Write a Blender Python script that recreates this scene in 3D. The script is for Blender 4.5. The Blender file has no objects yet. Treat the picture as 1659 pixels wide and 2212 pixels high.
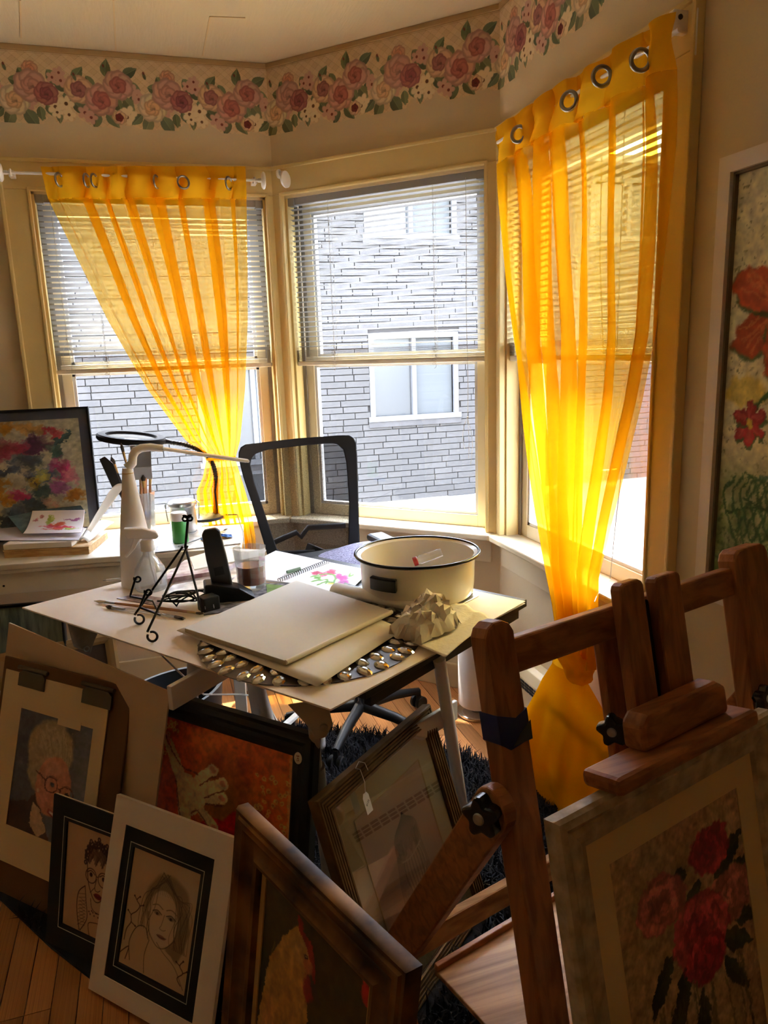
import bpy, bmesh, math, random
import numpy as np
from mathutils import Vector, Matrix
PI = math.pi
rnd = random.Random(7)
scene = bpy.context.scene
COL = scene.collection

# ------------------------------------------------------------------ camera
FPX, YAW, PITCH, ROLL, EYE = 1591.86, math.radians(16.94), math.radians(12.30), math.radians(-1.924), 1.45
_fw = Vector((math.sin(YAW)*math.cos(PITCH), math.cos(YAW)*math.cos(PITCH), -math.sin(PITCH)))
_r0 = Vector((math.cos(YAW), -math.sin(YAW), 0)); _u0 = _r0.cross(_fw)
_rt = _r0*math.cos(ROLL) + _u0*math.sin(ROLL)
_up = _u0*math.cos(ROLL) - _r0*math.sin(ROLL)
CAM = Vector((0, 0, EYE))
cd = bpy.data.cameras.new('camera'); cam = bpy.data.objects.new('camera', cd); COL.objects.link(cam)
cd.sensor_fit = 'HORIZONTAL'; cd.sensor_width = 36; cd.lens = FPX*36/1659; cd.clip_start = 0.02; cd.clip_end = 200
cam.matrix_world = Matrix(((_rt.x, _up.x, -_fw.x, CAM.x), (_rt.y, _up.y, -_fw.y, CAM.y), (_rt.z, _up.z, -_fw.z, CAM.z), (0, 0, 0, 1)))
scene.camera = cam
def ray(x, y): return _rt*((x-829.5)/FPX) - _up*((y-1106)/FPX) + _fw
def onz(x, y, z): d = ray(x, y); return CAM + d*((z-EYE)/d.z)
def onx(x, y, X): d = ray(x, y); return CAM + d*(X/d.x)
def ony(x, y, Y): d = ray(x, y); return CAM + d*(Y/d.y)
def onpl(x, y, p, n): d = ray(x, y); p = Vector(p); n = Vector(n); return CAM + d*((p-CAM).dot(n)/d.dot(n))

# ------------------------------------------------------------------ world, sun, exposure
scene.view_settings.view_transform = 'Standard'; scene.view_settings.look = 'None'
scene.view_settings.gamma = 1; scene.view_settings.use_curve_mapping = False
scene.view_settings.exposure = 3.5
w = bpy.data.worlds.new('world'); scene.world = w; w.use_nodes = True
wn = w.node_tree.nodes; wl = w.node_tree.links
for n in list(wn): wn.remove(n)
sky = wn.new('ShaderNodeTexSky'); sky.sky_type = 'NISHITA'; sky.sun_disc = False
SUN_EL, SUN_AZ = math.radians(66), math.radians(-14)     # azimuth clockwise from +Y
sky.sun_elevation = SUN_EL; sky.sun_rotation = SUN_AZ; sky.dust_density = 2.0; sky.altitude = 100
bg = wn.new('ShaderNodeBackground'); bg.inputs['Strength'].default_value = 1.1
wo = wn.new('ShaderNodeOutputWorld'); hs = wn.new('ShaderNodeHueSaturation'); hs.inputs['Saturation'].default_value = .5; wl.new(sky.outputs[0], hs.inputs['Color']); wl.new(hs.outputs[0], bg.inputs[0]); wl.new(bg.outputs[0], wo.inputs[0])
sd = bpy.data.lights.new('sun', 'SUN'); sd.energy = 4.4; sd.angle = math.radians(0.8); sd.color = (1, .95, .87)
sun = bpy.data.objects.new('sun', sd); COL.objects.link(sun)
_sdir = Vector((math.sin(SUN_AZ)*math.cos(SUN_EL), math.cos(SUN_AZ)*math.cos(SUN_EL), math.sin(SUN_EL)))
sun.rotation_euler = _sdir.to_track_quat('Z', 'Y').to_euler(); sun.location = (0, 6, 9)
cy = scene.cycles
cy.transparent_max_bounces = 48; cy.max_bounces = 14; cy.diffuse_bounces = 7; cy.transmission_bounces = 10
cy.sample_clamp_indirect = 6

# ------------------------------------------------------------------ helpers
def tag(o, label=None, cat=None, group=None, kind=None):
    if label: o['label'] = label
    if cat: o['category'] = cat
    if group: o['group'] = group
    if kind: o['kind'] = kind
    return o
def thing(name, label, cat, loc=(0, 0, 0), group=None):
    o = bpy.data.objects.new(name, None); COL.objects.link(o); o.location = loc
    o.empty_display_size = .05
    return tag(o, label, cat, group)
def adopt(o, parent):
    if parent is not None:
        o.parent = parent
        m = parent; t = Matrix.Identity(4)
        chain = []
        while m is not None: chain.append(m); m = m.parent
        for q in reversed(chain): t = t @ q.matrix_parent_inverse @ q.matrix_basis
        o.matrix_parent_inverse = t.inverted()
    return o

MATS = {}
def srgb(c):
    return tuple((v/12.92 if v <= .04045 else ((v+.055)/1.055)**2.4) for v in c)
def rgb(r, g, b): return srgb((r/255, g/255, b/255))
def mat(name, color, rough=.6, metal=0, spec=.5, noise=0, nscale=20, bump=0, bscale=60, stretch=None, objrand=0, color2=None, coat=0, sheen=0, trans=0):
    """procedural principled material; colour varied by noise, relief by bump"""
    if name in MATS: return MATS[name]
    m = bpy.data.materials.new(name); m.use_nodes = True; nt = m.node_tree; N = nt.nodes; L = nt.links
    b = N['Principled BSDF']; b.inputs['Roughness'].default_value = rough; b.inputs['Metallic'].default_value = metal
    b.inputs['Specular IOR Level'].default_value = spec; b.inputs['Coat Weight'].default_value = coat
    b.inputs['Sheen Weight'].default_value = sheen
    b.inputs['Transmission Weight'].default_value = trans
    col = tuple(color)+(1,); b.inputs['Base Color'].default_value = col
    tc = N.new('ShaderNodeTexCoord'); vec = tc.outputs['Object']
    if stretch:
        mp = N.new('ShaderNodeMapping'); mp.inputs['Scale'].default_value = stretch; L.new(vec, mp.inputs[0]); vec = mp.outputs[0]
    src = None
    if noise or color2:
        nz = N.new('ShaderNodeTexNoise'); nz.inputs['Scale'].default_value = nscale; nz.inputs['Detail'].default_value = 5; L.new(vec, nz.inputs['Vector'])
        rp = N.new('ShaderNodeValToRGB'); c2 = color2 if color2 else tuple(v*(1-noise) for v in color)
        rp.color_ramp.elements[0].color = tuple(c2)+(1,); rp.color_ramp.elements[1].color = col
        rp.color_ramp.elements[0].position = .35; rp.color_ramp.elements[1].position = .65
        L.new(nz.outputs[0], rp.inputs[0]); src = rp.outputs[0]
    if objrand:
        oi = N.new('ShaderNodeObjectInfo'); mr = N.new('ShaderNodeMapRange')
        mr.inputs['To Min'].default_value = 1-objrand; mr.inputs['To Max'].default_value = 1+objrand*.4
        L.new(oi.outputs['Random'], mr.inputs[0])
        mx = N.new('ShaderNodeMix'); mx.data_type = 'RGBA'; mx.blend_type = 'MULTIPLY'; mx.inputs[0].default_value = 1
        if src: L.new(src, mx.inputs[6])
        else: mx.inputs[6].default_value = col
        L.new(mr.outputs[0], mx.inputs[7]); src = mx.outputs[2]
    if src: L.new(src, b.inputs['Base Color'])
    if bump:
        n2 = N.new('ShaderNodeTexNoise'); n2.inputs['Scale'].default_value = bscale; n2.inputs['Detail'].default_value = 6; L.new(vec, n2.inputs['Vector'])
        bp = N.new('ShaderNodeBump'); bp.inputs['Strength'].default_value = bump; bp.inputs['Distance'].default_value = .004
        L.new(n2.outputs[0], bp.inputs['Height']); L.new(bp.outputs[0], b.inputs['Normal'])
    MATS[name] = m; return m
def wood(name, c1, c2, rough=.45, axis=0, scale=9, objrand=0.0, dens=7.0, bump=.15):
    """oak-like grain stretched along the object's axis"""
    if name in MATS: return MATS[name]
    m = bpy.data.materials.new(name); m.use_nodes = True; nt = m.node_tree; N = nt.nodes; L = nt.links
    b = N['Principled BSDF']; b.inputs['Roughness'].default_value = rough
    tc = N.new('ShaderNodeTexCoord'); mp = N.new('ShaderNodeMapping'); s = [dens*scale]*3; s[axis] = scale*.45; mp.inputs['Scale'].default_value = s
    L.new(tc.outputs['Object'], mp.inputs[0])
    nz = N.new('ShaderNodeTexNoise'); nz.inputs['Scale'].default_value = 1.0; nz.inputs['Detail'].default_value = 6; nz.inputs['Distortion'].default_value = .6
    L.new(mp.outputs[0], nz.inputs['Vector'])
    rp = N.new('ShaderNodeValToRGB'); e = rp.color_ramp.elements; e[0].position = .36; e[1].position = .6
    e[0].color = tuple(c2)+(1,); e[1].color = tuple(c1)+(1,); L.new(nz.outputs[0], rp.inputs[0]); src = rp.outputs[0]
    if objrand:
        oi = N.new('ShaderNodeObjectInfo'); mr = N.new('ShaderNodeMapRange'); mr.inputs['To Min'].default_value = 1-objrand; mr.inputs['To Max'].default_value = 1+objrand*.5
        L.new(oi.outputs['Random'], mr.inputs[0])
        mx = N.new('ShaderNodeMix'); mx.data_type = 'RGBA'; mx.blend_type = 'MULTIPLY'; mx.inputs[0].default_value = 1
        L.new(src, mx.inputs[6]); L.new(mr.outputs[0], mx.inputs[7]); src = mx.outputs[2]
    L.new(src, b.inputs['Base Color'])
    bp = N.new('ShaderNodeBump'); bp.inputs['Strength'].default_value = bump; bp.inputs['Distance'].default_value = .002
    L.new(nz.outputs[0], bp.inputs['Height']); L.new(bp.outputs[0], b.inputs['Normal'])
    MATS[name] = m; return m
def glass_mat(name, tint=(1, 1, 1), gloss=.08, rough=.02, solid=0, solid_col=(1, 1, 1)):
    """clear sheet: straight-through transparency with a fresnel reflection (and a little dust)"""
    if name in MATS: return MATS[name]
    m = bpy.data.materials.new(name); m.use_nodes = True; nt = m.node_tree; N = nt.nodes; L = nt.links
    for n in list(N): N.remove(n)
    o = N.new('ShaderNodeOutputMaterial'); t = N.new('ShaderNodeBsdfTransparent'); t.inputs[0].default_value = tuple(tint)+(1,)
    g = N.new('ShaderNodeBsdfGlossy'); g.inputs['Roughness'].default_value = rough
    lw = N.new('ShaderNodeLayerWeight'); lw.inputs['Blend'].default_value = .25
    mm = N.new('ShaderNodeMath'); mm.operation = 'MULTIPLY_ADD'; mm.inputs[1].default_value = .55; mm.inputs[2].default_value = gloss*.4; L.new(lw.outputs['Fresnel'], mm.inputs[0])
    x = N.new('ShaderNodeMixShader'); L.new(mm.outputs[0], x.inputs[0]); L.new(t.outputs[0], x.inputs[1]); L.new(g.outputs[0], x.inputs[2]); out = x.outputs[0]
    if solid:
        d = N.new('ShaderNodeBsdfDiffuse'); d.inputs[0].default_value = tuple(solid_col)+(1,)
        x2 = N.new('ShaderNodeMixShader'); x2.inputs[0].default_value = solid; L.new(out, x2.inputs[1]); L.new(d.outputs[0], x2.inputs[2]); out = x2.outputs[0]
    L.new(out, o.inputs[0]); MATS[name] = m; return m
def sheer_mat(name, col, tint, opac, refl=.35):
    """thin woven voile: part light straight through, part scattered through, part reflected"""
    if name in MATS: return MATS[name]
    m = bpy.data.materials.new(name); m.use_nodes = True; nt = m.node_tree; N = nt.nodes; L = nt.links
    for n in list(N): N.remove(n)
    o = N.new('ShaderNodeOutputMaterial'); t = N.new('ShaderNodeBsdfTransparent'); t.inputs[0].default_value = tuple(tint)+(1,)
    tl = N.new('ShaderNodeBsdfTranslucent'); tl.inputs[0].default_value = tuple(col)+(1,)
    d = N.new('ShaderNodeBsdfDiffuse'); d.inputs[0].default_value = tuple(col)+(1,)
    a = N.new('ShaderNodeMixShader'); a.inputs[0].default_value = refl; L.new(tl.outputs[0], a.inputs[1]); L.new(d.outputs[0], a.inputs[2])
    x = N.new('ShaderNodeMixShader'); L.new(t.outputs[0], x.inputs[1]); L.new(a.outputs[0], x.inputs[2])
    tc = N.new('ShaderNodeTexCoord'); wv = N.new('ShaderNodeTexNoise'); wv.inputs['Scale'].default_value = 14; L.new(tc.outputs['Object'], wv.inputs['Vector'])
    mr = N.new('ShaderNodeMapRange'); mr.inputs['To Min'].default_value = opac-.015; mr.inputs['To Max'].default_value = opac+.015; L.new(wv.outputs[0], mr.inputs[0]); L.new(mr.outputs[0], x.inputs[0])
    L.new(x.outputs[0], o.inputs[0]); MATS[name] = m; return m
def vcol_mat(name='painted print', rough=.75, coat=0):
    if name in MATS: return MATS[name]
    m = bpy.data.materials.new(name); m.use_nodes = True; nt = m.node_tree
    a = nt.nodes.new('ShaderNodeVertexColor'); a.layer_name = 'Col'
    b = nt.nodes['Principled BSDF']; b.inputs['Roughness'].default_value = rough; b.inputs['Coat Weight'].default_value = coat
    nt.links.new(a.outputs[0], b.inputs['Base Color']); MATS[name] = m; return m

class MB:
    """collects shapes, builds ONE mesh object"""
    def __init__(s): s.v = []; s.f = []
    def add(s, vs, fs):
        n = len(s.v); s.v += [tuple(p) for p in vs]; s.f += [tuple(i+n for i in f) for f in fs]; return s
    def box(s, c, sx, sy, sz, X=(1, 0, 0), Y=(0, 1, 0), Z=(0, 0, 1)):
        c = Vector(c); X = Vector(X)*sx/2; Y = Vector(Y)*sy/2; Z = Vector(Z)*sz/2
        vs = [c+X*a+Y*b+Z*d for d in (-1, 1) for b in (-1, 1) for a in (-1, 1)]
        return s.add(vs, [(0, 2, 3, 1), (4, 5, 7, 6), (0, 1, 5, 4), (2, 6, 7, 3), (0, 4, 6, 2), (1, 3, 7, 5)])
    def span(s, lo, hi):
        lo = Vector(lo); hi = Vector(hi); d = hi-lo
        return s.box((lo+hi)/2, abs(d.x), abs(d.y), abs(d.z))
    def bar(s, a, b, w, h, up=(0, 0, 1)):
        a = Vector(a); b = Vector(b); X = (b-a).normalized(); Z = Vector(up); Y = Z.cross(X)
        if Y.length < 1e-5: Y = Vector((0, 1, 0)).cross(X)
        Y.normalize(); Z = X.cross(Y)
        return s.box((a+b)/2, (b-a).length, w, h, X, Y, Z)
    def prism(s, poly, o, X, Y, th, Z=None):
        o = Vector(o); X = Vector(X); Y = Vector(Y); Z = (Vector(Z) if Z is not None else X.cross(Y)).normalized()
        n = len(poly)
        vs = [o+X*p[0]+Y*p[1] for p in poly]+[o+X*p[0]+Y*p[1]+Z*th for p in poly]
        return s.add(vs, [tuple(range(n))[::-1], tuple(range(n, 2*n))]+[(i, (i+1) % n, n+(i+1) % n, n+i) for i in range(n)])
    def tube(s, pts, r, seg=8, caps=True, closed=False):
        pts = [Vector(p) for p in pts]; n = len(pts); rs = r if isinstance(r, (list, tuple)) else [r]*n
        t0 = (pts[1]-pts[0]).normalized(); nrm = t0.orthogonal().normalized(); vs = []; prev = t0
        for i, p in enumerate(pts):
            if closed: t = (pts[(i+1) % n]-pts[i-1])
            else: t = (pts[min(i+1, n-1)]-pts[max(i-1, 0)])
            t = t.normalized() if t.length > 1e-9 else prev
            q = prev.rotation_difference(t); nrm = (q @ nrm); nrm = (nrm-t*nrm.dot(t)).normalized(); prev = t; bn = t.cross(nrm)
            vs += [p+(nrm*math.cos(2*PI*k/seg)+bn*math.sin(2*PI*k/seg))*rs[i] for k in range(seg)]
        fs = []
        for i in range(n if closed else n-1):
            j = (i+1) % n
            fs += [(i*seg+k, i*seg+(k+1) % seg, j*seg+(k+1) % seg, j*seg+k) for k in range(seg)]
        if caps and not closed: fs += [tuple(range(seg))[::-1], tuple((n-1)*seg+k for k in range(seg))]
        return s.add(vs, fs)
    def lathe(s, prof, o=(0, 0, 0), seg=32, Z=(0, 0, 1), sx=1, sy=1, X=None):
        o = Vector(o); Z = Vector(Z).normalized(); X = Vector(X).normalized() if X is not None else Z.orthogonal().normalized(); Y = Z.cross(X); vs = []
        for (r, h) in prof:
            vs += [o+Z*h+X*(r*sx*math.cos(2*PI*k/seg))+Y*(r*sy*math.sin(2*PI*k/seg)) for k in range(seg)]
        fs = []
        for i in range(len(prof)-1):
            fs += [(i*seg+k, i*seg+(k+1) % seg, (i+1)*seg+(k+1) % seg, (i+1)*seg+k) for k in range(seg)]
        if prof[0][0] > 1e-6: fs.append(tuple(range(seg))[::-1])
        if prof[-1][0] > 1e-6: fs.append(tuple((len(prof)-1)*seg+k for k in range(seg)))
        return s.add(vs, fs)
    def ring(s, c, R, r, N, seg=24, rs=8):
        c = Vector(c); N = Vector(N).normalized(); X = N.orthogonal().normalized(); Y = N.cross(X)
        return s.tube([c+X*R*math.cos(2*PI*k/seg)+Y*R*math.sin(2*PI*k/seg) for k in range(seg)], r, rs, closed=True)
    def ball(s, c, rx, ry=None, rz=None, seg=16, X=(1, 0, 0), Y=(0, 1, 0), Z=(0, 0, 1)):
        ry = ry or rx; rz = rz or rx; c = Vector(c); X = Vector(X); Y = Vector(Y); Z = Vector(Z); vs = [c-Z*rz]; rings = seg//2
        for i in range(1, rings):
            a = -PI/2+PI*i/rings
            vs += [c+X*(rx*math.cos(a)*math.cos(2*PI*k/seg))+Y*(ry*math.cos(a)*math.sin(2*PI*k/seg))+Z*(rz*math.sin(a)) for k in range(seg)]
        vs.append(c+Z*rz); fs = [(0, 1+(k+1) % seg, 1+k) for k in range(seg)]
        for i in range(rings-2):
            fs += [(1+i*seg+k, 1+i*seg+(k+1) % seg, 1+(i+1)*seg+(k+1) % seg, 1+(i+1)*seg+k) for k in range(seg)]
        t = len(vs)-1; b = 1+(rings-2)*seg; fs += [(b+k, b+(k+1) % seg, t) for k in range(seg)]
        return s.add(vs, fs)
    def sheet(s, fn, nu, nv):
        vs = [fn(i/nu, j/nv) for j in range(nv+1) for i in range(nu+1)]
        return s.add(vs, [(j*(nu+1)+i, j*(nu+1)+i+1, (j+1)*(nu+1)+i+1, (j+1)*(nu+1)+i) for j in range(nv) for i in range(nu)])
    def mesh(s, name, m):
        me = bpy.data.meshes.new(name); me.from_pydata(s.v, [], s.f); me.update()
        if m is not None: me.materials.append(m)
        return me
    def build(s, name, m, parent=None, smooth=None, bevel=0, label=None, solid=0, subd=0, fix=True):
        me = s.mesh(name, m)
        if fix:
            bm = bmesh.new(); bm.from_mesh(me); bmesh.ops.recalc_face_normals(bm, faces=bm.faces); bm.to_mesh(me); bm.free()
        o = bpy.data.objects.new(name, me); COL.objects.link(o)
        if smooth is not None:
            me.polygons.foreach_set('use_smooth', [True]*len(me.polygons)); me.set_sharp_from_angle(angle=math.radians(smooth))
        if bevel:
            b = o.modifiers.new('bevel', 'BEVEL'); b.width = bevel; b.segments = 2; b.limit_method = 'ANGLE'; b.angle_limit = math.radians(40)
        if subd:
            b = o.modifiers.new('subd', 'SUBSURF'); b.levels = subd; b.render_levels = subd
        if solid:
            b = o.modifiers.new('solid', 'SOLIDIFY'); b.thickness = solid; b.offset = 0
        if label: o['label'] = label
        return adopt(o, parent)
def inst(me, name, parent, loc, rot=None, scale=None):
    """an object sharing mesh data"""
    o = bpy.data.objects.new(name, me); COL.objects.link(o)
    M = Matrix.Translation(Vector(loc))
    if rot is not None: M = M @ (rot.to_4x4() if isinstance(rot, Matrix) else rot.to_matrix().to_4x4())
    if scale is not None: M = M @ Matrix.Diagonal(Vector(tuple(scale)+(1,)))
    adopt(o, parent); o.matrix_basis = M
    return o
def basis(X, Y, Z):
    X, Y, Z = Vector(X), Vector(Y), Vector(Z)
    return Matrix(((X.x, Y.x, Z.x), (X.y, Y.y, Z.y), (X.z, Y.z, Z.z)))
def lerp(a, b, t): return a+(b-a)*t
def poly_at(pl, t):
    """point at parameter y on a polyline of (x, y) sorted by y"""
    for (x0, y0), (x1, y1) in zip(pl, pl[1:]):
        if t <= y1: return x0+(x1-x0)*(t-y0)/(y1-y0)
    return pl[-1][0]
# ================================================================== THE ROOM
ZC = 2.63
YA = 3.364                      # inner face of the left wall (window 1), runs along X
XC = 1.295                      # inner face of the right wall (window 3), runs along Y
AB = Vector((.577, YA, 0)); BC = Vector((XC, 2.646, 0))
UB = (BC-AB).normalized(); NB = Vector((1, 1, 0)).normalized(); LB = (BC-AB).length   # diagonal wall (window 2)
XL, YR = -2.3, -1.9             # far ends of the room behind the camera
TH = .17
M_wall = mat('wall paint warm beige', rgb(212, 194, 158), .85, noise=.06, nscale=3, bump=.12, bscale=180)
M_trim = mat('trim paint golden yellow', rgb(216, 192, 128), .5, noise=.05, nscale=6, bump=.08, bscale=40)
M_ceil = mat('ceiling paint cream', rgb(222, 204, 164), .9, noise=.04, nscale=4, bump=.25, bscale=120, stretch=(1, .12, 1))
M_white = mat('window sash cream white', rgb(214, 200, 166), .45)
M_vinyl = mat('white vinyl', rgb(205, 204, 200), .4)
M_track = mat('grey sash track', rgb(120, 112, 100), .5)

# local frames of the three window walls: origin, U along the wall (to the right), N outwards
WALLS = {
 'A': (Vector((0, YA, 0)), Vector((1, 0, 0)), Vector((0, 1, 0))),
 'B': (AB.copy(), UB.copy(), NB.copy()),
 'C': (Vector((XC, 0, 0)), Vector((0, -1, 0)), Vector((1, 0, 0))),
}
def W(k, u, n, z):
    o, U, N = WALLS[k]; return o+U*u+N*n+Vector((0, 0, z))
def wbox(mb, k, u0, u1, n0, n1, z0, z1):
    o, U, N = WALLS[k]
    return mb.box(W(k, (u0+u1)/2, (n0+n1)/2, (z0+z1)/2), u1-u0, n1-n0, z1-z0, U, N, (0, 0, 1))
OPEN = {'A': (-.386, .542, .715, 2.113), 'B': (.052, .967, .715, 2.113), 'C': (-2.600, -1.688, .715, 2.113)}
EXT = {'A': (XL, .577+TH*.42), 'B': (-TH*.1, LB+TH*.1), 'C': (-2.646-TH*.42, -YR)}
for k, nm in (('A', 'wall_left'), ('B', 'wall_centre'), ('C', 'wall_right')):
    u0, u1, z0, z1 = OPEN[k]; e0, e1 = EXT[k]; mb = MB()
    wbox(mb, k, e0, u0, 0, TH, 0, ZC); wbox(mb, k, u1, e1, 0, TH, 0, ZC)
    wbox(mb, k, u0, u1, 0, TH, 0, z0); wbox(mb, k, u0, u1, 0, TH, z1, ZC)
    tag(mb.build(nm, M_wall), 'warm beige wall around the %s window' % {'A': 'left', 'B': 'middle', 'C': 'right'}[k], kind='structure')
# two walls behind the camera
mb = MB(); mb.span((XL-TH, YR, 0), (XL, YA+TH, ZC)); tag(mb.build('wall_far_left', M_wall), 'beige wall at the far left', kind='structure')
mb = MB(); mb.span((XL, YR-TH, 0), (XC+TH, YR, ZC)); tag(mb.build('wall_rear', M_wall), 'beige wall behind the viewer', kind='structure')
mb = MB(); mb.prism([(XL-TH, YR-TH), (XC+TH, YR-TH), (XC+TH, 2.646+TH*.42), (.577+TH*.42, YA+TH), (XL-TH, YA+TH)], (0, 0, ZC), (1, 0, 0), (0, 1, 0), .12)
ceil = tag(mb.build('ceiling', M_ceil), 'cream painted ceiling with faint panel seams', kind='structure')
# faint raised seams between ceiling panels
M_seam = mat('ceiling seam', rgb(222, 196, 146), .9)
for a, b in (((490/2, 0), (500/2, 215/2)), ((908/2, 72/2), (876/2, 240/2)), ((908/2, 72/2), (1060/2, 78/2)), ((180/4.15, 0), (190/4.15, 340/4.15))):
    p = onz(a[0], a[1], ZC-.001); q = onz(b[0], b[1], ZC-.001)
    MB().bar(p, q, .006, .003).build('ceiling_seam', M_seam, ceil)

# ------------------------------------------------------------------ floor: oak strips running along Y
M_sub = mat('subfloor', rgb(60, 38, 20), .9)
floor = tag(MB().span((XL-TH, YR-TH, -.08), (XC+TH, YA+TH, -.012)).build('floor', M_sub), 'honey oak strip floor', kind='structure')
M_plank = wood('honey oak strip', rgb(200, 142, 84), rgb(158, 102, 54), .32, axis=1, scale=6, objrand=.4, dens=9, bump=.08)
pm = MB().box((0, 0, -.006), 1, 1, .012); pme = pm.mesh('plank', M_plank)
bmx = bmesh.new(); bmx.from_mesh(pme); bmesh.ops.recalc_face_normals(bmx, faces=bmx.faces); bmx.to_mesh(pme); bmx.free()
PWID = .0572; x = XL+PWID/2
n_pl = 0
while x < XC:
    y = YR-rnd.uniform(0, .9)
    while y < YA:
        ln = rnd.uniform(.9, 1.7); y1 = min(y+ln, YA+.02); y0 = max(y, YR)
        ytop = y1
        if y1-y0 > .03 and (x+y0 < 3.95):
            yy1 = min(y1, 3.95-x+.05) if x > .5 else y1
            if yy1-y0 > .05:
                inst(pme, 'plank', floor, (x, (y0+yy1)/2, 0), scale=(PWID-.0024, yy1-y0-.002, 1)); n_pl += 1
        y += ln
    x += PWID

# ------------------------------------------------------------------ windows
M_pane = glass_mat('window glass', (.96, .97, .97), .06, solid=.005, solid_col=(.85, .85, .85))

def window(k, idx):
    u0, u1, z0, z1 = OPEN[k]
    root = thing('window_%d' % idx, '%s double-hung window in golden yellow casing' % {'A': 'left', 'B': 'middle', 'C': 'right'}[k], None, W(k, (u0+u1)/2, 0, z0))
    root['kind'] = 'structure'
    cl = {'A': .102, 'B': .05, 'C': .044}[k]; cr = {'A': .033, 'B': .046, 'C': .103}[k]
    # casing boards with a raised back band
    for nm, a, b in (('casing', u0-cl, u0), ('casing', u1, u1+cr)):
        m = MB(); wbox(m, k, a, b, -.02, .0, z0-.02, z1+.0); m.build(nm, M_trim, root, bevel=.003)
    m = MB(); wbox(m, k, u0-cl, u1+cr, -.02, 0, z1, z1+.105); m.build('head_casing', M_trim, root, bevel=.003)
    m = MB(); wbox(m, k, u0-cl-.004, u1+cr+.004 if k != 'A' else u1+cr, -.028, 0, z1+.1, z1+.114); m.build('cap_moulding', M_trim, root, bevel=.004)
    for a in ((u0-.008, u0+.004), (u1-.004, u1+.008)):
        m = MB(); wbox(m, k, a[0], a[1], -.026, 0, z0, z1+.004); m.build('bead', M_trim, root, bevel=.003)
    m = MB(); wbox(m, k, u0-.008, u1+.008, -.026, 0, z1-.004, z1+.008); m.build('bead', M_trim, root, bevel=.003)
    for a in ((u0-cl-.003, u0-cl+.012), (u1+cr-.012, u1+cr+.003)):
        if (k == 'A' and a[0] > 0) or k == 'B' or (k == 'C' and a[1] < -2): continue
        m = MB(); wbox(m, k, a[0], a[1], -.03, 0, z0-.02, z1+.105); m.build('back_band', M_trim, root, bevel=.004)
    # jamb linings and tracks
    for a, b in ((u0, u0+.014), (u1-.014, u1)):
        m = MB(); wbox(m, k, a, b, 0, .055, z0, z1); m.build('jamb', M_trim, root)
        m = MB(); wbox(m, k, a, b, .055, TH, z0, z1); m.build('jamb', M_white, root)
    m = MB()
    for a, b in ((u0+.014, u0+.03), (u1-.03, u1-.014)):
        wbox(m, k, a, b, .052, .058, z0, z1); wbox(m, k, a, b, .088, .094, z0, z1)
    m.build('sash_track', M_track, root)
    m = MB(); wbox(m, k, u0, u1, 0, TH, z1-.014, z1); m.build('head_jamb', M_white, root)
    # stool (inside sill) and apron, sloped outside sill
    e0, e1 = {'A': (u0-.14, LIM['A']), 'B': LIM['B'], 'C': (LIM['C'], u1+.14)}[k]
    m = MB(); o, U, N = WALLS[k]
    if k == 'A': pts = [(e0, -.062), (AB.x-.026, -.062), (AB.x, 0), (AB.x-.0, .05), (e0+.1, .05), (e0+.1, 0), (e0, 0)]
    elif k == 'B': pts = [(.026, -.062), (LB-.026, -.062), (LB, 0), (LB-.03, .05), (.03, .05), (0, 0)]
    else: pts = [(-2.646+.026, -.062), (e1, -.062), (e1, 0), (e1-.1, 0), (e1-.1, .05), (-2.646+.03, .05), (-2.646, 0)]
    m.prism(pts, o+Vector((0, 0, z0-.026)), U, N, .026, (0, 0, 1)); m.build('stool', M_white, root, bevel=.006)
    m = MB(); wbox(m, k, pts[0][0]+.02, pts[1][0]-.005, -.018, 0, z0-.126, z0-.026); m.build('apron', M_white, root, bevel=.003)
    m = MB(); wbox(m, k, u0, u1, .05, TH+.05, z0-.03, z0-.004); m.build('outer_sill', M_vinyl, root)
    # sashes: stiles, rails and pane
    zm = 1.405
    for nm, n, a, b in (('lower_sash', .060, z0, zm+.03), ('upper_sash', .096, zm-.005, z1-.014)):
        s0, s1 = u0+.016, u1-.016; sw = .052; rb = .05 if nm == 'lower_sash' else .035; rt = .035 if nm == 'lower_sash' else .05
        m = MB(); wbox(m, k, s0, s0+sw, n, n+.03, a, b); wbox(m, k, s1-sw, s1, n, n+.03, a, b)
        wbox(m, k, s0+sw, s1-sw, n, n+.03, a, a+rb); wbox(m, k, s0+sw, s1-sw, n, n+.03, b-rt, b)
        sh = m.build(nm, M_white, root, bevel=.002)
        m = MB()
        for c, d in ((s0+sw, s0+sw+.012), (s1-sw-.012, s1-sw)): wbox(m, k, c, d, n+.006, n+.03, a+rb, b-rt)
        wbox(m, k, s0+sw, s1-sw, n+.006, n+.03, a+rb, a+rb+.012); wbox(m, k, s0+sw, s1-sw, n+.006, n+.03, b-rt-.012, b-rt)
        m.build('glazing_bead', M_vinyl, sh)
        m = MB(); wbox(m, k, s0+sw-.004, s1-sw+.004, n+.013, n+.017, a+rb-.004, b-rt+.004); m.build('pane', M_pane, sh)
    return root
LIM = {'A': AB.x, 'B': (0, LB), 'C': -2.646}
for i, k in enumerate('ABC'): window(k, i+1)

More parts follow.
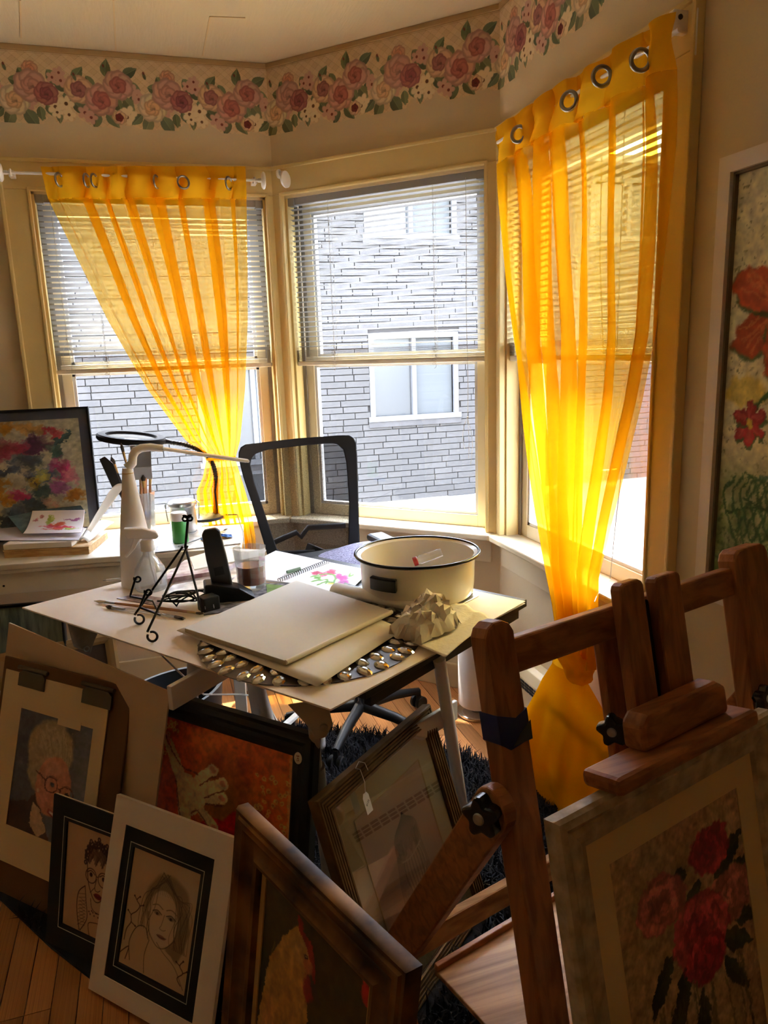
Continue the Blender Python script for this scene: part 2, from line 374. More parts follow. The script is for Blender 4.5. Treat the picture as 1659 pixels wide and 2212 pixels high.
# our own house outside: roof overhang that shades the upper half of the windows
M_eave = mat('white painted soffit', rgb(214, 212, 205), .7)
m = MB(); m.prism([(XL-.6, YA+TH), (.577+.08, YA+TH), (1.295+TH, 2.72), (1.295+TH, -2.5), (1.295+.22, -2.5), (1.295+.22, 2.737), (.577+.091, YA+.22), (XL-.6, YA+.22)], (0, 0, 2.36), (1, 0, 0), (0, 1, 0), .10)
tag(m.build('trim_eave', M_eave), 'roof overhang outside the bay windows', kind='structure')
m = MB(); m.prism([(XL-.6, YR-.6), (1.52, YR-.6), (1.52, 2.74), (.67, YA+.23), (XL-.6, YA+.23)], (0, 0, ZC+.13), (1, 0, 0), (0, 1, 0), .1)
tag(m.build('trim_roof', M_eave), 'roof slab above the room', kind='structure')

# baseboards
M_base = mat('baseboard paint', rgb(206, 186, 140), .5)
m = MB(); wbox(m, 'A', XL, .575, -.016, 0, 0, .11); tag(m.build('baseboard_left', M_base, bevel=.003), 'painted baseboard under the left window', kind='structure')
m = MB(); wbox(m, 'B', .01, LB-.01, -.016, 0, 0, .11); tag(m.build('baseboard_centre', M_base, bevel=.003), 'painted baseboard under the middle window', kind='structure')
m = MB(); wbox(m, 'C', -2.64, 1.9, -.016, 0, 0, .11); tag(m.build('baseboard_right', M_base, bevel=.003), 'painted baseboard along the right wall', kind='structure')
# ================================================================== OUTSIDE: the neighbouring house
YN, ZG = 10.0, -.68
M_grnd = mat('pale concrete drive', rgb(120, 118, 118), .9, noise=.12, nscale=1.5)
tag(MB().span((-30, YA+.4, ZG-.2), (40, YN, ZG)).build('ground', M_grnd), 'pale concrete drive between the houses', kind='structure')
tag(MB().span((XC+.6, -20, ZG-.2), (40, YA+.4, ZG)).build('ground', M_grnd), 'pale concrete beside the house', kind='structure')
house = thing('neighbour_house', 'pale grey brick house across the drive with white framed windows', 'house', (3.5, YN, ZG))
M_mortar = mat('mortar grey', rgb(44, 41, 40), .95)
M_brick = mat('pale grey rock-face brick', rgb(60, 57, 55), .9, noise=.3, nscale=9, bump=.8, bscale=22, objrand=.16)
M_brick_s = mat('pale grey rock-face brick field', rgb(58, 55, 54), .9, noise=.3, nscale=7, bump=.8, bscale=22)
HW = [  # window rectangles on the facade: x0, x1, z0, z1
 (2.965, 4.155, .553, 1.62), (2.965, 4.155, 3.0, 3.75), (.62, 1.95, .08, 1.28), (.62, 1.95, 3.0, 3.75), (6.4, 7.6, 3.0, 3.75), (1.02, 1.42, -.55, -.12)]
XH0, XH1, ZH1 = -6, 14, 3.9
m = MB(); xs = sorted({XH0, XH1, *[a for h in HW for a in h[:2]]}); zs = sorted({ZG, ZH1, *[a for h in HW for a in h[2:]]})
for xa, xb in zip(xs, xs[1:]):
    for za, zb in zip(zs, zs[1:]):
        cx, cz = (xa+xb)/2, (za+zb)/2
        if not any(h[0] < cx < h[1] and h[2] < cz < h[3] for h in HW): m.span((xa, YN+.02, za), (xb, YN+.3, zb))
m.build('mortar_wall', M_mortar, house)
m = MB(); m.span((9.2, -7, ZG), (9.5, YN+.02, ZH1)); m.build('added_sky_screen', M_brick_s, house)  # out-of-view wall, added to hold sky light off the right curtain
# bricks: long rock-face courses; the ones best seen are parts of their own
bricks = []
CH = .087; z = ZG; r = 0
vis = []
def hits(x0, x1, z0, z1): return [h for h in HW if x0 < h[1]+.07 and x1 > h[0]-.07 and z0 < h[3]+.07 and z1 > h[2]-.09]
while z < ZH1:
    x = -2.2 - rnd.uniform(0, .4)
    while x < 11:
        ln = rnd.choice((.28, .36, .44, .52))
        x0, x1 = x+.006, x+ln-.006; z0, z1 = z+.006, min(z+CH-.006, ZH1)
        segs = [(x0, x1)]
        for h in hits(x0, x1, z0, z1):
            ns = []
            for a, b in segs:
                if a < h[0]-.075: ns.append((a, min(b, h[0]-.075)))
                if b > h[1]+.075: ns.append((max(a, h[1]+.075), b))
            segs = ns
        for a, b in segs:
            if b-a > .05: bricks.append((a, b, z0, z1, rnd.uniform(.0, .014)))
        x += ln
    z += CH; r += 1
def px_of(P):
    v = Vector(P)-CAM; d = v.dot(_fw); return 829.5+FPX*v.dot(_rt)/d, 1106-FPX*v.dot(_up)/d
def seen(b):
    x, y = px_of(((b[0]+b[1])/2, YN, (b[2]+b[3])/2))
    s = 0
    if 695 < x < 1020 and 800 < y < 1110: s = 3
    elif 180 < x < 560 and 820 < y < 1100: s = 2.5
    elif 1300 < x < 1420 and 800 < y < 1250: s = 2.4
    elif 620 < x < 1050 and 430 < y < 800: s = 1.5
    elif 90 < x < 590 and 430 < y < 800: s = 1
    return s+(b[1]-b[0])*.01
bricks.sort(key=seen, reverse=True)
bme = MB().box((0, 0, 0), 1, 1, 1).mesh('brick', M_brick)
for a, b, z0, z1, pr in bricks[:300]:
    inst(bme, 'brick', house, ((a+b)/2, YN+.005-pr/2, (z0+z1)/2), scale=(b-a, .04+pr, z1-z0))
m = MB()
for a, b, z0, z1, pr in bricks[300:]: m.span((a, YN-.015-pr, z0), (b, YN+.025, z1))
tag(m.build('bricks', M_brick_s, house, fix=False), kind='stuff')
M_hwf = mat('white painted window frame', rgb(78, 78, 80), .5)
M_hgl = mat('dark window glass', rgb(30, 32, 36), .3, spec=.6)
M_hbl = mat('drawn grey blind', rgb(56, 58, 58), .7, color2=rgb(44, 46, 48), nscale=1, stretch=(.01, .01, 60))
for h in HW:
    x0, x1, z0, z1 = h; f = MB(); t = .07
    f.span((x0-t, YN-.03, z0-t*.6), (x0, YN+.12, z1+t)); f.span((x1, YN-.03, z0-t*.6), (x1+t, YN+.12, z1+t)); f.span((x0, YN-.03, z1), (x1, YN+.12, z1+t)); f.span((x0-t-.03, YN-.06, z0-.07), (x1+t+.03, YN+.12, z0))
    if x1-x0 > .7: f.span(((x0+x1)/2-.03, YN-.01, z0), ((x0+x1)/2+.03, YN+.12, z1))
    wf = f.build('window', M_hwf, house, label='white framed sliding window')
    g = MB(); g.span((x0, YN+.06, z0), ((x0+x1)/2, YN+.07, z1)); g.build('pane', M_hgl, wf)
    g = MB(); g.span(((x0+x1)/2, YN+.06, z0), (x1, YN+.07, z1)); g.build('pane', M_hbl if x1-x0 > .7 else M_hgl, wf)
    if x1-x0 > .7:
        g = MB(); g.span((x0-.1, YN-.045, z0-.15), (x1+.1, YN+.03, z0-.07)); g.build('stone_sill', M_brick_s, wf)
m = MB(); m.prism([(-.3, -.0), (.45, 0), (.45, .1), (-.3, .1)], (XH0, YN-.2, ZH1), (0, 1, 0), (0, 0, 1), XH1-XH0, (1, 0, 0)); m.build('roof_edge', M_hwf, house)
# ================================================================== BLINDS
def slat_mat():
    m = mat('white aluminium slat', rgb(142, 142, 140), .5)
    return m
M_slat = slat_mat(); M_slat_shade = mat('shade-toned blind stack', rgb(130, 124, 112), .55)  # gathered slats get a darker grey: their shade put into the colour
M_cord = mat('blind cord', rgb(176, 172, 160), .8)
M_rail = mat('cream blind rail', rgb(205, 196, 172), .45)
def blind(k, tilt, label, knots, zbot=1.418, wand=None):
    u0, u1, z0, z1 = OPEN[k]; o, U, N = WALLS[k]; n = .022; a, b = u0+.016, u1-.016
    root = thing('venetian_blind', label, 'blind', W(k, (a+b)/2, n, z1-.03), 'white venetian blinds in the bay windows')
    m = MB(); wbox(m, k, a, b, n-.014, n+.02, z1-.042, z1-.014); hr = m.build('head_rail', M_slat, root, bevel=.002)
    for c, d in ((a-.001, a+.03), (b-.03, b+.001)):
        m = MB(); wbox(m, k, c, d, n-.018, n+.02, z1-.046, z1-.014); m.build('end_bracket', M_slat, hr, bevel=.002)
    # one curved slat, shared
    sl = MB(); w = .025; seg = 4; L_ = b-a-.004
    prof = [((i/seg-.5)*w, .0022*(1-(2*i/seg-1)**2)) for i in range(seg+1)]
    T = math.radians(tilt); pr = [(p[0]*math.cos(T)-p[1]*math.sin(T)*0, p[0]*math.sin(T)+p[1]*math.cos(T)) for p in prof]
    vs = [U*(s*L_/2)+N*p[0]+Vector((0, 0, p[1])) for s in (-1, 1) for p in pr]; kk = seg+1
    sl.add(vs, [(i, i+1, kk+i+1, kk+i) for i in range(seg)])
    me = sl.mesh('slat', M_slat); me.polygons.foreach_set('use_smooth', [True]*len(me.polygons))
    pitch = .0212; z = z1-.06; top = zbot+.052
    while z > top:
        inst(me, 'slat', root, W(k, (a+b)/2+rnd.uniform(-.0015, .0015), n, z)); z -= pitch
    # gathered slats above the bottom rail
    ns = 13
    flat = MB(); flat.box((0, 0, 0), L_, w, .0016, U, N, (0, 0, 1)); fme = flat.mesh('stacked_slat', M_slat_shade)
    for i in range(ns): inst(fme, 'stacked_slat', root, W(k, (a+b)/2+rnd.uniform(-.001, .001), n, zbot+.004+i*.0036))
    m = MB(); wbox(m, k, a, b, n-.013, n+.013, zbot-.02, zbot); m.build('bottom_rail', M_rail, root, bevel=.005)
    for uf in knots:
        u = a+(b-a)*uf; m = MB()
        for dn in (-.0135, .0135): m.tube([W(k, u, n+dn, z1-.04), W(k, u, n+dn, zbot)], .0007, 4)
        m.tube([W(k, u+.004, n-.015, z1-.04), W(k, u+.004, n-.015, zbot)], .0006, 4)
        cordo = m.build('ladder_cord', M_cord, root)
        # slack loops of cord where the slats are gathered
        m = MB(); pts = []
        for i in range(60):
            t = i/59; ph = t*2*PI*5.5
            pts.append(W(k, u+.012*math.sin(ph)*(1-.3*t)+rnd.uniform(-.002, .002), n-.016-.006*abs(math.sin(ph*.5)), zbot+.05-.085*t+.008*math.cos(ph)))
        m.tube(pts, .0009, 4); m.build('slack_cord', M_cord, cordo)
    return root
bA = blind('A', -30, 'raised white venetian blind with tightly tilted slats in left window', (.22, .78))
bB = blind('B', -9, 'raised white venetian blind in the uncurtained middle window', (.22, .76))
bC = blind('C', -5, 'raised white venetian blind behind the knotted curtain in right window', (.25, .78))
def pull_cord(k, uf, zend, parent, tassel=True):
    u0, u1, z0, z1 = OPEN[k]; u = u0+(u1-u0)*uf; m = MB(); pts = []
    zk = zend+.16
    for i in range(30):
        t = i/29; pts.append(W(k, u+.003*math.sin(3*t*PI)*t, .001, lerp(z1-.035, zk, t)))
    m.tube(pts, .0011, 5)
    for s in (-1, 1, .3):
        m.tube([W(k, u+s*.014*math.sin(PI*i/11)+s*.012*i/11, -.002, lerp(zk, zend-.03*s, i/11)) for i in range(12)], .0008, 4)
    m.ball(W(k, u, .001, zk), .004, seg=8); m.build('pull_cord', M_cord, parent)
pull_cord('B', .905, 1.02, bB)
pull_cord('A', .075, 1.38, bA)
# long lift cord of the right blind hanging down over the sill
m = MB(); pts = [onx(1300, 330, XC-.01)]
for p in ((1296, 560), (1305, 800), (1345, 1000), (1330, 1130), (1318, 1250)): pts.append(onx(p[0], p[1], XC-.012))
pts += [onz(1290, 1285, .722), onz(1284, 1300, .722)]
m.tube(pts, .0014, 5); m.build('lift_cord', M_cord, bC)

# ================================================================== CURTAINS
M_sheer = sheer_mat('yellow voile', rgb(230, 164, 12), rgb(255, 232, 145), .42, refl=.3)
M_tail = sheer_mat('yellow voile doubled', rgb(240, 174, 12), rgb(255, 214, 90), .68, refl=.45)
M_head = sheer_mat('yellow voile header', rgb(240, 180, 30), rgb(255, 226, 120), .82, refl=.5)
M_ringm = mat('brushed nickel grommet', rgb(150, 146, 138), .3, metal=1)
M_rod = mat('white enamel rod', rgb(226, 220, 208), .35)
def smooth01(t): t = max(0, min(1, t)); return t*t*(3-2*t)
def curtain(root, name, rows, lay, nf, seed, plane, amp, fold, nu, matl, damp=None):
    """rows: list of (py, xl, xr) pixel edge stations already turned into (left point, right point, depth scale, fold scale)"""
    rr = random.Random(seed); ph = [rr.uniform(0, 2*PI) for _ in range(6)]
    am = [rr.uniform(.45, 1.5) for _ in range(nf+2)]
    nv = len(rows)-1
    def fn(i, j):
        L_, R_, ds, fs = rows[j]; u = i/nu; v = j/nv
        c = 2*PI*nf*u + ph[0] + .5*math.sin(3*v+ph[1]) + .9*math.sin(2*PI*1.3*u+ph[4])
        k_ = u*nf; i_ = min(int(k_), nf-1); t_ = k_-i_; t_ = t_*t_*(3-2*t_); q = am[i_]*(1-t_)+am[i_+1]*t_
        uu = u + fs*fold*q*math.sin(c)/(2*PI*nf)*min(1, 6*u, 6*(1-u)) + (.010*math.sin(2.3*c+5*v+ph[2])+.004*math.sin(5.1*c-3*v+ph[5]))*fs*min(1, 8*u, 8*(1-u))
        d = ds*amp*(math.cos(c)*q + .35*math.cos(2.1*c+ph[3]+2*v) + .2*math.sin(5.3*u*PI+9*v))
        return L_.lerp(R_, uu)+plane*d
    mb = MB(); mb.v = [tuple(fn(i, j)) for j in range(nv+1) for i in range(nu+1)]
    mb.f = [(j*(nu+1)+i, j*(nu+1)+i+1, (j+1)*(nu+1)+i+1, (j+1)*(nu+1)+i) for j in range(nv) for i in range(nu)]
    return mb, fn
def stations(ys, left, right, proj):
    out = []
    for y in ys:
        out.append((proj(poly_at(left, y), y), proj(poly_at(right, y), y)))
    return out
# ---- left curtain
YCUR = YA-.085
ca = thing('sheer_curtain', 'yellow sheer curtain gathered at the waist over the left window', 'curtain', (.1, YCUR, 0), 'yellow sheer curtains')
Lp = [(88, 362), (104, 430), (168, 560), (232, 690), (318, 840), (400, 950), (446, 990), (438, 1030), (424, 1060), (428, 1110), (440, 1150), (470, 1205)]
Rp = [(530, 362), (532, 430), (534, 560), (534, 690), (528, 840), (518, 950), (508, 990), (520, 1030), (532, 1070), (545, 1120), (551, 1160), (552, 1205)]
def rowsA(y0, y1, n):
    out = []
    for i in range(n+1):
        y = lerp(y0, y1, i/n); l = ony(poly_at(Lp, y), y, YCUR); r = ony(poly_at(Rp, y), y, YCUR)
        wv = (r-l).length/1.0
        ds = .35+.65*smooth01((y-362)/90) if y < 500 else 1.0
        waist = math.exp(-((y-988)/55)**2); fs = 1-.35*waist
        out.append((l, r, lerp(ds, .55, waist), fs))
    return out
hb, _ = curtain(ca, 'header', rowsA(360, 432, 8), 0, 8, 3, Vector((0, -1, 0)), .020, 2.4, 300, None)
hb.build('header', M_head, ca, smooth=60, fix=False)
cb, _ = curtain(ca, 'panel', rowsA(430, 1205, 70), 0, 8, 3, Vector((0, -1, 0)), .020, 2.4, 300, None)
cb.build('panel', M_sheer, ca, smooth=60, fix=False)
m = MB(); pw = [ony(x, 990, YCUR-.0) for x in (444, 510)]; cw = (pw[0]+pw[1])/2; rw = (pw[1]-pw[0]).length/2
m.ring(cw, rw*.9, .006, (0, .1, 1), 24, 6); m.build('tie_back', M_head, ca)
for px_, wv in ((128, .5), (187, .4), (204, .5), (338, .45), (396, .95), (494, .6)):
    m = MB(); c = ony(px_, 392+(px_-300)*.02, YCUR-.02); ang = math.acos(min(1, wv)); m.ring(c, .0235, .0042, (math.sin(ang), -math.cos(ang), 0), 28, 8); m.build('grommet', M_ringm, ca, smooth=60)
# its rod
def rod(label, a, b, rdir, proj_n, cat='curtain rod', ends=(1, 1), grp='white curtain rods'):
    root = thing('curtain_rod', label, cat, (a+b)/2, grp)
    MB().tube([a, b], .0055, 12).build('rod', M_rod, root, smooth=50)
    d = (b-a).normalized()
    for e, p, s in ((ends[0], a, -1), (ends[1], b, 1)):
        if not e: continue
        MB().lathe([(0, 0), (.030, .0), (.034, .004), (.034, .008), (.028, .013), (.008, .016), (.008, .03), (0, .03)][::1], p+d*s*.012, 28, Z=d*-s).build('end_disc', M_rod, root, smooth=40)
        q = p-d*s*.03
        m = MB(); m.box(q+proj_n*.035, .02, .05, .022, d, proj_n, (0, 0, 1)); m.ring(q, .011, .004, d, 16, 6); m.build('bracket', M_rod, root, bevel=.003)
    return root
rod('white curtain rod with round disc ends above the left window', ony(4, 372, YCUR), ony(566, 390, YCUR), Vector((1, 0, 0)), Vector((0, 1, 0)))
# a stray rod holder at the corner beside the middle window
rh = thing('rod_holder', 'white plastic rod holder with oval disc left of the middle window', 'rod holder', W('B', .03, -.05, 2.17))
m = MB(); c = onpl(603, 376, W('B', 0, -.05, 0), NB); m.ring(c, .013, .006, UB, 20, 8); m.box(c+NB*.03, .03, .05, .024, UB, NB, (0, 0, 1)); m.build('clip', M_rod, rh, smooth=50)
c2 = onpl(614, 388, W('B', 0, -.06, 0), NB); MB().lathe([(0, 0), (.03, 0), (.033, .004), (.033, .01), (.026, .014), (0, .014)], c2, 28, Z=UB).build('end_disc', M_rod, rh, smooth=40)

# ---- right curtain, knotted near the floor
XCUR = XC-.10
cc = thing('sheer_curtain', 'yellow sheer curtain knotted near the floor beside the right window', 'curtain', (XCUR, 2.1, 0), 'yellow sheer curtains')
Lq = [(1064, 245), (1068, 340), (1085, 600), (1100, 740), (1126, 900), (1150, 1030), (1178, 1170), (1200, 1290), (1212, 1380), (1214, 1425)]
Rq = [(1456, -20), (1455, 300), (1440, 520), (1424, 720), (1395, 870), (1360, 1000), (1322, 1130), (1290, 1250), (1284, 1380), (1282, 1425)]
# the rod the top edge follows (in the plane x = XCUR)
r0 = onx(1085, 312, XCUR); r1 = onx(1462, 52, XCUR); zrod = (r0.z+r1.z)/2
def rowsC(z0, z1, n, bell=1):
    """stations by height; edges from the left / right polylines in the plane x = XCUR"""
    LPT = [onx(p[0], p[1], XCUR) for p in Lq]; RPT = [onx(p[0], p[1], XCUR) for p in Rq]
    def at(P, z):
        for a, b in zip(P, P[1:]):
            if a.z >= z >= b.z: return lerp(a.y, b.y, (a.z-z)/max(1e-6, a.z-b.z))
        return P[0].y if z > P[0].z else P[-1].y
    out = []
    for i in range(n+1):
        z = lerp(z0, z1, i/n); l = Vector((XCUR, at(LPT, z), z)); r = Vector((XCUR, at(RPT, z), z))
        ds = .5+.5*smooth01((zrod+.06-z)/.25); waist = smooth01((.80-z)/.3); out.append((l, r, lerp(ds, .9, waist), 1-.3*waist))
    return out
hb, _ = curtain(cc, 'header', rowsC(zrod+.045, zrod-.075, 8), 0, 7, 11, Vector((-1, 0, 0)), .028, 2.1, 300, None)
hb.build('header', M_head, cc, smooth=60, fix=False)
zk = onx(1248, 1425, XCUR).z
cb, _ = curtain(cc, 'panel', rowsC(zrod-.073, zk, 80), 0, 7, 11, Vector((-1, 0, 0)), .028, 2.1, 300, None)
cb.build('panel', M_sheer, cc, smooth=60, fix=False)
for px_, py_, wv in ((1120, 290, .8), (1229, 218, .85), (1300, 165, .3), (1384, 130, .25)):
    m = MB(); c = onx(px_, py_, XCUR-.03); ang = math.acos(wv); m.ring(c, .0225, .0058, (-math.cos(ang), -math.sin(ang), 0), 28, 8); m.build('grommet', M_ringm, cc, smooth=60)
# knot: a lumpy bundle wound round itself
kc = onx(1246, 1424, XCUR-.005); m = MB()
def knotf(u, v):
    a = u*2*PI; h = (v-.5)
    r = .052*math.sqrt(max(0, 1-(2*h)**2))**.8+.012; r *= 1+.14*math.sin(3*a+9*h)+.07*math.sin(7*a-13*h)
    return kc+Vector((math.cos(a)*r*.8, math.sin(a)*r, -h*.125+.018*math.sin(a)))
m.sheet(knotf, 40, 20); m.build('knot', M_head, cc, smooth=80, fix=False)
# tail below the knot: a bell that rests on the rug
tl = [(1205, 1462), (1192, 1500), (1172, 1580), (1166, 1640), (1178, 1690), (1196, 1722)]
tr = [(1244, 1462), (1262, 1500), (1290, 1560), (1304, 1640), (1296, 1690), (1276, 1730)]
def tail(u, v):
    y = lerp(1458, 1728, v); yy = max(1462, min(1722, y)); XT = XCUR-.03*v
    l = onx(poly_at(tl, yy), yy, XT); r = onx(poly_at(tr, yy), yy, XT); c = (l+r)/2; hw = (r-l).length/2
    c.z = lerp(kc.z-.045, .02, v); a = u*2*PI
    rr_ = 1+.13*math.sin(5*a+1.2)*min(1, v*3)+.07*math.sin(11*a+6*v)*v+.05*math.sin(3*a-8*v)
    return c+Vector((math.cos(a)*hw*.62*rr_, math.sin(a)*hw*rr_, .012*math.sin(4*a)*v))
m = MB(); m.sheet(tail, 96, 40); m.build('tail', M_tail, cc, smooth=70, fix=False)
# rod of the right curtain
rod('white curtain rod above the right window', Vector((XCUR, onx(1075, 316, XCUR).y, zrod)), Vector((XCUR, onx(1468, 60, XCUR).y, zrod)), Vector((0, 1, 0)), Vector((1, 0, 0)), ends=(0, 0))
rb2 = thing('rod_bracket', 'white rod bracket at the upper right corner of the right window', 'bracket', Vector((XC-.03, onx(1475, 60, XC).y, zrod)))
m = MB(); c = onx(1472, 50, XC-.03); m.box(c, .06, .02, .05); pl_ = m.build('plate', M_rod, rb2, bevel=.004)
MB().tube([c+Vector((-.012, -.0105, .008)), c+Vector((-.012, -.0125, .008))], .006, 12).build('screw_hole', mat('dark hole', rgb(20, 16, 12), .8), pl_)
m = MB(); c = onx(1502, 70, XC-.024); m.box(c, .006, .012, .10); m.build('wall_hook', M_rod, rb2, bevel=.003)
# ================================================================== PAINTED SURFACES (colour per mesh point)
class Canvas:
    """a small raster painted with numpy; becomes a fine mesh with one colour per point"""
    def __init__(s, w, h, bg, seed=1):
        s.w, s.h = w, h; s.a = np.ones((h, w, 3))*np.array(bg)/255.; s.m = np.ones((h, w), bool); s.r = np.random.RandomState(seed)
        s.Y, s.X = np.mgrid[0:h, 0:w].astype(float)
    def noise(s, cell, seed=0):
        r = np.random.RandomState(seed+17); gh, gw = int(s.h/cell)+3, int(s.w/cell)+3; g = r.rand(gh, gw)
        y = s.Y/cell; x = s.X/cell; y0 = y.astype(int); x0 = x.astype(int); fy = y-y0; fx = x-x0; fy = fy*fy*(3-2*fy); fx = fx*fx*(3-2*fx)
        return (g[y0, x0]*(1-fx)+g[y0, x0+1]*fx)*(1-fy)+(g[y0+1, x0]*(1-fx)+g[y0+1, x0+1]*fx)*fy
    def fbm(s, cell, seed=0): return .5*s.noise(cell, seed)+.3*s.noise(cell/2, seed+5)+.2*s.noise(max(1.5, cell/4), seed+9)
    def tint(s, mask, col, alpha=1.0):
        k = (np.clip(mask, 0, 1)*alpha)[..., None]; s.a = s.a*(1-k)+np.array(col)/255.*k
    def ell(s, cx, cy, rx, ry=None, col=(0, 0, 0), rot=0, alpha=1., soft=.15, wob=0, mask=None):
        ry = ry or rx; R = max(rx, ry)*(1.1+soft+wob)+2; x0, x1 = int(max(0, cx-R)), int(min(s.w, cx+R+1)); y0, y1 = int(max(0, cy-R)), int(min(s.h, cy+R+1))
        if x0 >= x1 or y0 >= y1: return s
        X = s.X[y0:y1, x0:x1]-cx; Y = s.Y[y0:y1, x0:x1]-cy; c, sn = math.cos(rot), math.sin(rot)
        u = (X*c+Y*sn)/rx; v = (-X*sn+Y*c)/ry; d = np.sqrt(u*u+v*v)
        if wob:
            a = np.arctan2(v, u); p = s.r.rand(4)*6.28; d = d*(1+wob*(.5*np.sin(3*a+p[0])+.35*np.sin(5*a+p[1])+.3*np.sin(9*a+p[2])))
        k = np.clip((1-d)/max(soft, 1e-3)+.0, 0, 1)*alpha
        if mask is not None: k = k*mask[y0:y1, x0:x1]
        s.a[y0:y1, x0:x1] = s.a[y0:y1, x0:x1]*(1-k[..., None])+np.array(col)/255.*k[..., None]
        return s
    def line(s, pts, wd, col, alpha=1., curve=True, taper=False):
        P = [np.array(p, float) for p in pts]
        if curve and len(P) > 2:
            Q = []
            for i in range(len(P)-1):
                p0, p1, p2, p3 = P[max(i-1, 0)], P[i], P[i+1], P[min(i+2, len(P)-1)]
                n = max(2, int(np.hypot(*(p2-p1))/2))
                for t in np.linspace(0, 1, n, endpoint=False):
                    Q.append(.5*((2*p1)+(-p0+p2)*t+(2*p0-5*p1+4*p2-p3)*t*t+(-p0+3*p1-3*p2+p3)*t**3))
            P = Q+[P[-1]]
        n = len(P)
        cov = {}
        xs = [p[0] for p in P]; ys = [p[1] for p in P]; pad = wd+2
        x0, x1 = int(max(0, min(xs)-pad)), int(min(s.w, max(xs)+pad+1)); y0, y1 = int(max(0, min(ys)-pad)), int(min(s.h, max(ys)+pad+1))
        if x0 >= x1 or y0 >= y1: return s
        X = s.X[y0:y1, x0:x1]; Y = s.Y[y0:y1, x0:x1]; K = np.zeros_like(X)
        for i in range(n-1):
            a, b = P[i], P[i+1]; w_ = wd*(1-abs(2*i/(n-1)-1)*.7) if taper else wd
            bx0, bx1 = int(max(x0, min(a[0], b[0])-w_-2)), int(min(x1, max(a[0], b[0])+w_+3)); by0, by1 = int(max(y0, min(a[1], b[1])-w_-2)), int(min(y1, max(a[1], b[1])+w_+3))
            if bx0 >= bx1 or by0 >= by1: continue
            sl = (slice(by0-y0, by1-y0), slice(bx0-x0, bx1-x0)); d = b-a; L2 = d@d+1e-9
            t = np.clip(((X[sl]-a[0])*d[0]+(Y[sl]-a[1])*d[1])/L2, 0, 1); ds = np.hypot(X[sl]-a[0]-t*d[0], Y[sl]-a[1]-t*d[1])
            K[sl] = np.maximum(K[sl], np.clip(w_/2+.5-ds, 0, 1))
        k = (K*alpha)[..., None]; s.a[y0:y1, x0:x1] = s.a[y0:y1, x0:x1]*(1-k)+np.array(col)/255.*k
        return s
    def poly(s, pts, col, alpha=1., soft=0):
        P = np.array(pts, float); x0, x1 = int(max(0, P[:, 0].min()-2)), int(min(s.w, P[:, 0].max()+3)); y0, y1 = int(max(0, P[:, 1].min()-2)), int(min(s.h, P[:, 1].max()+3))
        if x0 >= x1 or y0 >= y1: return s
        X = s.X[y0:y1, x0:x1]; Y = s.Y[y0:y1, x0:x1]; ins = np.zeros(X.shape, bool); n = len(P)
        for i in range(n):
            a, b = P[i], P[(i+1) % n]
            if a[1] == b[1]: continue
            c = ((a[1] > Y) != (b[1] > Y)) & (X < (b[0]-a[0])*(Y-a[1])/(b[1]-a[1])+a[0]); ins ^= c
        k = (ins*alpha)[..., None]; s.a[y0:y1, x0:x1] = s.a[y0:y1, x0:x1]*(1-k)+np.array(col)/255.*k
        return s
    def leaf(s, x, y, ln, wd, rot, col, dark=.7):
        P = []
        for i in range(17):
            t = i/16; P.append((t, math.sin(PI*t**.8)*(1-.1*t)))
        c, sn = math.cos(rot), math.sin(rot); f = lambda u, v: (x+(u*ln)*c-(v*wd)*sn, y+(u*ln)*sn+(v*wd)*c)
        s.poly([f(t, v*.5) for t, v in P]+[f(t, -v*.5) for t, v in P[::-1]], col)
        s.poly([f(t, v*.5) for t, v in P]+[f(t, 0) for t, v in P[::-1]], tuple(v*dark for v in col), .6)
        s.line([f(0, 0), f(.95, 0)], 1.0, tuple(min(255, v*1.35) for v in col), .7, curve=False)
        return s
    def rose(s, x, y, r, outer, inner, n=7, ph=0):
        for k in range(n):
            a = ph+k*2*PI/n; s.ell(x+math.cos(a)*r*.55, y+math.sin(a)*r*.5, r*.52, r*.42, tuple(v*.80 for v in outer), a+1.2, 1, .1, .08)
            s.ell(x+math.cos(a)*r*.52, y+math.sin(a)*r*.46, r*.46, r*.36, tuple(v*(.94+.08*s.r.rand()) for v in outer), a+1.2, 1, .3, .08)
        for k in range(5):
            a = ph+.6+k*2*PI/5; s.ell(x+math.cos(a)*r*.28, y+math.sin(a)*r*.26, r*.36, r*.26, tuple(v*.84 for v in inner), a+1.1, 1, .12); s.ell(x+math.cos(a)*r*.25, y+math.sin(a)*r*.22, r*.31, r*.2, inner, a+1.1, 1, .3)
        for k in range(4):
            a = ph+k*1.7; s.ell(x+math.cos(a)*r*.1, y+math.sin(a)*r*.1, r*.16, r*.1, tuple(v*(.62+.1*k) for v in inner), a+1, .9, .3)
        return s
    def warp(s, amp, cell, seed=3):
        dx = (s.fbm(cell, seed)-.5)*2*amp; dy = (s.fbm(cell, seed+31)-.5)*2*amp
        yi = np.clip(np.round(s.Y+dy), 0, s.h-1).astype(int); xi = np.clip(np.round(s.X+dx), 0, s.w-1).astype(int); s.a = s.a[yi, xi]; return s
    def grain(s, amp, cell, seed=8): s.a = np.clip(s.a*(1+amp*(s.fbm(cell, seed)-.5)[..., None]*2), 0, 1); return s
    def mesh_arrays(s, W_, H_):
        w, h = s.w, s.h; vx = (s.X/(w-1)*W_).ravel(); vy = (H_-s.Y/(h-1)*H_).ravel()
        return vx, vy
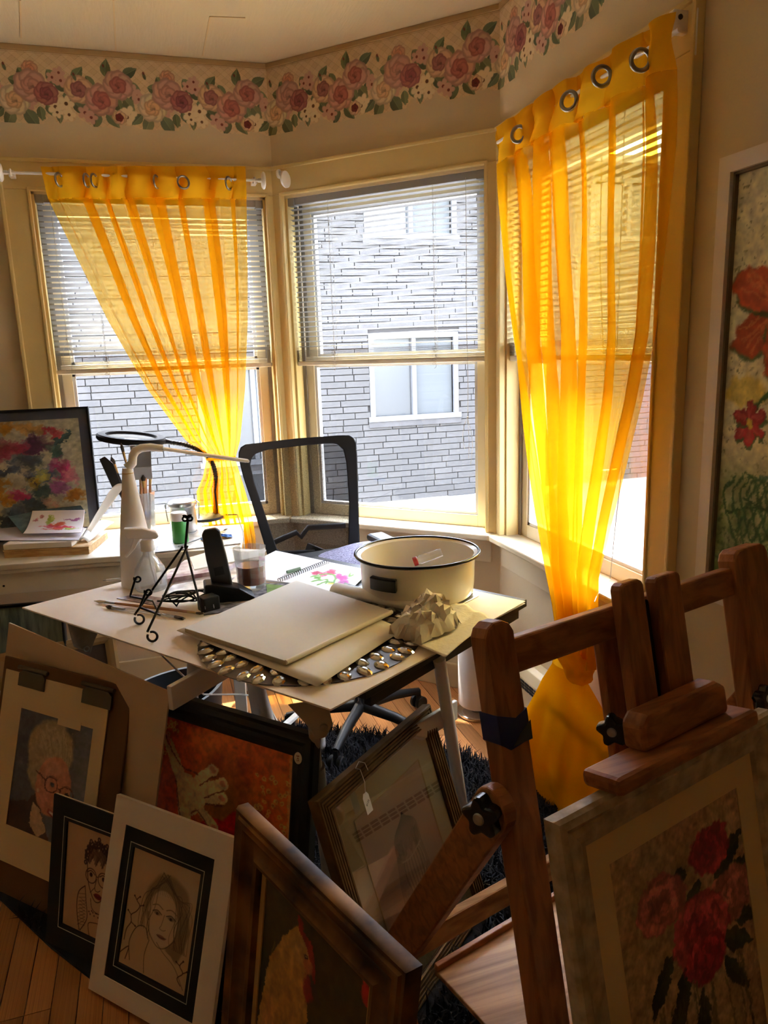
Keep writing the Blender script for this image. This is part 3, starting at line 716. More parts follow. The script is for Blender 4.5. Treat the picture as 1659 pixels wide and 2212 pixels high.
    def mesh(s, name, W_, H_, matl=None):
        """mesh in its own x (right) / y (up) plane, facing +z, with thickness left to the backing"""
        w, h = s.w, s.h; vx, vy = s.mesh_arrays(W_, H_); co = np.zeros((w*h, 3)); co[:, 0] = vx; co[:, 1] = vy
        idx = np.arange(w*h).reshape(h, w); q = np.stack([idx[1:, :-1], idx[1:, 1:], idx[:-1, 1:], idx[:-1, :-1]], -1)
        keep = s.m[1:, :-1] & s.m[1:, 1:] & s.m[:-1, 1:] & s.m[:-1, :-1]; q = q[keep]; nq = len(q)
        me = bpy.data.meshes.new(name); me.vertices.add(w*h); me.vertices.foreach_set('co', co.ravel()); me.loops.add(nq*4); me.loops.foreach_set('vertex_index', q.ravel().astype(np.int32))
        me.polygons.add(nq); me.polygons.foreach_set('loop_start', np.arange(0, nq*4, 4, dtype=np.int32)); me.polygons.foreach_set('loop_total', np.full(nq, 4, dtype=np.int32))
        at = me.color_attributes.new('Col', 'FLOAT_COLOR', 'POINT'); a = np.clip(s.a, 0, 1); lin = np.where(a <= .04045, a/12.92, ((a+.055)/1.055)**2.4)
        rgba = np.ones((w*h, 4), np.float32); rgba[:, :3] = lin.reshape(-1, 3); at.data.foreach_set('color', rgba.ravel())
        me.materials.append(matl or vcol_mat()); me.update(); me.validate(); return me
def place_print(me, name, parent, o, X, Y, off=.0006):
    X = Vector(X).normalized(); Y = Vector(Y).normalized(); Z = X.cross(Y)
    return inst(me, name, parent, Vector(o)+Z*off, rot=basis(X, Y, Z))

# ---- wallpaper border: roses below a lattice, one repeat
BW, BH = .507, .275
cv = Canvas(304, 165, (214, 188, 146), 5); K = 304/1200.
tb = cv.Y
# lattice
for d in (1, -1):
    q = (cv.X*1.0+d*cv.Y*1.25) % 38; cv.tint((q < 19)*1., (228, 204, 164), .45); cv.tint((q < 1.4)*1., (176, 146, 104), .55); cv.tint(((q > 19) & (q < 20.2))*1., (176, 146, 104), .45)
cv.tint((tb < 12)*1., (206, 178, 132)); cv.tint((tb < 3)*1., (160, 130, 84)); cv.tint(((tb > 9.5) & (tb < 12.5))*1., (168, 138, 92)); cv.tint(((tb > 14) & (tb < 15.5))*1., (176, 146, 104), .6)
cut = np.zeros((165, 304), bool)
def el(px, py): # crop position -> canvas
    return ((px-260)*K) % 304, (py-(365+.085*px))*K*.94
_g = (128, 134, 98); _gd = (110, 120, 90); _gp = (166, 158, 106); _pk = (214, 166, 146); _pd = (152, 84, 86); _cr = (232, 208, 170); _mv = (172, 112, 106)
def mark(x, y, rx, ry):
    for dx in (-304, 0, 304): cut[((cv.X-x-dx)/rx)**2+((cv.Y-y)/ry)**2 < 1] = True
def wr(fn, x, y, rr_):
    for dx in (-304, 0, 304):
        if -rr_ < x+dx < 304+rr_: fn(x+dx, y)
LV = [(250, 760, 100, 2.6), (410, 600, 130, 1.0), (320, 690, 110, .3), (650, 620, 120, 1.0), (700, 740, 110, .35), (760, 850, 110, .1), (860, 720, 110, -.9), (980, 680, 100, 1.1), (850, 900, 110, .9), (930, 900, 120, 1.0),
      (330, 960, 130, 2.0), (430, 960, 140, 1.0), (1060, 1010, 110, 1.9), (1130, 1010, 120, .9), (1180, 940, 100, .2), (1145, 690, 110, -1.4), (1300, 690, 110, -.5), (1290, 880, 110, .9), (1220, 870, 90, 1.2), (530, 980, 70, .8), (620, 920, 80, 1.2), (250, 940, 100, 2.4), (1340, 760, 90, .4), (560, 940, 90, 1.5), (720, 1000, 70, 1.6)]
for px_, py_, ln, rot in LV:
    x, y = el(px_, py_); ln *= K*1.42; c = [_g, _gd, (120, 130, 92)][int(px_) % 3]
    wr(lambda a, b: cv.leaf(a, b, ln, ln*.62, rot, c), x, y, ln+3); mark(x+math.cos(rot)*ln*.5, y+math.sin(rot)*ln*.5, ln*.52, ln*.5)
for px_, py_, r in ((690, 690, 45), (750, 650, 45), (760, 720, 50), (1380, 830, 55), (1420, 870, 50), (940, 1010, 55), (990, 1055, 50), (230, 800, 50), (470, 900, 60)):
    x, y = el(px_, py_); r *= K*1.25; wr(lambda a, b: [cv.ell(a+math.cos(t)*r*.55, b+math.sin(t)*r*.55, r*.5, r*.4, (206, 162, 142), t, 1, .3) for t in np.arange(0, 6.2, 1.256)]+[cv.ell(a, b, r*.22, r*.22, (120, 54, 44))], x, y, 30); mark(x, y, r*1.15, r*1.15)
for px_, py_, r in ((690, 950, 62), (785, 925, 62), (800, 1025, 50), (1330, 1030, 62), (110, 960, 60), (1250, 1050, 55), (700, 1000, 45)):
    x, y = el(px_, py_); r *= K*1.15; wr(lambda a, b: [cv.ell(a+math.cos(t)*r*.6, b+math.sin(t)*r*.6, r*.5, r*.42, (232, 212, 172), t, 1, .3) for t in np.arange(0, 6.2, 1.256)]+[cv.ell(a, b, r*.24, r*.24, (104, 70, 36))], x, y, 30); mark(x, y, r*1.15, r*1.15)
for px_, py_, r, oc, ic, ph in ((510, 610, 62, (224, 168, 130), (216, 150, 116), .4), (350, 880, 118, _cr, (226, 184, 138), .2), (500, 760, 128, _pk, (204, 150, 132), 0), (625, 830, 92, (182, 112, 106), _pd, .5), (905, 800, 112, (230, 186, 148), _mv, .3), (1095, 900, 128, (216, 164, 142), (190, 112, 100), .8), (1255, 770, 118, _pk, (186, 112, 100), 1.2), (1240, 1062, 58, (230, 190, 150), (120, 44, 44), .3)):
    x, y = el(px_, py_); r *= K*1.2; wr(lambda a, b: cv.rose(a, b, r, oc, ic, ph=ph), x, y, r+6); mark(x, y, r*1.04, r*1.0)
for px_, py_ in ((300, 590), (1145, 620), (880, 690)):
    x, y = el(px_, py_); wr(lambda a, b: (cv.ell(a, b, 4, 9, _gd, -.3, 1, .2), cv.ell(a-1, b-6, 2.4, 4, (120, 60, 50), -.3, 1, .2)), x, y, 12)
cut |= cv.Y < 92
cv.m = cut
bme = cv.mesh('border_repeat', BW, BH, vcol_mat('wallpaper print', .8))
def border(k, u_from, n, sgn, label):
    o, U, N = WALLS[k]; st = []
    root = thing('trim_%d' % {'A': 1, 'B': 2, 'C': 3}[k], label, None, W(k, u_from, 0, ZC-.1)); root['kind'] = 'structure'
    for i in range(n):
        u = u_from+(i if sgn > 0 else -(i+1))*BW
        place_print(bme, 'border_repeat', root, W(k, u, 0, ZC-BH), U, (0, 0, 1), off=.0012)
border('A', .577, 6, -1, 'floral wallpaper border above the left window')
border('B', 0, 2, 1, 'floral wallpaper border above the middle window')
border('C', -2.646, 5, 1, 'floral wallpaper border above the right window')
# thin paper moulding at the ceiling line
M_mould = mat('border moulding', rgb(190, 160, 110), .8)
for i, k in enumerate('ABC'):
    e0, e1 = {'A': (XL, .577), 'B': (0, LB), 'C': (-2.646, -YR)}[k]; m = MB(); wbox(m, k, e0, e1, -.007, 0, ZC-.02, ZC); tag(m.build('trim_%d' % (i+4), M_mould, bevel=.003), 'slim moulding at the ceiling above the border', kind='structure')
# ================================================================== FURNITURE
ZT = .745
M_blk = mat('black laminate', rgb(34, 30, 28), .45)
M_wmetal = mat('white powder-coated metal', rgb(222, 222, 222), .35)
M_board = mat('tan hardboard', rgb(242, 230, 216), .6, noise=.05, nscale=8)
M_cardw = mat('cream card', rgb(240, 234, 222), .7)
M_paper = mat('white paper', rgb(236, 234, 230), .75)
M_chrome = mat('chrome', rgb(200, 200, 200), .12, metal=1)
M_blkpl = mat('black plastic', rgb(14, 14, 15), .5, spec=.3)
M_beigem = mat('beige enamelled metal', rgb(176, 166, 150), .4)
M_desk = mat('worn white desk paint', rgb(226, 218, 200), .55, noise=.1, nscale=9, bump=.1)
V3 = lambda x, y, z: Vector((x, y, z))
# ---- work table: black top, white trestle legs
e2 = V3(math.cos(math.radians(33.5)), math.sin(math.radians(33.5)), 0); e1 = V3(e2.y, -e2.x, 0)      # e1: left -> front
Rk = V3(.977, 1.819, 0); Fk = Rk-e2*.72; 
tbl = thing('work_table', 'black topped work table with white trestle legs under the clutter', 'table', (.4, 2.0, 0))
def P2(a, b, z=0): return Fk+e2*a-e1*b+V3(0, 0, z)
m = MB(); m.box(P2(.36, .425, .7255), .72, .85, .022, e2, e1, (0, 0, 1)); m.build('table_top', M_blk, tbl, bevel=.002)
m = MB(); m.box(P2(.36, .02, .7), .66, .02, .03, e2, e1, (0, 0, 1)); m.build('apron_rail', M_blk, tbl)
tp = onz(948, 1428, .705); ft = onz(1006, 1792, .0)
d = ft-tp
MB().tube([tp+V3(0, 0, .009), ft], [.0165, .0185], 14).build('leg', M_wmetal, tbl, smooth=60)
ql = onz(570, 1525, .45); MB().tube([ql+V3(-.05, -.07, .264), ql+V3(.09, .12, -.45)], [.0165, .0185], 14).build('leg', M_wmetal, tbl, smooth=60)
for q, far in ((P2(.60, .74, .705), P2(.64, .80, 0)), (P2(.10, .74, .705), P2(.06, .80, 0))):
    MB().tube([q+V3(0, 0, .009), far], [.0165, .0185], 14).build('leg', M_wmetal, tbl, smooth=60)
# flat white braces
m = MB(); a = onz(985, 1532, .5); b = onz(905, 1580, .5); m.bar(a, b+(b-a)*.3, .012, .055); m.build('brace', M_wmetal, tbl, bevel=.002)
m = MB(); qb = onz(552, 1525, .45); m.bar(qb+V3(-.02, -.03, .26), qb+V3(.02, .03, -.25), .012, .038, up=e1); m.build('brace', M_wmetal, tbl, bevel=.002)
m = MB(); a = onz(366, 1500, .69); b = onz(480, 1436, .69); m.bar(a-V3(0, 0, .01), b+(b-a)*1.2-V3(0, 0, .01), .014, .06); m.build('side_rail', M_wmetal, tbl, bevel=.002)
m = MB(); a = onz(590, 1590, .3); b = onz(690, 1500, .32); m.bar(a, b, .02, .012); m.build('foot_rail', M_wmetal, tbl, bevel=.002)
# ---- tan hardboard sheet and pale sheet on top of it
hb = onz(47, 1310, ZT); hf = onz(714, 1529, ZT); m = MB()
p3 = hf+e2*.40; p3 = onz(948, 1404, ZT); p4 = hb+V3(math.cos(math.radians(29)), math.sin(math.radians(29)), 0)*.80; p3b = p3+(p4-p3)*.15+e2*.12
poly = [hb, hf, p3, p4]; m.prism([(p.x, p.y) for p in poly], (0, 0, .7375), (1, 0, 0), (0, 1, 0), .0045); tag(m.build('hardboard_sheet', M_board, bevel=.0008), 'large tan hardboard sheet overhanging the left end of the work table', 'board')
q1 = onz(1135, 1298, ZT); q2 = onz(762, 1500, .738); m = MB(); q4 = q1-e1*.5; q5 = q2-e1*.6
m.prism([(p.x, p.y) for p in (q1, q4, q4-e2*.3, q2+e2*.02-e1*.04, q2)], (0, 0, .7368), (1, 0, 0), (0, 1, 0), .0006)
tag(m.build('drawing_paper', M_paper), 'white drawing paper sheet covering the black table top at right', 'paper')
m = MB(); w4 = onz(1130, 1297, ZT)
m.prism([(p.x, p.y) for p in (q1, q1-e1*.42, q1-e1*.42-e2*.26, q1-e2*.26)], (0, 0, .7423), (1, 0, 0), (0, 1, 0), .002); tag(m.build('cream_board', M_cardw), 'cream card board poking out behind the enamel basin', 'board')

# ---- white desk under the left window
dk = thing('white_desk', 'worn white painted desk in front of the left window', 'desk', (-.35, 3.05, 0))
ZD = .745
dA = V3(-1.35, 2.955, 0); dB = onz(522, 1182, ZD); dB.z = 0; ux = (dB-dA).normalized(); uy = V3(-ux.y, ux.x, 0)
LD = (dB-dA).length; DD = .40
def D(a, b, z): return dA+ux*a+uy*b+V3(0, 0, z)
m = MB(); m.box(D(LD/2, DD/2, ZD-.011), LD, DD, .022, ux, uy, (0, 0, 1)); top = m.build('desk_top', M_desk, dk, bevel=.004)
m = MB(); m.box(D(LD/2, DD/2, ZD-.030), LD-.012, DD-.012, .016, ux, uy, (0, 0, 1)); m.build('top_moulding', M_desk, dk, bevel=.004)
m = MB(); m.box(D(LD/2, .03, ZD-.078), LD-.04, .02, .08, ux, uy, (0, 0, 1)); fr = m.build('front_apron', M_desk, dk, bevel=.002)
m = MB(); s = D(LD-.93+.0, .019, ZD-.078); 
for a in (LD-.86, LD-.25): MB().lathe([(0, 0), (.004, 0), (.004, .002), (0, .002)], D(a, .02, ZD-.085), 12, Z=-uy).build('screw', M_blkpl, fr)
m = MB(); m.box(D(.02, DD/2, ZD-.078), .02, DD-.06, .08, ux, uy, (0, 0, 1)); m.build('side_apron', M_desk, dk)
m = MB(); m.box(D(LD-.03, DD/2, ZD-.078), .02, DD-.06, .08, ux, uy, (0, 0, 1)); m.build('side_apron', M_desk, dk)
for a in (.05, LD-.05):
    for b in (.05, DD-.04): m = MB(); m.box(D(a, b, (ZD-.038)/2), .045, .045, ZD-.038, ux, uy, (0, 0, 1)); m.build('leg', M_desk, dk, bevel=.003)

# ---- tall office chair with mesh back
ch = thing('office_chair', 'tall black office chair with see-through mesh back and crocheted seat cover', 'chair', (.66, 2.56, 0))
YB = 2.84
cpl = onpl(645, 1065, (.5, YB, 1), (math.sin(math.radians(-8)), math.cos(math.radians(-8)), 0)); cn = V3(-math.sin(math.radians(8)), math.cos(math.radians(8)), 0)
cn = V3(math.sin(math.radians(-8)), math.cos(math.radians(-8)), 0); cu = V3(cn.y, -cn.x, 0)
def CB(px, py, n=0): return onpl(px, py, V3(.5, YB, 1)+cn*n, cn)
outer = [(514, 985), (517, 968), (530, 960), (640, 947), (735, 940), (758, 940), (769, 950), (772, 985), (774, 1060), (776, 1130), (778, 1215), (582, 1215), (566, 1160), (545, 1090), (525, 1030)]
inner = [(540, 1000), (548, 982), (575, 972), (640, 964), (705, 958), (727, 958), (742, 972), (748, 1000), (752, 1050), (754, 1090), (753, 1123), (752, 1185), (600, 1190), (586, 1150), (566, 1090), (550, 1045)]
def to_loop(pl, n):
    # resample closed polyline to n points
    P = pl+[pl[0]]; L_ = [0]
    for a, b in zip(P, P[1:]): L_.append(L_[-1]+math.hypot(b[0]-a[0], b[1]-a[1]))
    out = []
    for i in range(n):
        t = L_[-1]*i/n; k = max(j for j in range(len(L_)-1) if L_[j] <= t); f = (t-L_[k])/(L_[k+1]-L_[k]); out.append((lerp(P[k][0], P[k+1][0], f), lerp(P[k][1], P[k+1][1], f)))
    return out
NO = 72; lo = to_loop(outer, NO)
cx0, cy0 = 655, 1070
def radial(pl, ang):
    best = None; dx, dy = math.cos(ang), math.sin(ang); P = pl+[pl[0]]
    for a, b in zip(P, P[1:]):
        ex, ey = b[0]-a[0], b[1]-a[1]; den = dx*ey-dy*ex
        if abs(den) < 1e-9: continue
        t = ((a[0]-cx0)*ey-(a[1]-cy0)*ex)/den; s_ = ((a[0]-cx0)*dy-(a[1]-cy0)*dx)/den
        if t > 0 and -1e-6 <= s_ <= 1+1e-6 and (best is None or t > best): best = t
    return cx0+dx*best, cy0+dy*best
m = MB(); vs = []
angs = [2*PI*i/96 for i in range(96)]
bow = lambda p: .03*((p[0]-650)/120)**2
for pl, n in ((outer, -.012), (inner, -.012), (inner, .012), (outer, .012)):
    for a in angs: q = radial(pl, a); vs.append(CB(q[0], q[1], n-bow(q)))
fs = []
for i in range(96):
    j = (i+1) % 96
    for r in range(4): r2 = (r+1) % 4; fs.append((r*96+i, r*96+j, r2*96+j, r2*96+i))
m.add(vs, fs); m.build('back_frame', M_blkpl, ch, smooth=50, bevel=.004)
def mesh_mat():
    m = bpy.data.materials.new('black chair mesh'); m.use_nodes = True; N = m.node_tree.nodes; L = m.node_tree.links
    for n in list(N): N.remove(n)
    o = N.new('ShaderNodeOutputMaterial'); t = N.new('ShaderNodeBsdfTransparent'); d = N.new('ShaderNodeBsdfDiffuse'); d.inputs[0].default_value = (*rgb(46, 40, 36), 1)
    tc = N.new('ShaderNodeTexCoord'); w1 = N.new('ShaderNodeTexNoise'); w1.inputs['Scale'].default_value = 260; L.new(tc.outputs['Object'], w1.inputs['Vector'])
    mr = N.new('ShaderNodeMapRange'); mr.inputs['To Min'].default_value = .66; mr.inputs['To Max'].default_value = .96; L.new(w1.outputs[0], mr.inputs[0])
    x = N.new('ShaderNodeMixShader'); L.new(mr.outputs[0], x.inputs[0]); L.new(t.outputs[0], x.inputs[1]); L.new(d.outputs[0], x.inputs[2]); L.new(x.outputs[0], o.inputs[0]); return m
m = MB(); vs = [CB(cx0, cy0, 0)]
for f in (.5, 1.02):
    for a in angs: q = radial(inner, a); q = (lerp(cx0, q[0], f), lerp(cy0, q[1], f)); vs.append(CB(q[0], q[1], -bow(q)))
m.add(vs, [(0, 1+i, 1+(i+1) % 96) for i in range(96)]+[(1+i, 97+i, 97+(i+1) % 96, 1+(i+1) % 96) for i in range(96)]); m.build('back_mesh', mesh_mat(), ch)
M_croc = mat('grey violet crochet', rgb(140, 136, 158), .95, color2=rgb(96, 90, 112), nscale=120, bump=1.0, bscale=160)
sc_ = V3(.66, 2.58, .66)
m = MB()
def seatf(u, v):
    a = (u-.5); b = (v-.5); r = 1
    return sc_+cu*(a*.46)+cn*(b*.44)+V3(0, 0, .038+.012*math.sin(6*a)-.05*(abs(2*a)**6)-.05*abs(2*b)**8)
m.box(sc_, .46, .44, .06, cu, cn, (0, 0, 1)); m.build('seat', M_blkpl, ch, bevel=.025)
m = MB(); m.sheet(seatf, 24, 24); m.build('seat_cover', M_croc, ch, smooth=60, solid=.008)
ar = onz(836, 1162, .80)
for p, nm in ((ar, 1), (sc_-cu*.29+V3(0, .02, .0), 0)):
    m = MB(); m.box(p-V3(0, 0, .015), .07, .22, .026, cu, cn, (0, 0, 1)); a_ = m.build('armrest', mat('grey armrest pad', rgb(60, 62, 66), .6), ch, bevel=.011)
    m = MB(); m.bar(p-V3(0, 0, .03), V3(p.x, p.y, .62), .03, .014, up=cn); m.bar(V3(p.x, p.y, .625), V3(sc_.x, p.y, .625), .03, .014); m.build('arm_post', M_blkpl, a_, bevel=.004)
m = MB(); m.bar(sc_+cn*.18-V3(0, 0, .03), CB(660, 1190, .03), .07, .016, up=cn); m.build('back_support', M_blkpl, ch, bevel=.004)
# lumbar bar seen through the mesh
m = MB(); m.tube([CB(590, 1172, .035), CB(640, 1150, .04), CB(650, 1160, .04), CB(665, 1140, .04), CB(745, 1135, .035)], .012, 8); m.build('lumbar_bar', M_blkpl, ch, smooth=60)
cb_ = V3(.66, 2.56, 0)
m = MB(); m.tube([cb_+V3(0, 0, .09), cb_+V3(0, 0, .4)], .026, 14); m.tube([cb_+V3(0, 0, .4), V3(sc_.x, sc_.y, .635)], .016, 12); m.build('gas_lift', M_chrome, ch, smooth=50)
for i in range(5):
    a = math.radians(20+72*i); dd = V3(math.cos(a), math.sin(a), 0); tip = cb_+dd*.29
    m = MB(); m.tube([cb_+V3(0, 0, .11), cb_+dd*.16+V3(0, 0, .1), tip+V3(0, 0, .075)], [.024, .02, .015], 8); ra = m.build('base_arm', M_blkpl, ch, smooth=60)
    for s in (-1, 1):
        ax = V3(-dd.y, dd.x, 0); MB().lathe([(0, 0), (.024, 0), (.028, .004), (.028, .016), (.024, .02), (0, .02)], tip+V3(0, 0, .028)+ax*(s*.016-.01), 20, Z=ax).build('caster_wheel', M_blkpl, ra, smooth=40)
    MB().lathe([(.01, 0), (.01, .05)], tip+V3(0, 0, .03), 10).build('caster_stem', M_blkpl, ra, smooth=40)

# ---- white cylinder on a chrome foot by the middle window
wc = thing('white_cylinder', 'tall white cylinder on a round chrome foot beside the table leg', 'cylinder', onz(1030, 1545, 0))
c0 = onz(1032, 1540, .0); c0.z = 0
MB().lathe([(0, 0), (.075, 0), (.085, .006), (.085, .014), (.07, .022), (.03, .026), (.03, .05), (0, .05)], c0, 40).build('foot', M_chrome, wc, smooth=40)
MB().lathe([(0, .045), (.072, .045), (.078, .052), (.078, .40), (.07, .41), (0, .41)], c0, 40).build('cylinder', mat('white matt cylinder', rgb(226, 220, 212), .8), wc, smooth=40)

# ---- electric convector along the right wall
ht = thing('wall_heater', 'cream electric convector heater low on the right wall behind the curtain', 'heater', (XC-.05, 2.0, 0))
M_heat = mat('cream enamel heater', rgb(222, 208, 168), .45)
y0h, y1h, zh = 1.25, 2.42, .285
m = MB(); m.prism([(XC-.002, .03), (XC-.07, .03), (XC-.075, .24), (XC-.062, zh-.01), (XC-.04, zh), (XC-.002, zh)], (0, y0h, 0), (1, 0, 0), (0, 0, 1), y1h-y0h, (0, 1, 0)); m.build('body', M_heat, ht, bevel=.003)
m = MB(); y = y0h+.03
M_slot = mat('dark heater slots', rgb(24, 20, 16), .8)
while y < y1h-.03:
    for r in range(3): m.box((XC-.0745-.0014, y, .205+r*.012), .003, .028, .008)
    y += .034
tag(m.build('grille_slots', M_slot, ht), kind='stuff')
# ================================================================== THINGS ON THE DESK
M_clear = glass_mat('clear glass', (.95, .96, .96), .2, .03, solid=.10, solid_col=(.9, .92, .92))
M_clearpl = glass_mat('clear plastic', (.95, .96, .96), .12, .12, solid=.16, solid_col=(.9, .9, .9))
M_wplast = mat('white plastic', rgb(232, 230, 226), .3)
M_steel = mat('brushed steel', rgb(176, 176, 174), .28, metal=1)
M_kraft = mat('kraft card', rgb(176, 140, 92), .8)
M_pine = wood('pale pine', rgb(206, 170, 112), rgb(172, 132, 78), .5, axis=0, scale=8)
M_dkwire = mat('black wrought wire', rgb(14, 13, 13), .35)
def rect_sheet(p00, p10, p11, p01, fn=None, n=8):
    m = MB()
    def f(u, v):
        q = (p00.lerp(p10, u)).lerp(p01.lerp(p11, u), v)
        if fn: q = q+fn(u, v)
        return q
    m.sheet(f, n, n); return m
def ring_frame(root, name, o, U, V, w, h, prof, matl, smooth=None):
    """mitred moulding: profile of (inset, height) swept round a rectangle"""
    U = Vector(U).normalized(); V = Vector(V).normalized(); N = U.cross(V); m = MB(); vs = []
    for i, z in prof: vs += [o+U*i+V*i+N*z, o+U*(w-i)+V*i+N*z, o+U*(w-i)+V*(h-i)+N*z, o+U*i+V*(h-i)+N*z]
    n = len(prof); fs = []
    for r in range(n):
        r2 = (r+1) % n
        for k in range(4): fs.append((r*4+k, r*4+(k+1) % 4, r2*4+(k+1) % 4, r2*4+k))
    m.add(vs, fs); return m.build(name, matl, root, smooth=smooth)
def slab(root, name, o, U, V, u0, u1, v0, v1, n0, n1, matl, bevel=0):
    U = Vector(U).normalized(); V = Vector(V).normalized(); N = U.cross(V); m = MB()
    m.box(o+U*((u0+u1)/2)+V*((v0+v1)/2)+N*((n0+n1)/2), u1-u0, v1-v0, n1-n0, U, V, N); return m.build(name, matl, root, bevel=bevel)
def pose(x, y, yaw, lean, z0=0):
    ya, le = math.radians(yaw), math.radians(lean); U = V3(math.cos(ya), math.sin(ya), 0); Nn = V3(-math.sin(ya), math.cos(ya), 0)
    return V3(x, y, z0), U, V3(0, 0, 1)*math.cos(le)+Nn*math.sin(le)
# ---- framed abstract flower watercolour
U_ = V3(math.cos(math.radians(-2)), math.sin(math.radians(-2)), 0); V_w = (V3(0, 0, 1)*math.cos(math.radians(6))+V3(0, 1, 0)*math.sin(math.radians(6))); Nw = U_.cross(V_w)
pB = V3(-.4, 3.225, .747); TRw = onpl(191, 878, pB, Nw); FW, FH = .50, (TRw.z-.747)/V_w.z
BLw = TRw-V_w*FH-U_*FW
BLw.z += 0
wcf = thing('framed_watercolour', 'framed abstract watercolour of pink and orange flowers leaning on the desk', 'painting', (BLw.x+.2, BLw.y, .745))
ring_frame(wcf, 'frame', BLw, U_, V_w, FW, FH, [(0, -.012), (0, .012), (.003, .014), (.008, .014), (.010, .008), (.010, -.012)], mat('black metal frame', rgb(24, 24, 26), .3, metal=.4))
slab(wcf, 'mat_board', BLw, U_, V_w, .006, FW-.006, .006, FH-.006, -.008, 0, mat('slate blue mat', rgb(92, 96, 116), .85))
cv = Canvas(150, 200, (216, 206, 176), 3); f = cv.fbm(40, 1); cv.tint((f > .5)*1., (200, 192, 158), .5); cv.tint(np.clip((cv.fbm(60, 4)-.55)*4, 0, 1), (222, 214, 196), .8); cv.tint(np.clip((cv.Y/200-.45)*1.2, 0, 1)*cv.fbm(30, 8), (206, 190, 110), .6)
def wash(x, y, rx, ry, col, rot=0, n=7, a=.55):
    for i in range(n): cv.ell(x+cv.r.uniform(-.5, .5)*rx, y+cv.r.uniform(-.5, .5)*ry, rx*cv.r.uniform(.35, .7), ry*cv.r.uniform(.35, .7), tuple(np.clip(np.array(col)*cv.r.uniform(.75, 1.2), 0, 255)), rot, a, .3, .35)
for a in ((50, 12, 26, 12, (196, 136, 40)), (80, 16, 26, 12, (208, 160, 90)), (56, 44, 32, 20, (176, 50, 86)), (40, 60, 20, 16, (190, 70, 100)), (88, 40, 26, 22, (106, 50, 96)), (112, 24, 18, 12, (206, 50, 80)), (112, 58, 14, 18, (70, 112, 106)), (80, 70, 30, 18, (70, 84, 104)), (46, 86, 24, 12, (72, 84, 106)), (34, 120, 12, 22, (222, 140, 20)), (44, 140, 10, 14, (226, 150, 30)), (62, 136, 20, 16, (206, 50, 110)), (96, 98, 22, 20, (80, 100, 140)), (122, 96, 20, 26, (196, 50, 120)), (132, 108, 16, 20, (222, 130, 140)), (136, 136, 14, 16, (232, 140, 20)), (110, 126, 16, 16, (176, 90, 150)), (84, 128, 18, 14, (80, 110, 110)), (72, 156, 28, 18, (72, 96, 116)), (96, 150, 12, 10, (206, 160, 140)), (50, 166, 18, 22, (96, 110, 130)), (58, 188, 12, 16, (70, 100, 120)), (84, 186, 18, 10, (212, 170, 50)), (104, 188, 16, 10, (96, 46, 70)), (90, 100, 14, 14, (200, 190, 90)), (82, 112, 10, 12, (210, 170, 60))): wash(*a[:4], a[4])
cv.leaf(108, 50, 44, 16, -.75, (66, 104, 118)); cv.leaf(52, 90, -34, 12, .2, (64, 76, 100)); cv.leaf(46, 160, 40, 22, 1.9, (92, 108, 130)); cv.line([(78, 92), (84, 116), (80, 130)], 1.5, (70, 60, 80)); cv.line([(90, 158), (100, 176), (112, 194)], 1.5, (80, 60, 70))
cv.warp(11, 12).warp(5, 5, 9).grain(.22, 7)
mg = .045; ame = cv.mesh('artwork', FW-2*mg, FH-mg-.03); place_print(ame, 'artwork', wcf, BLw+U_*mg+V_w*.03, U_, V_w, .001)
slab(wcf, 'glazing', BLw, U_, V_w, .008, FW-.008, .008, FH-.008, .004, .006, M_pane)
# ---- pile of panels, pads and papers in front of it
a0 = onz(10, 1206, ZD); a1 = onz(193, 1197, ZD); a2 = onz(247, 1152, ZD); U3 = (a1-a0).normalized(); V3_ = V3(-U3.y, U3.x, 0); w3 = (a1-a0).length
def pile_box(name, u0, u1, v0, v1, z0, z1, matl, label, cat, bevel=.002):
    m = MB(); m.box(a0+U3*((u0+u1)/2)+V3_*((v0+v1)/2)+V3(0, 0, (z0+z1)/2), u1-u0, v1-v0, z1-z0, U3, V3_, (0, 0, 1)); return tag(m.build(name, matl, bevel=bevel), label, cat)
cradle = thing('wooden_panel', 'natural wood cradled panel at the bottom of the pile on the desk', 'panel', a0+U3*.15)
m = MB(); m.box(a0+U3*(w3/2)+V3_*.12+V3(0, 0, .012), w3, .24, .024, U3, V3_, (0, 0, 1)); m.build('cradle', M_pine, cradle, bevel=.001)
m = MB(); m.box(a0+U3*(w3/2)+V3_*.12+V3(0, 0, .0275), w3+.004, .244, .005, U3, V3_, (0, 0, 1)); m.build('face', M_pine, cradle, bevel=.001)
pad1 = pile_box('stretched_canvas', .0, w3-.06, .0, .22, .0305, .0525, mat('primed canvas', rgb(226, 220, 208), .8, bump=.1, bscale=300), 'thick white stretched canvas on top of the wooden panel', 'canvas', .003)
m = rect_sheet(*[onz(x, y, ZD+.055) for x, y in ((-60, 1168), (170, 1167), (182, 1140), (-60, 1130))]); tag(m.build('grey_card', mat('lilac grey card', rgb(196, 190, 196), .8), solid=.002), 'pale grey card sheet on the stretched canvas', 'card')
m = rect_sheet(*[onz(x, y, ZD+z) for x, y, z in ((48, 1152, .060), (186, 1108, .100), (170, 1086, .130), (18, 1116, .105))]); tag(m.build('teal_paper', mat('teal marbled paper', rgb(96, 120, 124), .7, color2=rgb(70, 92, 104), nscale=40), solid=.001), 'teal marbled paper under the flower card', 'paper')
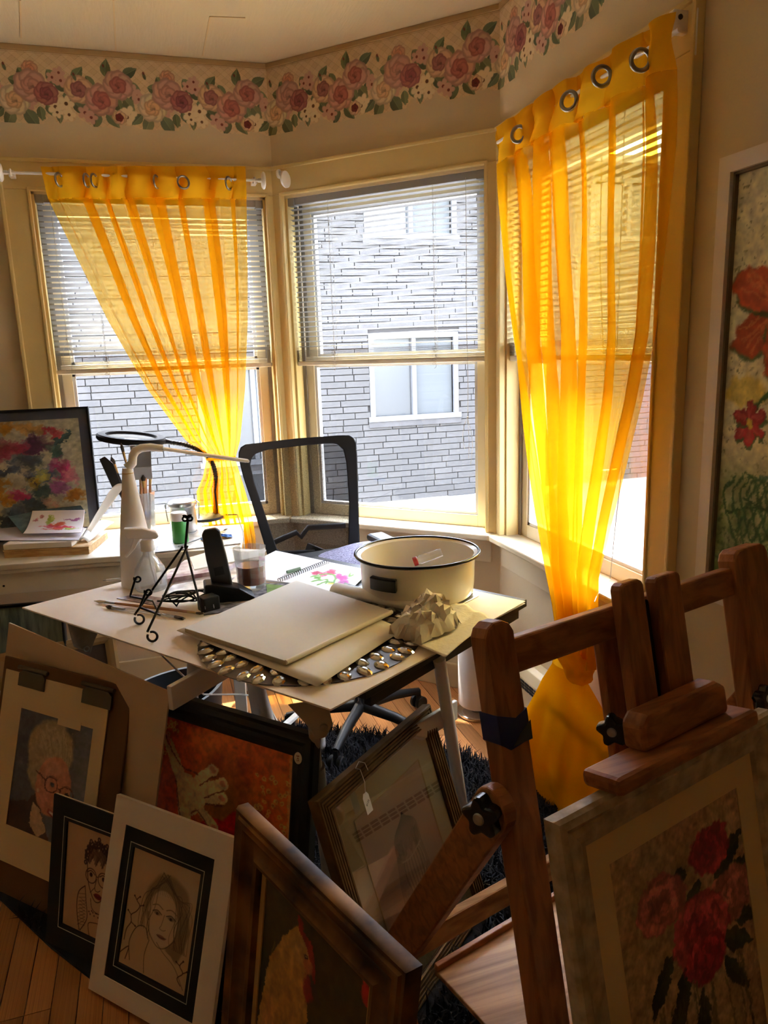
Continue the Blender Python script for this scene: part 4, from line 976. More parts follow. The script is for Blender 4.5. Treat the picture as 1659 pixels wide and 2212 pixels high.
# flower card: paper with a red bloom, bent up at the back
cv = Canvas(90, 70, (236, 232, 232), 9)
for a in ((52, 42, 26, 9, (214, 60, 84)), (50, 34, 14, 8, (226, 100, 60)), (34, 24, 6, 14, (150, 170, 60)), (40, 50, 24, 5, (226, 110, 90)), (64, 50, 14, 4, (170, 190, 90)), (70, 22, 14, 4, (170, 90, 150)), (18, 14, 4, 4, (206, 130, 140)), (10, 20, 4, 4, (206, 130, 140))):
    for i in range(6): cv.ell(a[0]+cv.r.uniform(-.6, .6)*a[2], a[1]+cv.r.uniform(-.5, .5)*a[3], a[2]*.5, a[3]*.5, tuple(np.clip(np.array(a[4])*cv.r.uniform(.85, 1.15), 0, 255)), 0, .7, .3, .4)
cv.warp(5, 6); cme = cv.mesh('flower_card', 1, 1)
g0, g1, g2, g3 = [onz(x, y, ZD+z) for x, y, z in ((50, 1153, .066), (175, 1151, .068), (183, 1102, .118), (70, 1104, .120))]
co = np.zeros(len(cme.vertices)*3); cme.vertices.foreach_get('co', co); co = co.reshape(-1, 3)
for i in range(len(co)):
    u, v = co[i, 0], co[i, 1]; p = g0.lerp(g1, u).lerp(g3.lerp(g2, u), v); co[i] = (p.x, p.y, p.z-.012*math.sin(PI*v)+.001)
cme.vertices.foreach_set('co', co.ravel()); cme.update()
fc = bpy.data.objects.new('flower_card', cme); COL.objects.link(fc); tag(fc, 'small white card with a painted red flower', 'painting')
sm = fc.modifiers.new('solid', 'SOLIDIFY'); sm.thickness = .0012; sm.offset = -1
# curling white sheets rising to the right of the pile
for i, (pp, lb) in enumerate(((((178, 1160, .06), (196, 1150, .06), (272, 1046, .245), (232, 1068, .215)), 'tall curled white sheet rising from the pile on the desk'), (((165, 1172, .03), (190, 1172, .03), (246, 1128, .06), (190, 1140, .065)), 'low folded white sheet slipping off the pile on the desk'))):
    q = [onz(x, y, ZD+z) for x, y, z in pp]
    m = rect_sheet(*q, fn=lambda u, v: V3(.0, -.0, .018*math.sin(PI*u)), n=12); tag(m.build('curled_sheet', M_paper, smooth=60, solid=.0008), lb, 'paper', 'curled sheets on the desk')
# ---- wrapped kraft box at the left edge
kb = thing('kraft_box', 'kraft gift box wrapped in clear film at the left edge', 'box', onz(-12, 1170, ZD))
c = onz(-14, 1160, ZD)+V3(0, .05, 0); m = MB(); m.box(c+V3(0, 0, .065), .07, .06, .13, ux, uy); m.build('box', M_kraft, kb, bevel=.002)
m = MB()
def film(u, v):
    a = u*2*PI; r = .052*(1+.08*math.sin(9*a+7*v)+.05*math.sin(4*a-9*v))*(1 if v < .6 else 1-.9*(v-.6)/.4+.4*max(0, (v-.8))); return c+V3(math.cos(a)*r, math.sin(a)*r*.8, .002+.27*v)
m.sheet(film, 40, 16); m.build('film', M_clearpl, kb)
# ---- glass jar of brushes
jr = thing('brush_jar', 'clear glass jar holding brushes on the desk', 'jar', onz(322, 1160, ZD))
c = onz(312, 1160, ZD); c.z = ZD; RJ = .056; SJ = 1.55
MB().lathe([(0, .004), (RJ*.86, .004), (RJ*.88, .03), (RJ*.97, .14), (RJ*1.06, .19), (RJ*1.03, .19), (RJ*.93, .14), (RJ*.84, .032), (0, .026)], c+V3(0, 0, -.003), 12).build('jar', glass_mat('thick jar glass', (.92, .94, .94), .3, .03, solid=.16, solid_col=(.85, .88, .88)), jr, smooth=25)
M_bw = mat('brush handle wood', rgb(176, 120, 70), .4); M_bk = mat('black brush handle', rgb(26, 24, 24), .35); M_hair = mat('brush bristle', rgb(70, 58, 46), .9); M_fer = mat('brass ferrule', rgb(190, 160, 100), .3, metal=1)
def brush(root_name, label, a, b, r, hm, ferr=.12, tip=.1, bris=None, flat=1, grp=None, cat='brush'):
    root = thing(root_name, label, cat, a, grp); a = Vector(a); b = Vector(b); d = b-a
    MB().tube([a, a+d*.3, a+d*(1-ferr-tip)], [r*.45, r, r*.8], 8).build('handle', hm, root, smooth=60)
    MB().tube([a+d*(1-ferr-tip), a+d*(1-tip)], [r*.8, r*1.05], 10).build('ferrule', M_fer if flat == 1 else M_steel, root, smooth=60)
    MB().tube([a+d*(1-tip), a+d*(1-tip*.5), b], [r*1.05, r*1.35, r*.25], 10).build('bristles', bris or M_hair, root, smooth=60); return root
g_b = 'brushes in the glass jar'
for i, (dx, dy, lx, ly, h, r, hm, br, lb) in enumerate(((-.012, .0, -.055, .01, .215, .0045, M_bk, None, 'black handled brush leaning left in the jar'), (.0, .006, -.03, .0, .25, .0035, M_bk, None, 'slim dark pointed brush in the jar'), (.016, .004, .028, .006, .17, .004, M_bw, None, 'short wooden brush leaning right in the jar'), (.006, -.012, .012, -.012, .165, .005, M_bw, None, 'wooden brush at the front of the jar'), (-.004, .014, .006, .02, .175, .0045, M_bw, mat('white bristle', rgb(214, 200, 176), .9), 'pale bristled brush at the back of the jar'))):
    brush('paint_brush', lb, c+V3(dx*SJ, dy*SJ, .03), c+V3(lx*1.7, ly*SJ, h*SJ), r*1.5, hm, bris=br, grp=g_b)
ps = thing('palette_scraper', 'dark spatula with a broad black blade standing in the jar', 'scraper', c+V3(-.02, .002, .02))
MB().tube([c+V3(-.012, -.01, .03), c+V3(-.075, -.01, .20)], .008, 8).build('handle', M_bk, ps, smooth=60)
m = MB(); m.prism([(-.016, 0), (.02, 0), (.02, .12), (.0, .15), (-.024, .14)], c+V3(-.078, -.012, .195), (1, 0, 0), V3(-.25, 0, 1).normalized(), .007); m.build('blade', M_bk, ps, bevel=.002)
wb = thing('flat_brush', 'wide flat brush in a plastic sleeve standing in the jar', 'brush', c+V3(.01, 0, .02))
t0 = c+V3(.02, .006, .03); dv = V3(.0, 0, 1)
MB().tube([t0, t0+dv*.16, t0+dv*.21], [.006, .009, .014], 10).build('handle', M_bw, wb, smooth=60)
m = MB(); m.prism([(-.034, 0), (.034, 0), (.034, .05), (-.034, .05)], t0+dv*.205+V3(0, -.005, 0), (1, 0, 0), dv, .01, (0, 1, 0)); m.build('ferrule', M_steel, wb, bevel=.001)
m = MB(); m.prism([(-.034, 0), (.034, 0), (.04, .085), (-.038, .088)], t0+dv*.255+V3(0, -.005, 0), (1, 0, 0), dv, .01, (0, 1, 0)); m.build('bristles', mat('grey bristles', rgb(96, 90, 82), .9, noise=.3, nscale=60, stretch=(20, 20, 1)), wb)
m = MB(); m.prism([(-.036, 0), (.036, 0), (.0425, .09), (-.041, .093)], t0+dv*.252+V3(0, -.0065, 0), (1, 0, 0), dv, .013, (0, 1, 0)); m.build('sleeve', M_clearpl, wb)
# ---- steel canister with wire clip on a small dish
cn_ = thing('steel_canister', 'small steel canister with clip lid on the desk', 'canister', onz(398, 1158, ZD)); c = onz(399, 1150, ZD); c.z = ZD+.0062
MB().lathe([(0, 0), (.052, 0), (.055, .006), (.054, .05), (.05, .1), (.052, .108)], c, 32).build('body', M_steel, cn_, smooth=40)
ld = MB().lathe([(.053, .108), (.058, .111), (.058, .122), (.052, .127), (.02, .123), (0, .123)], c, 32).build('lid', M_steel, cn_, smooth=40)
for s in (-1, 1): MB().tube([c+V3(s*.054, 0, .126), c+V3(s*.068, 0, .114), c+V3(s*.065, 0, .086), c+V3(s*.062, 0, .045)], .0026, 6).build('clip_wire', M_steel, cn_, smooth=60)
MB().lathe([(0, 0), (.06, 0), (.075, .005), (.076, .006), (.06, .003), (0, .003)], c-V3(0.014, -.0, .0058), 36).build('dish', M_wplast, cn_, smooth=40)
gb = thing('green_bottle', 'green translucent pill bottle with white cap on the desk', 'bottle', onz(390, 1176, ZD)); c = onz(391, 1172, ZD)+V3(0, -.02, 0); c.z = ZD+.006
MB().lathe([(0, 0), (.027, 0), (.03, .003), (.03, .082), (.025, .09), (0, .09)], c, 28).build('bottle', mat('green plastic', rgb(70, 160, 80), .3, trans=.3), gb, smooth=40)
MB().lathe([(0, .088), (.0285, .088), (.0305, .092), (.0305, .116), (.027, .12), (0, .12)], c, 28).build('cap', M_wplast, gb, smooth=40)
# papers, tray, blue rag and a brush near the right end of the desk
pts = [onz(x, y, ZD) for x, y in ((335, 1196), (520, 1176), (497, 1142), (350, 1150))]
m = MB(); m.prism([(p.x, p.y) for p in pts], (0, 0, ZD+.0003), (1, 0, 0), (0, 1, 0), .0055); tag(m.build('magazine', mat('glossy magazine cover', rgb(206, 204, 208), .35, color2=rgb(120, 112, 96), nscale=16)), 'magazine under the canister on the desk', 'magazine')
m = MB(); cR = onz(468, 1166, ZD)
def ragf(u, v):
    x = (u-.5)*.12; y = (v-.5)*.05; return cR+V3(x, y, .0075+.012*abs(math.sin(11*u+5*v))*(1-abs(2*u-1))+.004*math.sin(23*v+9*u)*(1-abs(2*v-1))+.003)
m.sheet(ragf, 30, 16); tag(m.build('blue_rag', mat('blue cloth', rgb(70, 110, 170), .9), smooth=60, solid=.001), 'crumpled blue rag on the desk', 'rag')
brush('paint_brush', 'thin brush lying across the magazine on the desk', onz(385, 1180, ZD+.012), onz(492, 1142, ZD+.012), .0028, M_bk)
# ---- black magnifier lamp
ml = thing('magnifier_lamp', 'black gooseneck magnifier lamp with round head on the desk', 'lamp', onz(453, 1128, ZD)); c = onz(450, 1124, ZD); c.z = ZD+.0062
MB().lathe([(0, 0), (.075, 0), (.082, .004), (.08, .013), (.06, .022), (.02, .026), (0, .026)], c, 44, sx=1, sy=.8).build('base', M_blkpl, ml, smooth=40)
YM = c.y
st = ony(466, 1112, YM); st.z = ZD+.02
def YP(x, y): return ony(x, y, YM)
MB().tube([st, YP(466, 1056)], .0105, 16).build('post', M_blkpl, ml, smooth=60)
path = [YP(466, 1056), YP(466, 1030), YP(460, 1004), YP(446, 984), YP(424, 970), YP(396, 960), YP(366, 955)]
sp = []
for i in range(len(path)-1):
    for t in np.linspace(0, 1, 10, endpoint=False):
        p0, p1, p2, p3 = path[max(i-1, 0)], path[i], path[i+1], path[min(i+2, len(path)-1)]; sp.append(.5*((2*p1)+(p2-p0)*t+(2*p0-5*p1+4*p2-p3)*t*t+(3*p1-p0-3*p2+p3)*t**3))
rr_ = [.0092 if i % 2 else .0112 for i in range(len(sp))]
MB().tube(sp, rr_, 12).build('gooseneck', M_blkpl, ml)
MB().tube([YP(368, 955), YP(352, 953)], [.009, .015], 12).build('neck_joint', M_blkpl, ml, smooth=60)
hc = YP(284, 946); hx = (YP(362, 953)-YP(210, 943)); hr = hx.length/2; hx.normalize(); hz = V3(0.06, -.10, 1); hz = (hz-hx*hz.dot(hx)).normalized()
MB().lathe([(hr*.72, -.012), (hr*.97, -.012), (hr, -.006), (hr, .006), (hr*.95, .012), (hr*.75, .012), (hr*.72, .006), (hr*.72, -.012)], hc, 48, Z=hz, X=hx, sy=.75).build('head', mat('matt black lamp head', rgb(22, 19, 17), .85, spec=.15), ml, smooth=40)
MB().lathe([(0, .006), (hr*.4, .005), (hr*.74, .001), (hr*.74, -.001), (hr*.4, -.005), (0, -.006)], hc, 40, Z=hz, X=hx, sy=.75).build('lens', M_clear, ml, smooth=60)
pc = [c+V3(.07, .0, .012), onz(502, 1120, ZD)+V3(.02, -.02, .02), onz(520, 1150, ZD)+V3(.01, 0, .0), onz(528, 1185, .72), onz(530, 1200, .55), onz(528, 1200, .3)]
MB().tube(pc, .0025, 8).build('power_cord', M_blkpl, ml, smooth=60)

# ================================================================== THINGS ON THE WORK TABLE
ZB = .7421
def TB(x, y, dz=0): return onz(x, y, ZB+dz)
# ---- white LED lamp
ll = thing('led_lamp', 'slim white desk lamp with conical body and folded-over arm', 'lamp', TB(302, 1266)); c = TB(302, 1262)
YL = c.y
def LP(x, y): return ony(x, y, YL)
hgt = LP(289, 1010).z-ZB; rb = (LP(341, 1255)-LP(262, 1255)).length/2
MB().lathe([(0, 0), (rb*.95, 0), (rb, .004), (rb*.86, hgt*.35), (rb*.62, hgt*.62), (rb*.42, hgt*.82), (rb*.30, hgt*.97), (rb*.27, hgt), (0, hgt)], c, 40).build('body', M_wplast, ll, smooth=50)
MB().lathe([(rb*.305, hgt*.955), (rb*.315, hgt*.955), (rb*.315, hgt*.962), (rb*.305, hgt*.962)], c, 32).build('joint_ring', M_fer, ll)
top_ = c+V3(0, 0, hgt); pth = [top_, LP(286, 1000), LP(287, 985), LP(293, 974), LP(305, 968), LP(325, 966), LP(352, 969)]
MB().tube(pth, [rb*.27, rb*.25, rb*.24, rb*.24, rb*.23, rb*.22, rb*.2], 14).build('neck', M_wplast, ll, smooth=60)
m = MB(); A_ = LP(350, 969); B_ = LP(538, 996); dd = (B_-A_).normalized(); m.box((A_+B_)/2, (B_-A_).length, .034, .009, dd, V3(0, 1, 0), dd.cross(V3(0, 1, 0))); arm = m.build('arm', M_wplast, ll, bevel=.004)
m = MB(); m.box((A_+B_)/2+dd*.03-V3(0, 0, .005), (B_-A_).length*.7, .022, .002, dd, V3(0, 1, 0), dd.cross(V3(0, 1, 0))); m.build('light_strip', M_vinyl, arm)
m = MB(); m.tube([c+V3(-.035, -.002, .02), c+V3(-.06, .01, .022), c+V3(-.1, .02, .02)], .004, 8); m.tube([c+V3(-.1, .02, .02), c+V3(-.11, .03, .018), c+V3(-.105, .05, .012)], .002, 6); m.build('power_plug', M_wplast, ll, smooth=60)
# ---- clear spray bottle
sb_ = thing('spray_bottle', 'clear plastic spray bottle with white trigger head in front of the lamp', 'spray bottle', TB(326, 1286)); c = TB(328, 1272); c.z = ZB; SS = 1.26
MB().lathe([(r_*SS, h_*SS) for r_, h_ in [(0, .001), (.036, .001), (.039, .006), (.04, .03), (.036, .055), (.022, .078), (.014, .09), (.013, .105), (.0118, .105), (.0128, .09), (.0205, .076), (.0345, .054), (.0385, .03), (.0375, .007), (0, .004)]], c, 36).build('bottle', M_clearpl, sb_, smooth=60)
MB().lathe([(r_*SS, h_*SS) for r_, h_ in [(.016, .1), (.0165, .1), (.0165, .122), (.012, .128), (0, .128)]], c, 24).build('collar', M_wplast, sb_, smooth=40)
hd = MB(); hd.prism([(r_*SS, h_*SS) for r_, h_ in [(-.045, .135), (.022, .128), (.03, .134), (.024, .146), (-.008, .158), (-.05, .162), (-.052, .15)]], c+V3(0, .011*SS, 0), (1, 0, 0), (0, 0, 1), .022*SS, (0, -1, 0)); head = hd.build('head', M_wplast, sb_, bevel=.004)
m = MB(); m.prism([(r_*SS, h_*SS) for r_, h_ in [(-.028, .14), (-.012, .138), (-.03, .108), (-.05, .088), (-.056, .09), (-.04, .11)]], c+V3(0, .007*SS, 0), (1, 0, 0), (0, 0, 1), .014*SS, (0, -1, 0)); m.build('trigger', M_wplast, head, bevel=.002)
MB().tube([c+V3(0, 0, .13), c+V3(.004, 0, .07), c+V3(.014, 0, .01)], .0022, 8).build('dip_tube', M_clearpl, sb_)
# ---- wire plate stand
ws = thing('wire_plate_stand', 'black wrought-wire plate stand with curled feet on the table', 'plate stand', TB(345, 1350))
f1 = TB(327, 1388); f2 = TB(299, 1350); f3 = TB(437, 1325); apx = (f1+f2)/2; 
def vp(px, py, base): 
    n = V3(.5, -.85, 0); return onpl(px, py, base, n)
k1 = vp(400, 1180, (f1+f2)/2+V3(.03, .02, 0)); top1 = vp(405, 1120, (f1+f2)/2+V3(.03, .02, 0)); 
RW = .0032
def curl(cn0, ax, up, r, turns, sgn=1, n=26, start=0):
    return [cn0+ax*(r*(1-.55*i/n)*math.cos(start+sgn*turns*2*PI*i/n))+up*(r*(1-.55*i/n)*math.sin(start+sgn*turns*2*PI*i/n)) for i in range(n+1)]
zup = V3(0, 0, 1); ax1 = V3(1, -.1, 0).normalized()
for f, nm in ((f1, 0), (f2, 1)):
    p_top = k1+V3(0, 0, .0)+ax1*(.006 if nm == 0 else -.006)
    cc_ = f+V3(0, 0, .016)+ax1*.004
    m = MB(); m.tube([p_top, f+V3(-.010, 0, .03)+ax1*(.003)], RW, 8); m.tube([cc_+ax1*(.012*math.cos(a))+zup*(.0128*math.sin(a)) for a in np.linspace(2.6, 2.6+5.6, 26)], RW, 8); m.build('front_leg', M_dkwire, ws, smooth=60)
MB().tube([k1, f3+V3(0, 0, .003)], RW, 8).build('rear_leg', M_dkwire, ws, smooth=60)
MB().tube([k1-V3(0, 0, .004), top1-V3(0, 0, .01), top1], RW*1.15, 8).build('spine', M_dkwire, ws, smooth=60)
for s in (-1, 1): MB().tube(curl(top1+ax1*(s*.007), ax1*s, zup, .009, 1.3, 1, start=1.0), RW*.9, 8).build('scroll', M_dkwire, ws, smooth=60)
h1 = vp(345, 1325, f1+V3(0, .02, 0)); 
for (pa, pb, pc_) in (((345, 1328), (302, 1312), (316, 1276)), ((330, 1298), (281, 1288), (293, 1248))):
    base = f1+V3(-.01, .03, 0) if pa[0] == 345 else f2+V3(0, .02, 0)
    A1, B1, C1 = [vp(*q, base) for q in (pa, pb, pc_)]
    m = MB(); m.tube([A1, B1, B1.lerp(C1, .1), C1], RW, 8); m.tube(curl(C1+ax1*.005-zup*.004, ax1, zup, .010, 1.2, 1, start=2.5), RW*.9, 8); m.build('ledge_hook', M_dkwire, ws, smooth=60)
MB().tube([vp(345, 1328, f1+V3(-.01, .03, 0)), vp(330, 1298, f2+V3(0, .02, 0))], RW, 8).build('cross_bar', M_dkwire, ws, smooth=60)
# ---- cordless phone in its cradle, adapter, tangle of cable
ph_ = thing('cordless_phone', 'black cordless phone handset standing in its cradle', 'phone', TB(480, 1300))
c = TB(488, 1296); c.z = ZB
m = MB(); m.prism([(-.06, 0), (.075, 0), (.085, .012), (.04, .042), (-.035, .06), (-.06, .06)], c+V3(0, .035, 0), V3(1, -.15, 0).normalized(), zup, .07, (0, -1, 0)); m.build('cradle', M_blkpl, ph_, bevel=.006)
hl = [(x_*1.32, y_*1.28) for x_, y_ in [(-.022, 0), (.022, 0), (.0225, .08), (.02, .14), (.012, .149), (-.012, .149), (-.02, .14), (-.0225, .08)]]
hu = V3(-.13, .02, 1).normalized(); hxx = V3(1, -.12, .13).normalized()
m = MB(); m.prism(hl, c+V3(-.002, .02, .03), hxx, hu, .024); hs = m.build('handset', mat('dark grey phone', rgb(46, 48, 52), .35), ph_, bevel=.005)
m = MB(); m.prism([(-.014, .05), (.014, .05), (.014, .075), (-.014, .075)], c+V3(-.002, .02, .03)+hxx.cross(hu)*.0245, hxx, hu, .0008); m.build('keypad', M_blkpl, hs)
ad = thing('power_adapter', 'black plug adapter lying beside the drawing pad', 'adapter', TB(452, 1325)); ca_ = TB(452, 1318)
m = MB(); m.box(ca_+V3(0, 0, .022), .05, .045, .042, V3(.9, .4, 0).normalized(), V3(-.4, .9, 0).normalized()); m.build('body', M_blkpl, ad, bevel=.004)
for s in (-1, 1): m = MB(); m.box(ca_+V3(.012*s, -.03, .02), .002, .018, .006); m.build('prong', M_steel, ad)
m = MB(); pts = []; cc_ = TB(395, 1308)
rr2 = random.Random(5)
for i in range(150):
    t = i/149*2*PI*4.3; R_ = .045+.016*math.sin(t*.37+1); pts.append(cc_+V3(R_*math.cos(t)*1.15+.008*math.sin(2.7*t), R_*math.sin(t)*.6, .006+.02*abs(math.sin(t*.61))+.008*math.sin(t*1.7)+.006))
pts += [pts[-1].lerp(ca_+V3(0, 0, .03), k/6)+V3(0, 0, .01*math.sin(k)) for k in range(1, 6)]
m.tube(pts, .0023, 6); tag(m.build('cable_tangle', M_blkpl, smooth=60), 'tangled black cable coil behind the plate stand', 'cable')
# ---- brushes and pen lying at the left of the table
brush('paint_brush', 'flat wooden brush with pale bristles lying left on the table', TB(420, 1322, .006), TB(203, 1298, .006), .0042, M_bw, .1, .12, mat('white bristle', rgb(214, 200, 176), .9), flat=2)
brush('paint_brush', 'round clear-handled brush lying below the flat brush', TB(400, 1336, .005), TB(228, 1310, .005), .0045, M_clearpl, .16, .09, flat=2)
brush('paint_brush', 'long wooden handled brush lying at the coil of cable', TB(250, 1305, .012), TB(440, 1326, .008), .003, M_bw, .1, .08)
pn = thing('ball_pen', 'clear ball pen with black cap lying behind the plate stand feet', 'pen', TB(370, 1335)); a, b = TB(345, 1325, .004), TB(396, 1336, .004)
MB().tube([a, a.lerp(b, .7)], .0035, 8).build('barrel', M_clearpl, pn, smooth=60); MB().tube([a.lerp(b, .65), b], .0042, 8).build('cap', M_blkpl, pn, smooth=60)
m = MB(); p = [TB(x, y, .001) for x, y in ((252, 1293), (345, 1310), (352, 1292), (292, 1284))]; m.prism([(q.x, q.y) for q in p], (0, 0, ZB+.0002), (1, 0, 0), (0, 1, 0), .002); tag(m.build('photo_print', mat('brown photo print', rgb(110, 80, 66), .4, color2=rgb(168, 140, 126), nscale=60)), 'small brown photo print under the spray bottle', 'photo')
# ---- papers behind: pads, magazines, sketch sheets
def flat_sheet(name, px, dz, th, matl, label, cat='paper', bend=0):
    q = [TB(x, y, dz) for x, y in px]; m = MB(); m.prism([(p.x, p.y) for p in q], (0, 0, ZB+dz), (1, 0, 0), (0, 1, 0), th); return tag(m.build(name, matl), label, cat)
flat_sheet('magazine', [(350, 1290), (480, 1268), (560, 1212), (420, 1225)], .0004, .006, mat('art magazine page', rgb(196, 190, 194), .4, color2=rgb(120, 110, 116), nscale=26), 'open art magazine behind the phone', 'magazine')
flat_sheet('paint_pad', [(345, 1262), (480, 1240), (556, 1198), (400, 1218)], .0066, .014, mat('pad with mauve marks', rgb(222, 214, 218), .6, color2=rgb(150, 110, 120), nscale=22), 'thick paper pad with mauve paint marks behind the phone', 'pad')
flat_sheet('folded_sheet', [(420, 1232), (560, 1204), (575, 1190), (478, 1186), (410, 1206)], .021, .004, M_paper, 'folded white sheets on top of the paint pad', 'paper')
flat_sheet('magazine', [(440, 1330), (590, 1310), (640, 1262), (500, 1262)], .0003, .004, mat('newsprint', rgb(150, 146, 150), .7, color2=rgb(60, 58, 66), nscale=40), 'dark printed magazine under the glass tumbler', 'magazine')
sp_ = thing('spiral_sketchbook', 'open spiral sketchbook with white pages at the back of the table', 'sketchbook', TB(640, 1215))
q = [TB(x, y, .001) for x, y in ((575, 1255), (625, 1262), (708, 1216), (596, 1192), (560, 1210))]; m = MB(); m.prism([(p.x, p.y) for p in q], (0, 0, ZB+.001), (1, 0, 0), (0, 1, 0), .005); m.build('pages', mat('blue white page', rgb(228, 232, 240), .8), sp_)
sA, sB = TB(602, 1255, .008), TB(706, 1214, .008); m = MB(); pts = []
for i in range(24*10+1):
    t = i/240; a = t*24*2*PI; ax = (sB-sA).normalized(); sd_ = ax.cross(zup); pts.append(sA.lerp(sB, t)+sd_*(.008*math.cos(a))+zup*(.008*math.sin(a)))
m.tube(pts, .0011, 5); m.build('spiral_wire', M_blkpl, sp_, smooth=60)
MB().tube([TB(620, 1236, .012), TB(648, 1228, .012)], .0055, 10).build('eraser', mat('green eraser stick', rgb(110, 140, 120), .7), sp_)
cv = Canvas(120, 70, (240, 238, 236), 12)
for a in ((60, 24, 20, 8, (206, 70, 110)), (84, 32, 18, 8, (186, 70, 150)), (34, 34, 18, 7, (196, 60, 100)), (96, 42, 12, 7, (190, 90, 170)), (48, 44, 14, 5, (110, 170, 80))):
    for i in range(7): cv.ell(a[0]+cv.r.uniform(-.6, .6)*a[2], a[1]+cv.r.uniform(-.5, .5)*a[3], a[2]*.5, a[3]*.55, tuple(np.clip(np.array(a[4])*cv.r.uniform(.85, 1.15), 0, 255)), .3, .7, .3, .3)
for l in ([(30, 44), (50, 30), (72, 36), (80, 50)], [(44, 56), (60, 44), (70, 52)], [(60, 60), (70, 48), (92, 54)], [(88, 18), (92, 24), (96, 20)]): cv.line(l, 4, (112, 168, 84), .9)
cv.ell(78, 52, 5, 3, (230, 206, 80), 0, .8, .3)
cv.warp(3, 8); tme = cv.mesh('tulip_sketch', 1, 1); g = [TB(x, y, .004) for x, y in ((610, 1256), (745, 1284), (800, 1232), (700, 1212))]
co = np.zeros(len(tme.vertices)*3); tme.vertices.foreach_get('co', co); co = co.reshape(-1, 3); u = co[:, 0]; v = co[:, 1]; G = np.array(g)
co = ((1-u)*(1-v))[:, None]*G[0]+(u*(1-v))[:, None]*G[1]+(u*v)[:, None]*G[2]+((1-u)*v)[:, None]*G[3]; tme.vertices.foreach_set('co', co.ravel()); tme.update()
ts = bpy.data.objects.new('tulip_sketch', tme); COL.objects.link(ts); tag(ts, 'sheet with pink tulips and green leaves painted, beside the enamel basin', 'painting'); s_ = ts.modifiers.new('solid', 'SOLIDIFY'); s_.thickness = .003; s_.offset = -1
flat_sheet('green_leaflet', [(577, 1282), (622, 1276), (640, 1268), (575, 1262)], .0046, .001, mat('green print', rgb(110, 150, 60), .5, noise=.4, nscale=50), 'small green leaflet right of the tumbler', 'leaflet')
flat_sheet('black_folder', [(705, 1300), (790, 1330), (870, 1300), (745, 1262)], .0003, .006, mat('printed folder', rgb(70, 74, 66), .5, color2=rgb(170, 170, 160), nscale=30, stretch=(1, 9, 1)), 'dark striped folder under the rolled paper', 'folder')
# ---- tumbler of paint water
tg = thing('glass_tumbler', 'faceted glass tumbler half full of pinkish paint water', 'glass', TB(545, 1286)); c = TB(545, 1272); c.z = ZB+.0044; rt = .0385; ST = 1.36
MB().lathe([(r_*ST, h_*ST) for r_, h_ in [(0, 0), (.030, 0), (.033, .006), (.034, .05), (rt, .095), (rt-.002, .095), (.0318, .05), (.0305, .012), (0, .010)]], c, 10).build('tumbler', M_clear, tg, smooth=20)
MB().lathe([(r_*ST, h_*ST) for r_, h_ in [(0, .0115), (.0302, .0125), (.0312, .05), (.0318, .054), (0, .054)]], c, 30).build('paint_water', mat('murky pink water', rgb(160, 92, 78), .15, coat=.3), tg, smooth=40)
# ---- jewelled round mirror under the pad
jm = thing('jewelled_tray', 'dark round tray edged with oval faceted glass gems under the drawing pad', 'tray', TB(600, 1420)); 
gp = [onz(x, y, ZB) for x, y in ((440, 1400), (765, 1462), (890, 1400))]
def circ3(a, b, c_):
    ax_, ay_, bx_, by_, cx_, cy_ = a.x, a.y, b.x, b.y, c_.x, c_.y; d_ = 2*(ax_*(by_-cy_)+bx_*(cy_-ay_)+cx_*(ay_-by_))
    return V3(((ax_**2+ay_**2)*(by_-cy_)+(bx_**2+by_**2)*(cy_-ay_)+(cx_**2+cy_**2)*(ay_-by_))/d_, ((ax_**2+ay_**2)*(cx_-bx_)+(bx_**2+by_**2)*(ax_-cx_)+(cx_**2+cy_**2)*(bx_-ax_))/d_, 0)
jc = circ3(*gp); jr_ = (V3(gp[0].x, gp[0].y, 0)-jc).length; jc.z = ZB
MB().lathe([(0, .0002), (jr_+.012, .0002), (jr_+.014, .003), (jr_-.05, .006), (0, .006)], jc, 56).build('tray_disc', mat('dark bronze tray', rgb(70, 60, 54), .35, metal=.5), jm, smooth=30)
M_gem = mat('faceted mirror glass', rgb(214, 210, 202), .08, metal=.9)
gm = MB(); gm.lathe([(0, 0), (1, 0), (.98, .12), (.72, .45), (.35, .62), (0, .66)], (0, 0, 0), 10); gme = gm.mesh('gem', M_gem)
for ring_, (rr3, n) in enumerate(((jr_-.004, 34), (jr_-.044, 28))):
    for i in range(n):
        a = 2*PI*(i+.5*ring_)/n+rnd.uniform(-.02, .02); p = jc+V3(math.cos(a)*rr3, math.sin(a)*rr3, .004)
        tilt = Matrix.Rotation(a+rnd.uniform(-.25, .25), 3, 'Z') @ Matrix.Rotation(.16, 3, 'Y')
        inst(gme, 'gem', jm, p, rot=tilt, scale=(.0215*rnd.uniform(.9, 1.08), .0155*rnd.uniform(.9, 1.1), .0125))
# ---- loose card sheet and drawing pad on top of it
ZS = ZB+.0135
g = [onz(x, y, ZS) for x, y in ((382, 1362), (685, 1483), (872, 1360), (640, 1262))]
cs_ = rect_sheet(g[0], g[1], g[2], g[3], fn=lambda u, v: V3(0, 0, .004*math.sin(3*u)*math.sin(PI*v)), n=10); tag(cs_.build('card_sheet', M_cardw, smooth=60, solid=.0012), 'loose cream card sheet under the drawing pad', 'card')
dp = thing('drawing_pad', 'grey-white drawing pad lying on the cream card sheet', 'pad', onz(620, 1360, ZS))
Zp = ZS+.0055
g = [onz(x, y, Zp) for x, y in ((400, 1366), (618, 1438), (846, 1328), (640, 1262))]
m = MB(); m.prism([(p.x, p.y) for p in g], (0, 0, Zp), (1, 0, 0), (0, 1, 0), .010); m.build('page_block', mat('pad page edges', rgb(200, 186, 156), .8, noise=.25, nscale=300, stretch=(.05, .05, 6)), dp)
